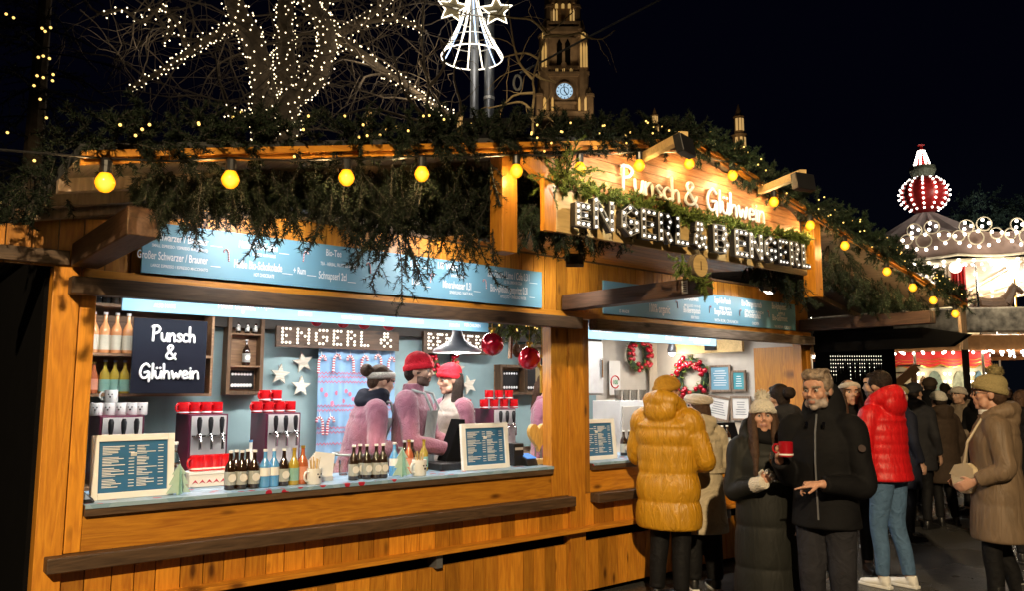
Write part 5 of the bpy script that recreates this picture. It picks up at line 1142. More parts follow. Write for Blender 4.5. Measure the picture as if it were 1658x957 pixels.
# drinks dispensers
def dispenser():
    t = thing('drinks_dispenser', None, 'dispenser'); w, d, h = .30, .34, .49
    mb = MB(); mb.box(-w / 2, w / 2, .012, d, .02, h); mb.build('housing', 'maroon', t, bevel=.006)
    mb = MB(); mb.box(-w / 2 + .018, w / 2 - .018, 0, .0118, .05, h - .012); mb.build('front_plate', 'steel', t)
    mb = MB(); mb.box(-w / 2, w / 2, -.10, -.001, .02, .05); mb.build('drip_tray', 'steel', t)
    for x in (-.085, 0, .085):
        mb = MB(); mb.lathe([(.010, .345), (.018, .40), (.020, .445), (.012, .47)], (x, -.035, 0), n=10); tp = mb.build('tap_handle', 'black', t, smooth=True)
        mb = MB(); mb.lathe([(.018, .315), (.022, .33), (.016, .345)], (x, -.035, 0), n=12); mb.tube([(x, 0, .325), (x, -.05, .325), (x, -.065, .30), (x, -.065, .225)], .011, 8); mb.build('spout', 'chrome', tp, smooth=True)
    mb = MB(); mb.tube([(-.13, -.012, .325), (.13, -.012, .325)], .008, 8); mb.build('cross_bar', 'chrome', t)
    return t
disp = dispenser(); YD = 6.22
for px, lab in ((204, 'maroon and steel drinks dispenser with white mugs on top behind the large price list'), (343, 'maroon and steel drinks dispenser under four red mugs left of the bottle cluster'), (463, 'maroon and steel drinks dispenser under a two tier stack of red mugs'), (752, 'maroon and steel drinks dispenser behind the woman in the grey waistcoat'), (818, 'maroon and steel drinks dispenser behind the right price list')): place(disp, on(px, YD, .95), lab, 'drinks dispensers on the back counter')
zt = .95 + .491
mug_row(whm, (160, 180, 198, 216, 232), YD + .12, zt, 'white mug with a small drawn face in the row on the left dispenser', 'white mugs on the left dispenser', -.4); mug_row(whm, (183,), YD + .12, zt + .093, 'single white mug with a drawn face on top of the white mug row', None, -.4)
mug_row(redm, (300, 318, 336, 354), YD + .10, zt, 'red mug in the single row on the second dispenser', 'red mugs on the second dispenser')
mug_row(redm, (418, 436, 454, 472), YD + .10, zt, 'red mug in the lower row on the third dispenser', 'red mugs lower row on the third dispenser'); mug_row(redm, (430, 449), YD + .10, zt + .093, 'red mug on the upper tier above the third dispenser', 'red mugs upper row on the third dispenser')
mug_row(redm, (784, 800, 816, 832), YD + .10, zt, 'red mug in the lower row on the dispenser behind the right price list', 'red mugs lower row on the right dispenser'); mug_row(redm, (792, 808, 824), YD + .10, zt + .093, 'red mug in the upper row on the dispenser behind the right price list', 'red mugs upper row on the right dispenser')
mug_row(redm, (741, 756), YD + .10, zt, 'red mug on the dispenser behind the woman in the waistcoat', 'red mugs beside the waistcoat woman')
# tray of red mugs on the counter
tr = thing('mug_tray', 'patterned white box tray under the red mugs beside the left bottle cluster', 'tray', on(346, F + .40, CT)); mb = MB(); mb.box(-.135, .135, -.06, .08, 0, .075); mb.build('box', 'paper', tr, bevel=.004)
mb = MB()
for k in range(6): mb.prism([(-.12 + k * .042, -.0605, .02), (-.10 + k * .042, -.0605, .045), (-.08 + k * .042, -.0605, .02), (-.10 + k * .042, -.0605, .03)], (0, -.001, 0))
mb.build('zigzag_print', 'cane_red', tr); mb = MB(); mb.box(-.14, .14, -.065, .085, .0755, .09); mb.build('lid', 'white', tr)
mug_row(redm, (326, 341, 356, 371), F + .41, CT + .092, 'red mug in the row on the patterned tray', 'red mugs on the patterned tray')
# shelves and bottles on the left
ys = 6.52
sh = thing('wall_shelf', 'three board wooden wall shelf full of bottles at the left of the back wall', 'shelf', on(200, ys, at(200, 640, ys).z))
x0, x1 = at(118, 600, ys).x - sh.location.x, at(334, 600, ys).x - sh.location.x
lv = [at(180, y, ys).z - sh.location.z for y in (638, 573, 494)]
for z in lv: mb = MB(); mb.box(x0, x1, -.09, .12, z - .022, z); mb.build('board', 'shelf', sh)
mb = MB(); mb.box(x1 + .001, x1 + .02, -.09, .12, lv[0] - .022, lv[2] + .2); mb.build('side', 'shelf', sh); mb = MB(); mb.box(x0, x1, .121, .13, lv[0], lv[2] + .25); mb.build('back', 'shelf', sh)
Z = lambda i: sh.location.z + lv[i] + .001
for i, px in enumerate((147, 166, 185, 204)): place(wine, on(px, ys, Z(1)), 'tall rose wine bottle with cream label on the middle shelf', 'rose wine bottles on the middle shelf')
for i, px in enumerate((170, 186, 202)): place(juice, on(px, ys, Z(0)), 'yellow juice bottle with pale green label on the lowest shelf', 'juice bottles on the lowest shelf')
place(osoda, on(152, ys, Z(0)), 'small orange labelled bottle at the left end of the lowest shelf', 'soda bottles')
for px in (152, 166, 180, 194): place(tum, on(px, ys, Z(2)), 'tumbler on the top shelf above the wine bottles', 'tumblers on the top shelf')
# display boxes, stars, curtain
def display(pxa, pxb, pya, pyb, label, small=False):
    y = YB - .12; a, b = at(pxa, pyb, y), at(pxb, pya, y); w, h = b.x - a.x, b.z - a.z; t = thing('display_box', label, 'display box', ((a.x + b.x) / 2, y, a.z))
    mb = MB(); mb.box(-w / 2, w / 2, .05, .07, 0, h); mb.build('back', 'shelf', t); mb = MB(); f = .03
    mb.box(-w / 2, -w / 2 + f, -.05, .05, 0, h); mb.box(w / 2 - f, w / 2, -.05, .05, 0, h); mb.box(-w / 2 + f, w / 2 - f, -.05, .05, 0, f); mb.box(-w / 2 + f, w / 2 - f, -.05, .05, h - f, h); mb.build('frame', 'darkz', t)
    if not small: mb = MB(); mb.box(-w / 2 + f, w / 2 - f, -.05, .05, h * .74, h * .76); mb.box(-w / 2 + f, w / 2 - f, -.05, .05, h * .34, h * .36); mb.build('shelf_board', 'shelf', t)
    mb = MB(); z1 = h * (.30 if not small else .8); mb.box(-w / 2 + f + .02, w / 2 - f - .02, .03, .048, f + .02, z1); pic = mb.build('picture', 'black', t)
    mb = MB()
    for k in range(7): x = -w / 2 + f + .05 + (w - 2 * f - .1) * k / 6; mb.ball((x, .028, f + .05), .016, 8, 0, (1, .2, 1)); mb.ball((x, .028, z1 - .03), .013, 8, 0, (1, .2, 1))
    mb.build('white_dots', 'white', pic); return t, h
d1, h1 = display(362, 426, 512, 640, 'tall dark wooden display box with bottles left of the three stars')
for i, u in enumerate((-.06, .02, .09)): place(beer, d1.location + Vector((u, -.005, h1 * .76 + .002)), 'small bottle on the top level of the left display box', 'bottles in the left display box', scale=.62)
place(beer, d1.location + Vector((.02, -.005, h1 * .36 + .002)), 'single brown bottle in the middle of the left display box', None)
display(806, 848, 592, 640, 'small dark wooden display box left of the hanging gold keys', True); d2, h2 = display(846, 886, 560, 640, 'plain brown wooden box behind the large red bauble', True)
M['starw'] = wood('whitewashed_wood', (.42, .36, .27), (.72, .68, .58), 'X', scale=2, knots=False)
for px, py, r, rot, lab in ((454, 607, 17, .1, 'whitewashed wooden star, leftmost of the three left of the curtain'), (491, 587, 18, -.2, 'brownish wooden star, topmost of the three left of the curtain'), (488, 626, 17, .05, 'whitewashed wooden star, lowest of the three left of the curtain'), (742, 597, 14, .1, 'white wooden star right of the woman in the red hat, upper one'), (760, 624, 16, -.3, 'white wooden star right of the woman in the red hat, right one'), (731, 622, 13, .3, 'white wooden star partly behind the woman in the red hat')):
    c = at(px, py, YB - .09); R = r * (c.x * FWD.x + c.y * FWD.y) / 1275; s = thing('wooden_star', lab, 'star', tuple(c))
    P = [(R * (1 if i % 2 == 0 else .42) * math.sin(math.pi * i / 5 + rot), 0, R * (1 if i % 2 == 0 else .42) * math.cos(math.pi * i / 5 + rot)) for i in range(10)]
    mb = MB(); mb.prism(P, (0, .02, 0)); mb.build('board', 'starw', s); mb = MB(); mb.tube([(0, .022, R * .4), (0, .05, R * .9)], .004, 5); mb.build('hook', 'zinc', s)
yc = YB - .13; a, b = at(511, 735, yc), at(640, 562, yc)
cu = thing('patterned_curtain', 'blue curtain with pink zigzag bands and candy canes in the back doorway', 'curtain', ((a.x + b.x) / 2, yc, .96)); w = b.x - a.x; h = b.z - .96
mb = MB(); n = 60; fold = lambda u: .012 * math.sin(u * 40) + .008 * math.sin(u * 17)
mb.add([(-w / 2 + w * i / n, fold(i / n), z) for i in range(n + 1) for z in (0, h)], [(2 * i, 2 * i + 2, 2 * i + 3, 2 * i + 1) for i in range(n)]); mb.build('cloth', plain('sky_blue_cloth', (.22, .40, .62), .85, var=.08), cu, smooth=True)
mb = MB()
for py in (608, 614, 622, 660, 667, 695, 702, 720):
    z = at(575, py, yc).z - .96
    for i in range(52): u0, u1 = i / 52, (i + 1) / 52; zz = z + (.018 if i % 2 else 0); zw = z + (0 if i % 2 else .018); mb.add([(-w / 2 + w * u0, fold(u0) - .004, zz), (-w / 2 + w * u1, fold(u1) - .004, zw), (-w / 2 + w * u1, fold(u1) - .004, zw + .012), (-w / 2 + w * u0, fold(u0) - .004, zz + .012)], [(0, 1, 2, 3)])
for k in range(16): u = .06 + .9 * (k * .381 % 1); z = at(575, 632 + (k * 7 % 24), yc).z - .96; mb.ball((-w / 2 + w * u, fold(u) - .004, z), .018, 8, 0, (1, .1, 1.2))
mb.build('zigzag_pattern', plain('pink_print', (.52, .16, .26), .8), cu)
for px, py, f in ((521, 590, -1), (545, 588, -1), (568, 590, 1), (590, 590, -1), (613, 588, 1), (633, 592, -1), (518, 690, 1), (535, 690, -1)):
    c = at(px, py, yc - .03); k = thing('candy_cane', 'striped candy cane ornament in the %s row on the patterned curtain' % ('top' if py < 650 else 'lower'), 'candy cane', tuple(c), 0, 'candy canes on the curtain, %s row' % ('top' if py < 650 else 'lower'))
    mb = MB(); cane(mb, (0, 0, 0), .17, -f, .012); mb.build('stick', ['white', 'cane_red'], k); mb = MB(); mb.tube([(0, 0, .08), (0, .02, .12)], .002, 4); mb.build('thread', 'white', k)
# hanging ornaments
def bauble(px, py, r_px, Y, label, ztop=2.42):
    c = at(px, py, Y); r = r_px * (c.x * FWD.x + c.y * FWD.y) / 1275; t = thing('bauble', label, 'bauble', tuple(c)); mb = MB(); mb.ball((0, 0, 0), r, 24); mb.build('ball', 'bauble', t, smooth=True)
    mb = MB(); mb.lathe([(.016, r * .97), (.016, r + .02)], n=10); mb.build('cap', 'gold', t); mb = MB(); mb.tube([(0, 0, r + .02), (0, 0, ztop - c.z)], .0025, 4); mb.build('thread', 'gold', t)
    if r_px > 15: mb = MB(); [mb.ball((s * .022, 0, r + .03), .018, 8, 0, (1, .4, .7)) for s in (-1, 1)]; mb.build('bow', 'gold', t)
bauble(797, 558, 19, F + .45, 'large shiny red bauble hanging right of the pendant lamp'); bauble(857, 581, 19, F + .40, 'large shiny red bauble hanging beside the gold keys')
for px, lab in ((513, 'small red bauble peeping out under the inner menu board, leftmost'), (556, 'small red bauble under the inner menu board above the letters GER'), (590, 'small red bauble under the inner menu board above the letter L'), (630, 'small red bauble under the inner menu board above the ampersand')): bauble(px, 520 + (px - 513) * .06, 10, F + 1.0, lab)
pl = at(740, 572, F + .72); pen = thing('pendant_lamp', 'grey metal pendant lamp with a wide bell shade over the counter', 'lamp', tuple(pl))
mb = MB(); mb.lathe([(.200, 0), (.203, .012), (.195, .030), (.13, .065), (.07, .10), (.045, .15), (.040, .20), (.032, .22)], n=28, cap=False); mb.lathe([(.197, .002), (.19, .028), (.125, .062), (.06, .098)], n=28, cap=False); mb.build('shade', plain('grey_enamel', (.30, .31, .33), .35, var=.05), pen, smooth=True)
mb = MB(); mb.lathe([(.038, .22), (.045, .225), (.045, .25), (.025, .26), (.025, .36), (.034, .37), (.034, .40)], n=16); mb.build('socket', 'zinc', pen, smooth=True); mb = MB(); mb.tube([(0, 0, .40), (0, 0, 2.42 - pl.z)], .008, 6); mb.build('cord', 'black', pen); mb = MB(); mb.ball((0, 0, .02), .035, 12); mb.build('bulb', 'lamp', pen, smooth=True)
lamp('pendant_light', 'POINT', (0, 0, -.03), 14, (1, .93, .82), pen, size=.035)
garland('inner_garland', 'green garland with white lights inside the top right corner of the left window', [tuple(at(788, 520, F + .5)), tuple(at(840, 530, F + .48)), tuple(at(889, 536, F + .45))], .07, 110, .13, 41, 'needle2', lights=24, up=-.3)
def key(px, py, label):
    c = at(px, py, F + .33); t = thing('gold_key', label, 'key', tuple(c)); mb = MB()
    mb.tube([(.045 * math.cos(q), 0, .06 + .045 * math.sin(q)) for q in np.linspace(0, 6.2832, 21)], .016, 8); mb.build('bow', 'gold', t); mb = MB(); mb.lathe([(.016, -.20), (.016, .02)], n=10); mb.box(.012, .07, -.01, .01, -.20, -.17); mb.box(.012, .055, -.01, .01, -.15, -.13); mb.build('shank', 'gold', t); mb = MB(); mb.tube([(0, 0, .12), (0, 0, 2.4 - c.z)], .003, 4); mb.build('string', 'gold', t)
key(877, 598, 'big gold key hanging at the right side of the left window, front one'); key(884, 612, 'big gold key hanging at the right side of the left window, rear one')
ht = thing('wooden_spoons', 'wooden heart and spoon ornaments hanging between the two large red baubles', 'ornament', tuple(at(836, 568, F + .5))); mb = MB(); mb.ball((0, 0, 0), .06, 14, 0, (.7, .25, 1)); mb.build('bowl', 'shelf', ht, smooth=True); mb = MB(); mb.tube([(0, 0, .05), (0, 0, .32)], .008, 6); mb.build('handle', 'shelf', ht); mb = MB(); mb.beam((-.07, 0, -.07), (-.06, 0, .12), .03, .02); mb.build('tag', 'shelf', ht)
def wreath(c, r, label, axis='Y', half=False):
    t = thing('berry_wreath', label, 'wreath', tuple(c)); mb = MB(); g = MB(); rg = np.random.default_rng(int(r * 1000)); n = 48; nb = MB()
    R = Matrix.Rotation(math.radians(-90 if axis == 'X' else 0), 3, 'Z')
    mb.tube([R @ Vector((r * .74 * math.cos(q), 0, r * .74 * math.sin(q))) for q in np.linspace(0, 6.2832, 33)], r * .18, 8); mb.build('fir_ring', 'needle', t)
    bm = ballmesh(r * .12, 'bauble', 10)
    for k in range(n):
        q = rg.uniform(0, 6.283); rr = r * rg.uniform(.55, .98); kid(bm, 'berry', t, R @ Vector((rr * math.cos(q), -r * rg.uniform(.14, .24), rr * math.sin(q))))
    for k in range(90):
        q = rg.uniform(0, 6.283); p = R @ Vector((r * .74 * math.cos(q), -.02, r * .74 * math.sin(q))); d = Vector(rg.normal(0, 1, 3)).normalized(); g.beam(p, p + d * r * .36, .012, .006)
    g.build('sprigs', 'needle2', t)
wreath(at(1034, 575, YB - .10), .23, 'red berry wreath on the back wall of the right window'); wreath(atx(1120, 613, 7.93), .27, 'red berry wreath on the end wall beside the framed notices', 'X'); wreath(at(716, 580, YB - .10), .19, 'red berry wreath half hidden behind the two red hats')
# things at the till
M['screen'] = emit('till_screen', (.10, .28, .75), .9)
tl = thing('card_reader', 'small card reader with a glowing blue screen beside the wooden heart', 'card reader', on(856, F + .14, CT)); mb = MB(); mb.prism([(-.055, -.05, 0), (-.055, .07, 0), (-.055, .07, .08), (-.055, -.03, .05)], (.11, 0, 0)); mb.build('body', 'black', tl, bevel=.006); mb = MB(); mb.prism([(-.045, -.034, .0535), (.045, -.034, .0535), (.045, .062, .0815), (-.045, .062, .0815)], (0, -.004, .006)); mb.build('screen', 'screen', tl)
tm_ = thing('till', 'black till with a slanted monitor seen edge on before the grey waistcoat', 'till', on(736, F + .32, CT)); mb = MB(); mb.box(-.20, .10, -.12, .16, 0, .05); mb.build('base', 'black', tm_, bevel=.008); mb = MB(); mb.prism([(-.06, .02, .05), (.10, -.02, .05), (.10, .0, .36), (.07, .02, .36)], (.03, .16, 0)); mb.build('monitor', 'blackm', tm_)
bk = thing('black_box', 'matt black box standing between the right price list and the card reader', 'box', on(835, F + .2, CT)); mb = MB(); mb.box(-.05, .05, -.04, .06, 0, .17); mb.build('body', 'black', bk, bevel=.006); mb = MB(); mb.box(-.04, .04, -.043, -.0405, .12, .14); mb.build('slot', 'steel', bk)
hw = thing('wooden_heart', 'golden brown wooden heart on a small stand at the right end of the counter', 'heart', on(873, F + .16, CT)); hp = []
for q in np.linspace(0, 6.2832, 33)[:-1]: hp.append((.0076 * 16 * math.sin(q) ** 3 * .85, 0, .225 + .0076 * (13 * math.cos(q) - 5 * math.cos(2 * q) - 2 * math.cos(3 * q) - math.cos(4 * q))))
mb = MB(); mb.prism(hp, (0, .035, 0)); mb.build('heart_board', wood('heart_wood', (.32, .17, .04), (.60, .38, .10), 'Z', scale=2), hw, bevel=.008); mb = MB(); mb.box(-.07, .07, -.03, .06, 0, .04); mb.build('foot', 'tan', hw); mb = MB(); mb.lathe([(.006, .04), (.006, .13)], (-.03, .015, 0), n=8); mb.build('peg', 'zinc', hw); mb = MB(); mb.lathe([(.006, .04), (.006, .13)], (.03, .015, 0), n=8); mb.build('peg', 'zinc', hw)
hs = thing('handset', 'black handheld terminal lying at the left end of the counter', 'terminal', on(142, F + .06, CT)); mb = MB(); mb.prism([(-.07, -.04, 0), (.07, -.04, 0), (.06, -.03, .02), (0, 0, .075), (-.06, 0, .085), (-.075, -.02, .05)], (0, .09, 0)); mb.build('body', 'black', hs, bevel=.008); mb = MB(); mb.prism([(.0, -.0425, .02), (.045, -.0425, .02), (.012, -.0425, .055), (-.01, -.0425, .055)], (0, .002, 0)); mb.build('display', plain('pale_display', (.3, .4, .62), .2), hs)
def ptree(px, Y, h, label):
    t = thing('paper_tree', label, 'ornament', on(px, Y, CT)); pts = [(0, 1), (.30, .66), (.18, .66), (.42, .33), (.26, .33), (.52, .06), (.08, .06), (.08, 0)]; P = [(a * h * .75, 0, b * h) for a, b in pts] + [(-a * h * .75, 0, b * h) for a, b in reversed(pts[1:])]
    mb = MB(); mb.prism(P, (0, .006, 0)); mb.build('front_panel', plain('mint_card', (.42, .58, .50), .6), t); mb = MB(); mb.prism([(p[1] , p[0] * .8 + .003, p[2]) for p in P], (.006, 0, 0)); mb.build('cross_panel', M['lab_g'], t)
ptree(299, F + .07, .17, 'small pale green cut out tree beside the large price list'); ptree(654, F + .06, .19, 'small pale green cut out tree before the man in the red hat')
nap = thing('napkin_holder', 'fan of white paper napkins right of the left bottle cluster', 'napkins', on(523, F + .20, CT)); mb = MB()
for k in range(7): mb.prism([(-.08 + k * .004, .02 * k - .03, 0), (.07, .02 * k - .03, 0), (.085 + k * .003, .02 * k - .035, .17 - k * .006), (-.05, .02 * k - .03, .19 - k * .012)], (0, .004, 0))
mb.build('napkins', 'white', nap); mb = MB(); mb.box(-.07, .07, -.045, .12, 0, .03); mb.build('base', 'steel', nap)
place(whm, on(514, F + .06, CT), 'white mug holding wooden stirrers right of the left bottle cluster', None, .3, 1.05); place(whm, on(681, F + .06, CT), 'white mug with drawn face holding wooden stirrers beside the paper tree', None, .3, 1.15)
for px, lab in ((514, 'bunch of wooden stirrers in the mug beside the napkins'), (681, 'bunch of wooden stirrers in the mug beside the paper tree')):
    t = thing('stirrers', lab, 'stirrers', on(px, F + .06, CT + .02))
    for k in range(9): mb = MB(); a = k * .7; mb.beam((.012 * math.cos(a), .012 * math.sin(a), 0), (.034 * math.cos(a), .034 * math.sin(a), .125 + .01 * (k % 3)), .007, .002); mb.build('stick', 'tan', t)
place(spirit, on(291, F + .35, CT), 'clear spirit bottle with a pourer between price list and second dispenser', None, 0, .92)
bb = bottle_proto(.26, .030, 'white', 'water', 'water', 'cleaner_bottle'); place(bb, on(411, F + .50, CT), 'white and blue spray bottle behind the left bottle cluster', None)
# right hand serving room
def boxthing(name, label, cat, loc, parts):
    t = thing(name, label, cat, loc)
    for nm, bx_, mt in parts: mb = MB(); mb.box(*bx_); mb.build(nm, mt, t, bevel=.004)
    return t
q = on(962, 6.4, .95); boxthing('steel_cabinet', 'stainless steel wall cabinet at the left of the right window', 'cabinet', (q.x, 6.4, 1.57), [('body', (-.30, .14, 0, .3, 0, .62), 'steel'), ('door', (-.29, .13, -.02, -.001, .02, .60), 'steel'), ('handle', (.08, .10, -.05, -.021, .2, .42), 'chrome')])
q = on(1018, 6.0, .95); cm_ = boxthing('coffee_machine', 'white box shaped coffee machine behind the yellow coat with glasses on top', 'coffee machine', (q.x, 5.9, .95), [('body', (-.26, .22, 0, .42, 0, .56), 'white'), ('front', (-.24, .20, -.02, -.001, .12, .50), 'cream_wall'), ('drip_tray', (-.24, .20, -.10, -.021, 0, .05), 'steel')])
mb = MB(); mb.tube([(-.12, -.03, .40), (-.14, -.10, .38), (-.18, -.11, .20)], .008, 6); mb.build('steam_pipe', 'chrome', cm_)
for px in (1000, 1013, 1026, 1040): place(tum, on(px, 6.05, 1.512), 'tumbler standing on the white coffee machine', 'tumblers on the coffee machine', scale=1.2)
pz = at(996, 640, YB - .06); pt = thing('wall_poster', 'white poster with a red ring and the number 100 beside the steel cabinet', 'poster', (pz.x, YB - .06, pz.z)); mb = MB(); mb.box(-.10, .10, 0, .006, 0, .42); mb.build('sheet', 'paper', pt)
mb = MB(); mb.tube([(.075 * math.cos(a), -.004, .16 + .075 * math.sin(a)) for a in np.linspace(0.3, 5.6, 24)], .007, 5); mb.build('red_ring', 'red', pt); mb = MB(); mb.text('100', (-.05, -.004, .13), .075, sx=.9, bold=.02); mb.build('number', plain('green_ink', (.05, .3, .1), .6), pt)
for x0, x1, lab in ((1052, 1082, 'left cream curtain at the back of the right window'), (1084, 1112, 'right cream curtain at the back of the right window')):
    y = YB - .10; a, b = at(x0, 600, y), at(x1, 600, y); c = thing('cream_curtain', lab, 'curtain', (a.x, y, 1.0)); mb = MB(); n = 40; w = b.x - a.x
    mb.add([(w * i / n, .03 * math.sin(i * .9), z) for i in range(n + 1) for z in (0, 1.25)], [(2 * i, 2 * i + 2, 2 * i + 3, 2 * i + 1) for i in range(n)]); mb.build('cloth', 'linen', c, smooth=True); mb = MB(); mb.tube([(-.02, 0, 1.26), (w + .02, 0, 1.26)], .012, 8); mb.build('rod', 'zinc', c)
for px, py, lab in ((1088, 567, 'small white spot lamp above the cream curtains, left one'), (1119, 563, 'small white spot lamp above the wreath, right one')):
    c = at(px, py, 6.2); t = thing('spot_lamp', lab, 'lamp', tuple(c)); mb = MB(); mb.lathe([(.05, -.04), (.06, .0), (.03, .09)], n=14); mb.build('head', 'zinc', t, smooth=True); mb = MB(); mb.ball((0, 0, -.035), .042, 12); mb.build('bulb', 'lamp', t); mb = MB(); mb.tube([(0, 0, .09), (0, 0, 2.42 - c.z)], .008, 5); mb.build('stem', 'zinc', t); lamp('spot_light', 'POINT', (0, -.02, -.12), 10, (1, .9, .75), t, size=.05)
wb = thing('light_beam_board', 'pale wooden board with black fittings high on the end wall', 'board', tuple(atx(1140, 566, 7.9))); mb = MB(); mb.box(-.02, .02, -.55, .45, -.05, .10); mb.build('plank', 'tan', wb); mb = MB(); mb.box(-.06, -.021, -.2, -.05, -.02, .08); mb.build('clamp', 'black', wb)
def frame_x(px0, px1, py0, py1, label, mat, tilt=0.0):
    c = atx((px0 + px1) / 2, (py0 + py1) / 2, 7.965); a, b = atx(px0, py1, 7.965), atx(px1, py0, 7.965); w = abs(a.y - b.y); h = abs(b.z - a.z) * .93; t = thing('picture_frame', label, 'frame', tuple(c)); R = Matrix.Rotation(tilt, 3, 'X')
    def rb(*bx_):
        m = MB(); m.box(*bx_); m.v = [tuple(R @ Vector(v)) for v in m.v]; return m
    m = MB(); f = .025
    for bx_ in ((-.02, .0, -w / 2, -w / 2 + f, -h / 2, h / 2), (-.02, .0, w / 2 - f, w / 2, -h / 2, h / 2), (-.02, .0, -w / 2 + f, w / 2 - f, -h / 2, -h / 2 + f), (-.02, .0, -w / 2 + f, w / 2 - f, h / 2 - f, h / 2)): m.box(*bx_)
    m.v = [tuple(R @ Vector(v)) for v in m.v]; m.build('frame', 'greyz', t); rb(-.010, .0, -w / 2 + f, w / 2 - f, -h / 2 + f, h / 2 - f).build('sheet', mat, t)
    m = MB(); z = h / 2 - f - .05
    while z > -h / 2 + f + .03: L_ = (w - 2 * f - .06) * random.uniform(.5, 1); m.box(-.012, -.0105, -L_ / 2, L_ / 2, z, z + .008); z -= .028
    m.v = [tuple(R @ Vector(v)) for v in m.v]; m.build('print', 'letter' if mat != 'paper' else 'zinc', t)
frame_x(1150, 1183, 590, 637, 'blue notice in a grey wooden frame on the end wall', 'board'); frame_x(1186, 1208, 599, 636, 'small teal notice in a wooden frame next to the blue one', plain('teal_notice', (.05, .30, .36), .5)); frame_x(1145, 1182, 641, 682, 'tilted white notice in a wooden frame below the blue one', 'paper', .16); frame_x(1185, 1216, 641, 683, 'white notice in a wooden frame behind the white pompom hat', 'paper')
for i, (px, proto, lab) in enumerate(((1149, spirit, 'clear spirit bottle leftmost in the row by the cream coat'), (1158, osoda, 'orange labelled bottle in the row by the cream coat'), (1166, beer, 'dark bottle in the row by the cream coat, left one'), (1174, beer, 'dark bottle in the row by the cream coat, right one'), (1008, beer, 'dark beer bottle by the yellow coat sleeve, left one'), (1017, beer, 'dark beer bottle by the yellow coat sleeve, right one'))): place(proto, on(px, F + .30, CT), lab, None)
lp = thing('laptop', 'open black laptop at the right end of the right counter', 'laptop', on(1196, F + .28, CT)); mb = MB(); mb.box(-.17, .17, -.12, .12, 0, .02); mb.build('base', 'black', lp); mb = MB(); mb.prism([(-.17, .12, .021), (.17, .12, .021), (.17, .19, .24), (-.17, .19, .24)], (0, .012, 0)); mb.build('screen', 'blackm', lp)
ep = thing('espresso_lid', 'white covered cake box on the counter behind the right price list', 'box', on(968, F + .34, CT)); mb = MB(); mb.box(-.14, .12, -.08, .1, 0, .23); mb.build('box', 'white', ep, bevel=.01); mb = MB(); mb.ball((-.01, 0, .23), .09, 12, 0, (1.2, .8, .5)); mb.build('bag', 'zinc', ep)
# ------------------------------------------------------------------ people
def cloth(name, c, rough=.55, wr=.5, ws=9, sheen=0.0, fine=0.0, spec=.4, streak=False):
    m, nt, b = nmat(name); L = nt.links.new; tc = N(nt, 'ShaderNodeTexCoord')
    n1 = N(nt, 'ShaderNodeTexNoise'); n1.inputs['Scale'].default_value = ws; n1.inputs['Detail'].default_value = 3; n1.inputs['Distortion'].default_value = 1.6; mp = N(nt, 'ShaderNodeMapping'); L(tc.outputs['Object'], mp.inputs['Vector']); L(mp.outputs[0], n1.inputs['Vector'])
    if streak: mp.inputs['Scale'].default_value = (2.4, 2.4, .55); mp.inputs['Rotation'].default_value = (.5, .55, .3)
    n2 = N(nt, 'ShaderNodeTexNoise'); n2.inputs['Scale'].default_value = 140; n2.inputs['Detail'].default_value = 2; L(tc.outputs['Object'], n2.inputs['Vector'])
    mx = N(nt, 'ShaderNodeMath', operation='MULTIPLY_ADD'); L(n2.outputs['Fac'], mx.inputs[0]); mx.inputs[1].default_value = fine; L(n1.outputs['Fac'], mx.inputs[2])
    bp = N(nt, 'ShaderNodeBump'); bp.inputs['Strength'].default_value = wr; bp.inputs['Distance'].default_value = .03; L(mx.outputs[0], bp.inputs['Height']); L(bp.outputs[0], b.inputs['Normal'])
    cr = N(nt, 'ShaderNodeValToRGB'); cr.color_ramp.elements[0].color = c4([x * .82 for x in c]); cr.color_ramp.elements[1].color = c4([min(1, x * 1.15) for x in c]); cr.color_ramp.elements[0].position = .3; cr.color_ramp.elements[1].position = .7
    L(n1.outputs['Fac'], cr.inputs[0]); L(cr.outputs[0], b.inputs['Base Color']); b.inputs['Roughness'].default_value = rough; b.inputs['Specular IOR Level'].default_value = spec
    if sheen: b.inputs['Sheen Weight'].default_value = sheen; b.inputs['Sheen Roughness'].default_value = .5
    return m
M['skin'] = plain('skin', (.50, .30, .21), .5, var=.06); M['skin2'] = plain('skin_ruddy', (.48, .26, .18), .5, var=.08); M['lips'] = plain('lips', (.36, .17, .13), .5)
M['hair_d'] = plain('dark_hair', (.020, .013, .010), .65, spec=.2, var=.3, scale=40, bump=.5, bscale=70); M['hair_b'] = plain('brown_hair', (.055, .030, .018), .65, spec=.2, var=.3, scale=40, bump=.5, bscale=70); M['hair_g'] = plain('greying_hair', (.20, .15, .11), .5, var=.5, scale=45, bump=.6, bscale=60)
M['beard_d'] = plain('dark_stubble', (.10, .058, .042), .7, var=.25, scale=60); M['beard_g'] = plain('grey_stubble', (.34, .28, .25), .7, var=.3, scale=60)
M['eyew'] = plain('eye_white', (.36, .33, .31), .3); M['iris'] = plain('iris', (.03, .02, .015), .2)
M['c_yellow'] = cloth('mustard_nylon', (.50, .245, .012), .42, .6, 8, spec=.45, streak=True); M['c_black'] = cloth('black_cotton', (.006, .006, .007), .75, .25, 6, spec=.12); M['c_olive'] = cloth('black_olive_nylon', (.011, .0115, .010), .6, .22, 6, spec=.2, streak=True); M['c_red'] = cloth('red_nylon', (.60, .010, .014), .45, .35, 9, spec=.4, streak=True)
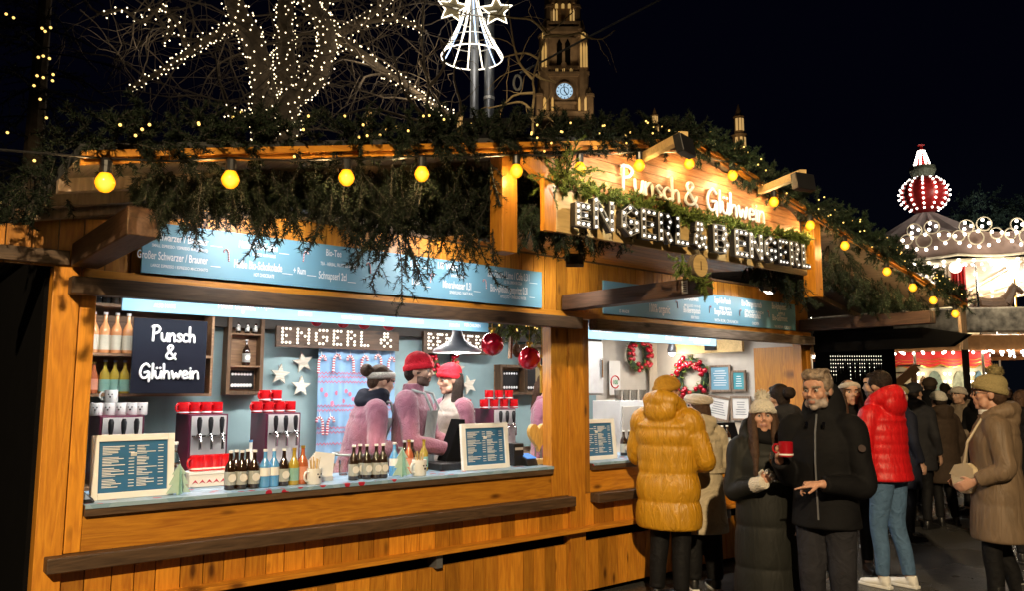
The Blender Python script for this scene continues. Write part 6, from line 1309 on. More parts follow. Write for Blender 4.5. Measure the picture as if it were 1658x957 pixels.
M['c_taupe'] = cloth('taupe_nylon', (.17, .118, .075), .55, .45, 6, spec=.3, streak=True); M['c_cream'] = cloth('cream_cotton', (.46, .39, .27), .75, .6, 8); M['c_pink'] = cloth('pink_fleece', (.29, .105, .155), .9, .8, 7, sheen=.4, fine=.3); M['c_apron'] = cloth('grey_apron', (.34, .38, .37), .8, .4, 6); M['c_vest'] = cloth('greige_vest', (.33, .29, .25), .5, .4, 8)
M['c_jeans'] = cloth('blue_denim', (.075, .15, .27), .8, .7, 9, fine=.2); M['c_djeans'] = cloth('dark_denim', (.022, .022, .027), .85, .5, 9, spec=.1); M['c_trous'] = cloth('black_trousers', (.008, .008, .009), .7, .4, 9, spec=.15)
M['k_red'] = cloth('red_knit', (.55, .008, .022), .9, .35, 40); M['k_white'] = cloth('white_knit', (.62, .58, .50), .9, .6, 45, sheen=.3, fine=.4); M['k_mustard'] = cloth('mustard_knit', (.40, .20, .015), .9, .4, 40); M['k_khaki'] = cloth('khaki_knit', (.30, .24, .11), .9, .5, 40); M['k_beige'] = cloth('beige_wool', (.50, .44, .37), .9, .3, 20, sheen=.3)
M['c_brown'] = cloth('brown_coat', (.05, .034, .024), .75, .3, 8, spec=.15); M['c_grey'] = cloth('grey_coat', (.022, .022, .025), .75, .3, 8, spec=.15); M['c_navy'] = cloth('navy_coat', (.012, .014, .025), .7, .3, 8, spec=.15); M['c_sand'] = cloth('sand_coat', (.22, .17, .12), .7, .5, 8)
def remesh(mb, name, mats, parent, voxel=.010, it=4, loc=None):
    me = bpy.data.meshes.new('tmp'); me.from_pydata(mb.v, [], mb.f); ob = bpy.data.objects.new('tmp', me); COL.objects.link(ob)
    r = ob.modifiers.new('r', 'REMESH'); r.mode = 'VOXEL'; r.voxel_size = voxel
    if it: s = ob.modifiers.new('s', 'SMOOTH'); s.factor = .5; s.iterations = it
    out = bpy.data.meshes.new_from_object(ob.evaluated_get(bpy.context.evaluated_depsgraph_get())); bpy.data.objects.remove(ob); bpy.data.meshes.remove(me)
    out.name = name; out.materials.clear()
    for m in (mats if isinstance(mats, (list, tuple)) else [mats]): out.materials.append(M[m] if isinstance(m, str) else m)
    out.polygons.foreach_set('use_smooth', [True] * len(out.polygons)); out.polygons.foreach_set('material_index', [0] * len(out.polygons))
    o = bpy.data.objects.new(name, out); COL.objects.link(o); o.parent = parent; return o
def loft(mb, rings, n=24):                       # rings: (centre, u vector, v vector)
    vs = []; fs = []
    for c, u, v in rings:
        for k in range(n): a = 2 * math.pi * k / n; vs.append(Vector(c) + Vector(u) * math.cos(a) + Vector(v) * math.sin(a))
    for i in range(len(rings) - 1):
        for k in range(n): fs.append((i * n + k, i * n + (k + 1) % n, (i + 1) * n + (k + 1) % n, (i + 1) * n + k))
    fs.append(tuple(range(n - 1, -1, -1))); fs.append(tuple((len(rings) - 1) * n + k for k in range(n))); mb.add(vs, fs)
def dense(pts, rs, step=.012):
    out, ro = [], []; sp = smooth([tuple(p) + (r,) for p, r in zip(pts, rs)], 8)
    P = [np.array(p) for p in sp]; out = [P[0]]
    for q in P[1:]:
        d = np.linalg.norm(q[:3] - out[-1][:3])
        k = max(1, int(d / step)); a = out[-1]
        for j in range(1, k + 1): out.append(a + (q - a) * j / k)
    return [Vector(p[:3]) for p in out], [float(p[3]) for p in out]
class Person:
    def __init__(s, label, px=None, depth=None, Y=None, H=1.75, face=0, z0=0.0, wide=1.0, lean=0.0, hyaw=0, hpitch=0, hroll=0, skin='skin', hback=0.0, beard=None, brow='hair_d', vox=.010, feet=None, arms=None, female=False, scale_head=1.0):
        if Y is not None: p = at(px, 600, Y); p = Vector((p.x, Y, z0))
        else: p = lat(px, depth, z0)
        u = Vector((p.x, p.y, 0)).normalized(); rt = Vector((u.y, -u.x, 0)); a = math.radians(face); d = -u * math.cos(a) + rt * math.sin(a)
        s.o = thing('person', label, 'person', tuple(p), math.atan2(d.x, -d.y)); s.k = H / 1.75; s.w = wide; s.lean = lean; s.vox = vox; s.skin = skin; s.beard = beard; s.brow = brow; s.fem = female
        s.R = Matrix.Rotation(math.radians(hyaw), 3, 'Z') @ Matrix.Rotation(math.radians(hroll), 3, 'Y') @ Matrix.Rotation(math.radians(hpitch), 3, 'X'); s.hs = scale_head; s.hback = hback; s.cut = .02
        k = s.k; sh = .178 * wide * (.92 if female else 1)
        s.sh = [Vector((x * sh, 0, 1.42)) for x in (-1, 1)]
        s.arms = arms or {}
        ar = {-1: ((-.255 * wide, .03, 1.13), (-.25 * wide, -.07, .88)), 1: ((.255 * wide, .03, 1.13), (.25 * wide, -.07, .88))}
        for q in (-1, 1):
            if q in s.arms: ar[q] = s.arms[q][:2]
        s.ar = ar
        s.feet = feet or [(-.10, 0.0), (.10, 0.0)]
        s.body()
    def T(s, p):
        p = Vector(p); z = p.z
        if z > .92: p = Vector((p.x, p.y - s.lean * (z - .92), p.z - .35 * s.lean ** 2 * (z - .92)))
        return p * s.k
    def Hd(s, p):                                # head-local point
        return s.T((0, -.015, 1.50)) + (s.R @ (Vector(p) * s.hs + Vector((0, -.01, .135)))) * s.k
    def hand(s, mb, w, d, n, side, curl, spread=.0):
        k = s.k; w = Vector(w); d = Vector(d).normalized(); n = Vector(n); n = (n - d * n.dot(d)).normalized(); x = d.cross(n) * side
        L = .088 * k
        loft(mb, [(w - d * .01, x * .024 * k, n * .018 * k), (w + d * .03 * k, x * .034 * k, n * .017 * k), (w + d * L, x * .040 * k, n * .013 * k), (w + d * (L + .008), x * .036 * k, n * .009 * k)], 12)
        for i, (off, ln) in enumerate(((.031, .070), (.0105, .079), (-.0105, .074), (-.031, .058))):
            c = curl[i] if isinstance(curl, (list, tuple)) else curl; p = w + d * (L - .012) + x * off * k; pts = [p]; ang = 0; dd = (d + x * spread * (off / .03)).normalized()
            for j, f in enumerate((.45, .32, .23)):
                ang += c * (.8 if j == 0 else 1.0); v = dd * math.cos(ang) + n * math.sin(ang); pts.append(pts[-1] + v * ln * f * k * 1.15)
            mb.tube(pts, [.0092 * k, .0088 * k, .008 * k, .0066 * k], 8)
        p = w + d * .025 * k + x * .028 * k; mb.tube([p, p + (d * .7 + x * .75 + n * .3).normalized() * .036 * k, p + (d * .85 + x * .45 + n * .5).normalized() * .068 * k], [.0125 * k, .0105 * k, .0085 * k], 8)
    def body(s):
        k = s.k; mb = MB(); H = s.Hd; hk = k * s.hs; B = lambda p, r, sq=(1, 1, 1): s._ball(mb, p, r * s.hs, sq)
        B((0, .012, .030), .1, (.77, .98, .95)); B((0, -.030, -.045), .075, (.80, .80, .95)); B((0, -.072, -.094), .024, (1.1, .8, .9))
        for q in (-1, 1): B((.040 * q, -.064, -.014), .030, (1, .8, 1)); B((.077 * q, .008, -.002), .028, (.4, .8, 1.25)); B((.012 * q, -.098, -.030), .0105); B((.045 * q, -.035, -.075), .03)
        B((0, -.088, .048), .035, (1.35, .5, .8))
        mb.tube([H((-.050, -.078, .032)), H((-.022, -.096, .036)), H((0, -.094, .030)), H((.022, -.096, .036)), H((.050, -.078, .032))], .011 * hk, 8)
        mb.tube([H((0, -.090, .030)), H((0, -.105, .004)), H((0, -.117, -.024))], [.009 * hk, .011 * hk, .0145 * hk], 8)
        mb.tube([H((-.024, -.086, -.056)), H((-.008, -.099, -.053)), H((.008, -.099, -.053)), H((.024, -.086, -.056))], .0062 * hk, 6); mb.tube([H((-.021, -.085, -.064)), H((0, -.098, -.067)), H((.021, -.085, -.064))], .0072 * hk, 6)
        mb.tube([H((0, .012, -.05)), s.T((0, .012, 1.52)), s.T((0, .02, 1.44))], [.052 * k, .055 * k, .068 * k], 14)
        w = s.w; V = lambda x: Vector((x * k * w, 0, 0)); D = lambda y: Vector((0, y * k, 0))
        loft(mb, [(s.T((0, .0, .84)), V(.15), D(.10)), (s.T((0, .005, .93)), V(.165), D(.115)), (s.T((0, 0, 1.08)), V(.135), D(.095)), (s.T((0, 0, 1.27)), V(.16), D(.115)), (s.T((0, .01, 1.39)), V(.16), D(.10)), (s.T((0, .015, 1.455)), V(.085), D(.07))], 18)
        for i, q in enumerate((-1, 1)):
            sh = s.T(s.sh[i]); el = s.T(s.ar[q][0]); wr = s.T(s.ar[q][1]); mb.tube([s.T((s.sh[i].x * .6, .01, 1.40)), sh, (sh * .4 + el * .6), el, (el * .5 + wr * .5), wr], [.055 * k, .055 * k, .045 * k, .040 * k, .037 * k, .026 * k], 10)
            a = s.arms.get(q); d = (wr - el).normalized()
            if a and len(a) > 2: s.hand(mb, wr, a[2], a[3], q, a[4])
            else: s.hand(mb, wr, d, Vector((-q, 0, 0)) + d * .01, -q, .35)
            fx, fy = s.feet[i]; hp = s.T((.085 * q, .0, .90)); kn = Vector((fx * .9, fy * .45 - .03, .49)) * k; an = Vector((fx, fy + .02, .09)) * k
            mb.tube([hp, (hp + kn) / 2, kn, kn * .5 + an * .5 + Vector((0, .015, 0)), an, an - Vector((0, 0, .04 * k))], [.088 * k, .072 * k, .054 * k, .05 * k, .036 * k, .036 * k], 12)
            mb.tube([an + Vector((0, .02, -.05 * k)), an + Vector((0, -.10, -.055 * k)), an + Vector((0, -.17, -.06 * k))], [.034 * k, .034 * k, .022 * k], 8)
            s.__dict__.setdefault('legs', []).append((hp, kn, an))
        o = remesh(mb, 'body', [s.skin, 'lips', s.brow, s.beard or s.skin], s.o, s.vox, 2); s.bd = o
        me = o.data; n = len(me.polygons); c = np.empty(n * 3, dtype=np.float32); me.polygons.foreach_get('center', c); c = c.reshape(-1, 3)
        Rm = np.array(s.R); org = np.array(s.T((0, -.015, 1.50))); h = ((c - org) / k) @ Rm - np.array([0, -.01, .135]); h = h / s.hs; x, y, z = h[:, 0], h[:, 1], h[:, 2]; mi = np.zeros(n, dtype=np.int32); f = y < -.055
        if s.beard: mi[((z < -.046 + .35 * np.maximum(np.abs(x) - .035, 0)) & (z > -.125) & (y < -.005) & (y > -.2) & (np.abs(x) < .075))] = 3; mi[(np.abs(x) > .060) & (z < -.005) & (z > -.10) & (y < .0) & (y > -.035) & (np.abs(x) < .08)] = 3; mi[(np.abs(z + .0455) < .006) & (y < -.085) & (np.abs(x) < .03)] = 3
        mi[f & (np.abs(z + .060) < .0095) & (np.abs(x) < .021)] = 1
        mi[f & (np.abs(z - .034 + .15 * np.maximum(np.abs(x) - .03, 0)) < .0065) & (np.abs(x) > .012) & (np.abs(x) < .054)] = 2
        me.polygons.foreach_set('material_index', mi)
        for q in (-1, 1):
            e = MB(); e.ball(H((.031 * q, -.0800, .011)), .0128 * hk, 10); eo = e.build('eye', 'eyew', s.o, True); e = MB(); e.ball(H((.031 * q, -.0885, .0105)), .0068 * hk, 8); e.build('iris', 'iris', eo, True)
    def _ball(s, mb, p, r, sq):
        m2 = MB(); m2.ball((0, 0, 0), r * s.k, 16, 0, sq); mb.add([s.R @ Vector(v) + s.Hd(p) for v in m2.v], m2.f)
    def coat(s, mat, hem=.80, bulk=1.0, pitch=0, amp=.05, hood=None, collar=1.0, flare=1.0, sleeve=1.0, name='coat', sleeves=True, cuff=None, prof=None, pitch_s=None, arm_mat=None, vox=.010, it=4):
        k = s.k; mb = MB(); w = s.w * bulk * (.94 if s.fem else 1)
        P = prof or [(hem, .215 * flare, .165 * flare), (.90, .205, .155), (1.08, .190, .140), (1.28, .205, .150), (1.38, .195, .135), (1.43, .150, .110), (1.475, .088, .085), (1.475 + .05 * collar, .075, .080)]
        if hem > .88: P = [(hem, .205, .150)] + [p for p in P if p[0] > hem + .05]
        zs = np.arange(hem, P[-1][0], .012); rings = []
        for z in zs:
            rx = np.interp(z, [p[0] for p in P], [p[1] for p in P]); ry = np.interp(z, [p[0] for p in P], [p[2] for p in P]); q = 1.0
            if pitch: q = 1 + amp * (abs(math.sin(math.pi * (z - hem) / pitch)) ** .38 - .8) * (1 if z < 1.42 else .4)
            rings.append((s.T((0, .012 if z > 1.35 else .0, z)), Vector((rx * w * k * q, 0, 0)), Vector((0, ry * bulk * k * q, 0))))
        loft(mb, rings, 36)
        sl = MB() if arm_mat else mb
        if sleeves:
            for i, c in enumerate((-1, 1)):
                sh = Vector(s.sh[i]); el = Vector(s.ar[c][0]); wr = Vector(s.ar[c][1]); wr = wr + (el - wr).normalized() * s.cut
                pts, rs = dense([s.T((sh.x * .55, .01, 1.385)), s.T(sh - Vector((0, 0, .02))), s.T(sh * .45 + el * .55), s.T(el), s.T(el * .5 + wr * .5), s.T(wr)], [.076 * k, .079 * k * sleeve, .068 * k * sleeve, .062 * k * sleeve, .056 * k * sleeve, .046 * k * sleeve])
                if pitch:
                    ps = pitch_s or pitch; t = 0
                    for j in range(1, len(pts)): t += (pts[j] - pts[j - 1]).length / k; rs[j] *= 1 + amp * 1.4 * (abs(math.sin(math.pi * t / ps)) ** .38 - .8)
                sl.tube(pts, rs, 16)
        if hood == 'down':
            T = s.T; mb.tube([T((-.085, -.075, 1.45)), T((-.115, .0, 1.50)), T((-.085, .085, 1.52)), T((0, .125, 1.525)), T((.085, .085, 1.52)), T((.115, .0, 1.50)), T((.085, -.075, 1.45))], [.035 * k, .048 * k, .062 * k, .072 * k, .062 * k, .048 * k, .035 * k], 14)
            s._b2(mb, (0, .125, 1.46), .085, (1.2, .7, 1.0))
        if hood == 'high':
            T = s.T; loft(mb, [(T((0, .045, 1.44)), Vector((.14 * k, 0, 0)), Vector((0, .13 * k, 0))), (T((0, .065, 1.54)), Vector((.135 * k, 0, 0)), Vector((0, .105 * k, 0))), (T((0, .085, 1.62)), Vector((.11 * k, 0, 0)), Vector((0, .075 * k, 0))), (T((0, .10, 1.68)), Vector((.07 * k, 0, 0)), Vector((0, .045 * k, 0)))], 20)
        if hood == 'tall':
            T = s.T; mb.tube([T((-.10, -.055, 1.47)), T((-.125, .02, 1.52)), T((-.09, .10, 1.56)), T((0, .135, 1.575)), T((.09, .10, 1.56)), T((.125, .02, 1.52)), T((.10, -.055, 1.47))], [.040 * k, .055 * k, .070 * k, .080 * k, .070 * k, .055 * k, .040 * k], 14); s._b2(mb, (0, .13, 1.49), .11, (1.25, .65, 1.0)); s._b2(mb, (0, .04, 1.455), .12, (1.05, .9, .7))
        o = remesh(mb, name, mat, s.o, vox, it)
        if arm_mat: remesh(sl, 'sleeves', arm_mat, s.o, vox, it)
        return o
    def _b2(s, mb, p, r, sq):
        m2 = MB(); m2.ball((0, 0, 0), r * s.k, 16, 0, sq); c = s.T(p); mb.add([Vector(v) + c for v in m2.v], m2.f)
    def trousers(s, mat, r=1.0, wide=1.0, low=.10):
        k = s.k; mb = MB(); loft(mb, [(s.T((0, 0, .84)), Vector((.17 * k * s.w, 0, 0)), Vector((0, .115 * k, 0))), (s.T((0, 0, 1.0)), Vector((.165 * k * s.w, 0, 0)), Vector((0, .11 * k, 0)))], 18)
        for hp, kn, an in s.legs:
            end = an + Vector((0, 0, (low - .09) * k)); pts, rs = dense([hp, (hp + kn) / 2, kn, (kn + an) / 2 + Vector((0, .012, 0)), end], [.104 * k * r, .086 * k * r, .068 * k * r * wide, .060 * k * r * wide, .052 * k * r * wide]); mb.tube(pts, rs, 14)
        return remesh(mb, 'trousers', mat, s.o, .011, 4)
    def shoes(s, mat, sole='black', boot=False, band=None):
        k = s.k
        for hp, kn, an in s.legs:
            mb = MB(); x, y = an.x, an.y
            prof = [(.06, .030, .040), (.03, .038, .055), (-.04, .042, .052), (-.10, .046, .040), (-.16, .042, .034), (-.20, .026, .026)]
            loft(mb, [((x, y + yy, .012 + h * .5), (w, 0, 0), (0, 0, h * .62)) for yy, w, h in [(a, b * k, c * k * 1.2) for a, b, c in prof]], 14)
            mb.tube([(x, y + .02, .05), (x, y + .015, (.24 if boot else .10))], [.046 * k, (.056 if boot else .043) * k], 12)
            o = remesh(mb, 'boot' if boot else 'shoe', mat, s.o, .008, 3)
            mb = MB(); mb.prism([(x - .03, y + .075, 0), (x + .03, y + .075, 0), (x + .045, y - .09, 0), (x + .035, y - .205, 0), (x - .035, y - .205, 0), (x - .045, y - .09, 0)], (0, 0, .026)); mb.build('sole', sole, o, bevel=.006)
            if band: mb = MB(); mb.lathe([(.060 * k, .20), (.061 * k, .225)], (x, y + .015, 0), n=18, cap=False); mb.build('cuff_band', band, o)
    def beanie(s, mat, cuff=True, pom=None, high=.0, slouch=0, low=.0):
        mb = MB(); n = 28; rings = []
        for t, f in [(0, 1.0), (.25, 1.03), (.5, 1.0), (.7, .86), (.85, .62), (.95, .35), (1, .1)]:
            z = .040 - low + (.100 + high) * t; rings.append([s.Hd(((.0885 * f) * math.cos(a), .008 + slouch * t * t + (.112 * f) * math.sin(a), z + .022 * math.sin(a) * (-1) * (1 - t))) for a in [2 * math.pi * j / n for j in range(n)]])
        mb.add([p for r in rings for p in r], [(i * n + j, i * n + (j + 1) % n, (i + 1) * n + (j + 1) % n, (i + 1) * n + j) for i in range(len(rings) - 1) for j in range(n)] + [tuple(reversed(range(n))), tuple((len(rings) - 1) * n + j for j in range(n))])
        if cuff: mb.tube([s.Hd((.090 * math.cos(a), .008 + .113 * math.sin(a), .052 - low - .022 * math.sin(a))) for a in np.linspace(0, 6.2832, 33)], .016 * s.k, 8); mb.tube([s.Hd((.089 * math.cos(a), .008 + .112 * math.sin(a), .034 - low - .022 * math.sin(a))) for a in np.linspace(0, 6.2832, 33)], .013 * s.k, 8)
        o = remesh(mb, 'hat', mat, s.o, .008, 3)
        if pom:
            g = np.random.default_rng(3); b = MB(); c = s.Hd((0, .01 + slouch, .150 + high - low)); r = .055 * s.k; b.ball(c, r * .8, 12)
            for q in range(420): d = Vector(g.normal(0, 1, 3)).normalized(); e = d.orthogonal().normalized() * .005; b.add([c + d * r * .6 + e, c + d * r * .6 - e, c + d * r * g.uniform(1.0, 1.3)], [(0, 1, 2)])
            b.build('pompom', pom, o)
        return o
    def hair(s, mat, style='short', name='hair'):
        mb = MB(); B = lambda p, r, sq: s._ball(mb, p, r, sq); T = s.T
        if style == 'under':
            B((0, .060, -.015), .085, (.92, .72, .85))
            for q in (-1, 1): B((.068 * q, .012, .010), .038, (.4, .9, 1.2))
        if style in ('short', 'swept', 'bun'):
            B((0, .030, .048), .1, (.83, .98, .93)); B((0, -.045, .092), .050, (1.2, .75, .5)); B((0, .075, -.01), .07, (.95, .6, 1.0))
            for q in (-1, 1): B((.066 * q, .005, .035), .045, (.5, 1.1, 1.1))
            if style == 'swept':
                g = np.random.default_rng(8)
                for q in np.linspace(-.062, .062, 17): j = g.normal(0, .005, 4); mb.tube([s.Hd((q, -.078 + abs(q) * .5 + j[0], .078 + j[1])), s.Hd((q * 1.05 + j[2], -.066 + abs(q) * .4, .108 + j[1])), s.Hd((q * 1.12 + j[3] * 2, -.02, .128 + j[0])), s.Hd((q * 1.15 + j[2], .04, .120 + j[1]))], [.006 * s.k, .010 * s.k, .011 * s.k, .010 * s.k], 6)
            if style == 'bun': B((0, .155, .055), .058, (1, .9, .95)); B((0, .12, .05), .035, (1, 1, 1))
        if style in ('long', 'tail'):
            B((0, .035, .030), .1, (.86, .95, 1.0)); B((0, .085, -.04), .08, (1.0, .55, 1.3))
            if style == 'long':
                for q in (-1, 1):
                    for dx, dy in [(a, b + s.hback) for a, b in ((.0, 0), (.012, .03), (-.008, -.018))]: mb.tube([s.Hd((.074 * q + dx * q, -.030 + dy, .055)), s.Hd((.082 * q + dx * q, -.040 + dy, -.03)), s.Hd((.078 * q + dx * q, -.060 + dy, -.12)), T((.085 * q + dx * q, -.115 + dy, 1.36)), T((.09 * q + dx * q, -.15 + dy, 1.20))], [.016 * s.k, .024 * s.k, .028 * s.k, .030 * s.k, .012 * s.k], 9)
            else: mb.tube([s.Hd((0, .10, .02)), s.Hd((0, .12, -.08)), T((.03, .14, 1.38)), T((.05, .15, 1.18))], [.05 * s.k, .05 * s.k, .045 * s.k, .015 * s.k], 10)
        return remesh(mb, name, mat, s.o, .009, 2)
    def scarf(s, mat, r=.045):
        mb = MB(); T = s.T
        for z, rr in ((1.475, .095), (1.515, .085)): mb.tube([T((rr * math.cos(a), .012 + rr * .95 * math.sin(a), z + .012 * math.sin(a * 2))) for a in np.linspace(0, 6.2832, 29)], r * s.k, 10)
        return remesh(mb, 'scarf', mat, s.o, .010, 3)
    def headband(s, mat):
        mb = MB(); mb.tube([s.Hd((.074 * math.cos(a), .020 + .096 * math.sin(a), .050 - .030 * math.sin(a))) for a in np.linspace(0, 6.2832, 37)], .029 * s.k, 10); return remesh(mb, 'headband', mat, s.o, .008, 2)
    def kid(s, mb, name, mat, smooth=True): return mb.build(name, mat, s.o, smooth)

# man in the mustard coat at the right counter
p = Person('person in a long quilted mustard puffer coat and beanie, back turned, at the counter', 1078, 6.30, H=1.73, face=158, hyaw=-22, wide=1.06, skin='skin2', beard='beard_d', arms={-1: ((-.30, -.03, 1.10), (-.16, -.27, 1.04)), 1: ((.29, -.06, 1.12), (.17, -.30, 1.05))})
p.coat('c_yellow', hem=.565, bulk=1.18, pitch=.215, amp=.12, hood='tall', flare=1.0, sleeve=1.36, pitch_s=.19); p.trousers('c_trous', 1.05, 1.1); p.shoes('black'); p.beanie('k_mustard', low=.015, high=.01); p.hair('hair_d', 'under')
p = Person('person in a cream belted coat and pale beret beside the mustard coat at the counter', 1131, 6.66, H=1.57, face=-165, hyaw=25, female=True, arms={-1: ((-.25, -.05, 1.12), (-.12, -.25, 1.02)), 1: ((.25, -.05, 1.12), (.12, -.25, 1.02))})
p.coat('c_cream', hem=.52, bulk=1.08, flare=1.12, hood='down', sleeve=1.1); p.trousers('c_trous', 1.05, 1.35); p.shoes('black', 'white'); p.hair('hair_b', 'tail')
mb = MB(); n = 26; mb.v = []; rr = [(.088, .045), (.125, .065), (.135, .095), (.115, .122), (.06, .138), (.01, .14)]
mb.add([p.Hd((r * math.cos(2 * math.pi * j / n), .015 + r * 1.05 * math.sin(2 * math.pi * j / n), z - .12 * r * math.sin(2 * math.pi * j / n))) for r, z in rr for j in range(n)], [(i * n + j, i * n + (j + 1) % n, (i + 1) * n + (j + 1) % n, (i + 1) * n + j) for i in range(len(rr) - 1) for j in range(n)]); p.kid(mb, 'beret', 'k_beige')
mb = MB(); loft(mb, [(p.T((0, 0, 1.06)), Vector((.205, 0, 0)), Vector((0, .155, 0))), (p.T((0, 0, 1.10)), Vector((.203, 0, 0)), Vector((0, .153, 0)))], 30); p.kid(mb, 'belt', 'c_cream'); p.scarf(cloth('olive_scarf', (.24, .20, .11), .9, .6, 10), .05)
# woman with the pompom hat and the glass
p = Person('person in a white pompom beanie and long dark coat holding a glass', 1233, 5.35, H=1.545, face=8, hyaw=-4, hpitch=-2, vox=.0068, female=True, wide=1.04, skin='skin2', arms={-1: ((-.235, -.04, 1.085), (-.055, -.295, 1.175), (.60, -.20, .72), (.1, -.4, .1), [1.0, 1.05, 1.1, 1.15]), 1: ((.24, .0, 1.13), (.22, -.12, .92))})
p.cut = .075; p.coat('c_olive', hem=.24, bulk=1.12, pitch=.30, amp=.07, hood='tall', flare=1.10, sleeve=1.22, pitch_s=.24); p.trousers('c_trous'); p.shoes('black', boot=True); p.beanie('k_white', True, 'k_white', .015, low=.012); p.hair('hair_b', 'long'); p.scarf('c_black', .048)
wr = p.T((-.055, -.295, 1.175)); gm = MB(); p.hand(gm, wr, (.60, -.20, .72), (.1, -.4, .1), -1, [1.0, 1.05, 1.1, 1.15]); c0 = sum((Vector(v) for v in gm.v), Vector()) / len(gm.v); gm.v = [tuple(c0 + (Vector(v) - c0) * 1.22) for v in gm.v]; el = p.T((-.235, -.04, 1.085)); d_ = (el - wr).normalized(); gm.tube([wr + d_ * .09, wr, wr - d_ * .02], [.052, .044, .040], 14); remesh(gm, 'glove', 'k_white', p.o, .006, 2)
gl = p.o.matrix_basis @ (wr + Vector((.075, -.06, .075)))
g = thing('stemmed_glass', 'clear bulbous stemmed glass held in the white knitted glove', 'glass', tuple(gl)); mb = MB(); mb.lathe([(.030, -.060), (.006, -.055), (.0055, .02), (.022, .032), (.040, .060), (.043, .085), (.036, .125), (.0345, .125), (.0415, .085), (.038, .062), (.020, .036), (.001, .032)], n=24, cap=False); mb.build('bowl', 'clear', g, smooth=True); mb = MB(); mb.lathe([(.020, .0365), (.037, .062), (.040, .08), (.001, .08)], n=20, cap=False); mb.build('wine', plain('dark_wine', (.05, .006, .01), .1), g, smooth=True)
# bearded man
p = Person('person with grey hair and beard in a black jacket, pointing with one hand', 1328, 4.95, H=1.735, face=-16, hyaw=-10, hpitch=6, wide=1.0, vox=.0068, skin='skin2', beard='beard_g', brow='hair_g', arms={-1: ((-.215, -.02, 1.10), (-.185, -.28, 1.215), (.12, -.30, .9), (.95, -.1, 0), 1.15), 1: ((.240, -.02, 1.06), (.055, -.27, 1.085), (-.92, -.36, -.06), (-.2, .3, -1), [.12, .75, .9, .95])})
p.coat('c_black', hem=.80, bulk=.98, hood='high', sleeve=1.12, collar=1.3); p.trousers('c_djeans', 1.06, 1.1); p.shoes('black'); p.hair('hair_g', 'swept')
mb = MB(); mb.tube([p.T((0, -.16, .86)), p.T((0, -.172, 1.2)), p.T((0, -.148, 1.38)), p.T((0, -.10, 1.49))], .006, 6); p.kid(mb, 'zip', 'zinc'); mb = MB(); mb.lathe([(.022, 0), (.022, .006)], tuple(p.T((.250, -.085, 1.29))), n=20, R=Matrix.Rotation(math.radians(70), 3, 'X') @ Matrix.Rotation(math.radians(30), 3, 'Y')); p.kid(mb, 'sleeve_patch', plain('brown_patch', (.035, .02, .018), .8), False)
for q in (-1, 1): mb = MB(); mb.cbox(p.T((.05 * q, -.135, 1.43)), (.018, .012, .03)); p.kid(mb, 'collar_snap', 'chrome', False)
mg = thing('mug', 'red glazed mug held up between the pompom hat woman and the bearded man', 'mug', tuple(p.o.matrix_basis @ (p.T((-.185, -.28, 1.215)) + Vector((.062, -.05, .025)))), p.o.rotation_euler.z + .2)
for ch in redm.children:
    c = ch.copy(); COL.objects.link(c); c.parent = mg
    if c.name.startswith(('cup', 'handle')): c.data = c.data.copy(); c.data.materials[0] = M['red_deep']
mg.scale = (.95,) * 3
# dark haired woman from behind
p = Person('person with a black hair bun seen from behind beside the bearded man', 1262, 6.75, H=1.66, face=-140, female=True, wide=1.08); p.coat('c_grey', hem=.55, bulk=1.15, hood='down'); p.trousers('c_trous'); p.shoes('black'); p.hair('hair_d', 'bun')
# man in the red jacket
p = Person('person in a red quilted jacket, blue jeans and white trainers', 1431, 6.75, H=1.775, face=-122, hyaw=8, lean=.06, beard='beard_d', feet=[(-.10, .05), (.10, -.06)], arms={-1: ((-.25, -.08, 1.12), (-.14, -.30, 1.05)), 1: ((.26, -.04, 1.12), (.16, -.28, 1.02))})
p.coat('c_red', hem=.86, bulk=1.10, pitch=.075, amp=.05, hood='tall', sleeve=1.08); p.trousers('c_jeans', 1.0, 1.02); p.shoes('white', 'white'); p.hair('hair_d', 'short')
mb = MB(); c = p.T((.255, -.03, 1.335)); mb.cbox(c, (.008, .10, .007)); mb.cbox(c + Vector((0, 0, .018)), (.008, .008, .03)); p.kid(mb, 'shoulder_mark', 'white', False)
# woman facing him
p = Person('person in a beige headband and dark coat facing the man in red', 1374, 7.35, H=1.71, face=18, female=True); p.coat('c_black', hem=.60, bulk=1.12, hood='down'); p.trousers('c_trous'); p.shoes('black', boot=True, band='white'); p.hair('hair_b', 'long'); p.headband('k_beige')
# woman in the taupe coat
p = Person('person in a khaki pompom beanie, glasses and taupe coat with a cream bag', 1604, 5.9, H=1.70, face=-84, hpitch=-4, female=True, wide=1.08, skin='skin2', vox=.008, feet=[(-.09, .08), (.10, -.10)], arms={-1: ((-.26, -.02, 1.12), (-.20, -.20, 1.0)), 1: ((.27, .03, 1.10), (.235, -.17, 1.0))})
p.coat('c_taupe', hem=.56, bulk=1.18, pitch=.27, amp=.045, hood='down', flare=1.06, sleeve=1.15, pitch_s=.16); p.trousers('c_trous', 1.0, 1.02); p.shoes('black', boot=True); p.hair('hair_b', 'under'); p.beanie('k_khaki', True, 'k_khaki', .03, .03)
mb = MB(); loft(mb, [(p.T((0, -.005, 1.49)), Vector((.078, 0, 0)), Vector((0, .085, 0))), (p.T((0, -.01, 1.525)), Vector((.074, 0, 0)), Vector((0, .08, 0)))], 20); p.kid(mb, 'collar', 'white')
mb = MB()
for q in (-1, 1): mb.tube([p.Hd((.031 * q + .022 * math.cos(a), -.108, .010 + .018 * math.sin(a))) for a in np.linspace(0, 6.2832, 17)], .0022, 5); mb.tube([p.Hd((.053 * q, -.107, .014)), p.Hd((.078 * q, .0, .012))], .002, 5)
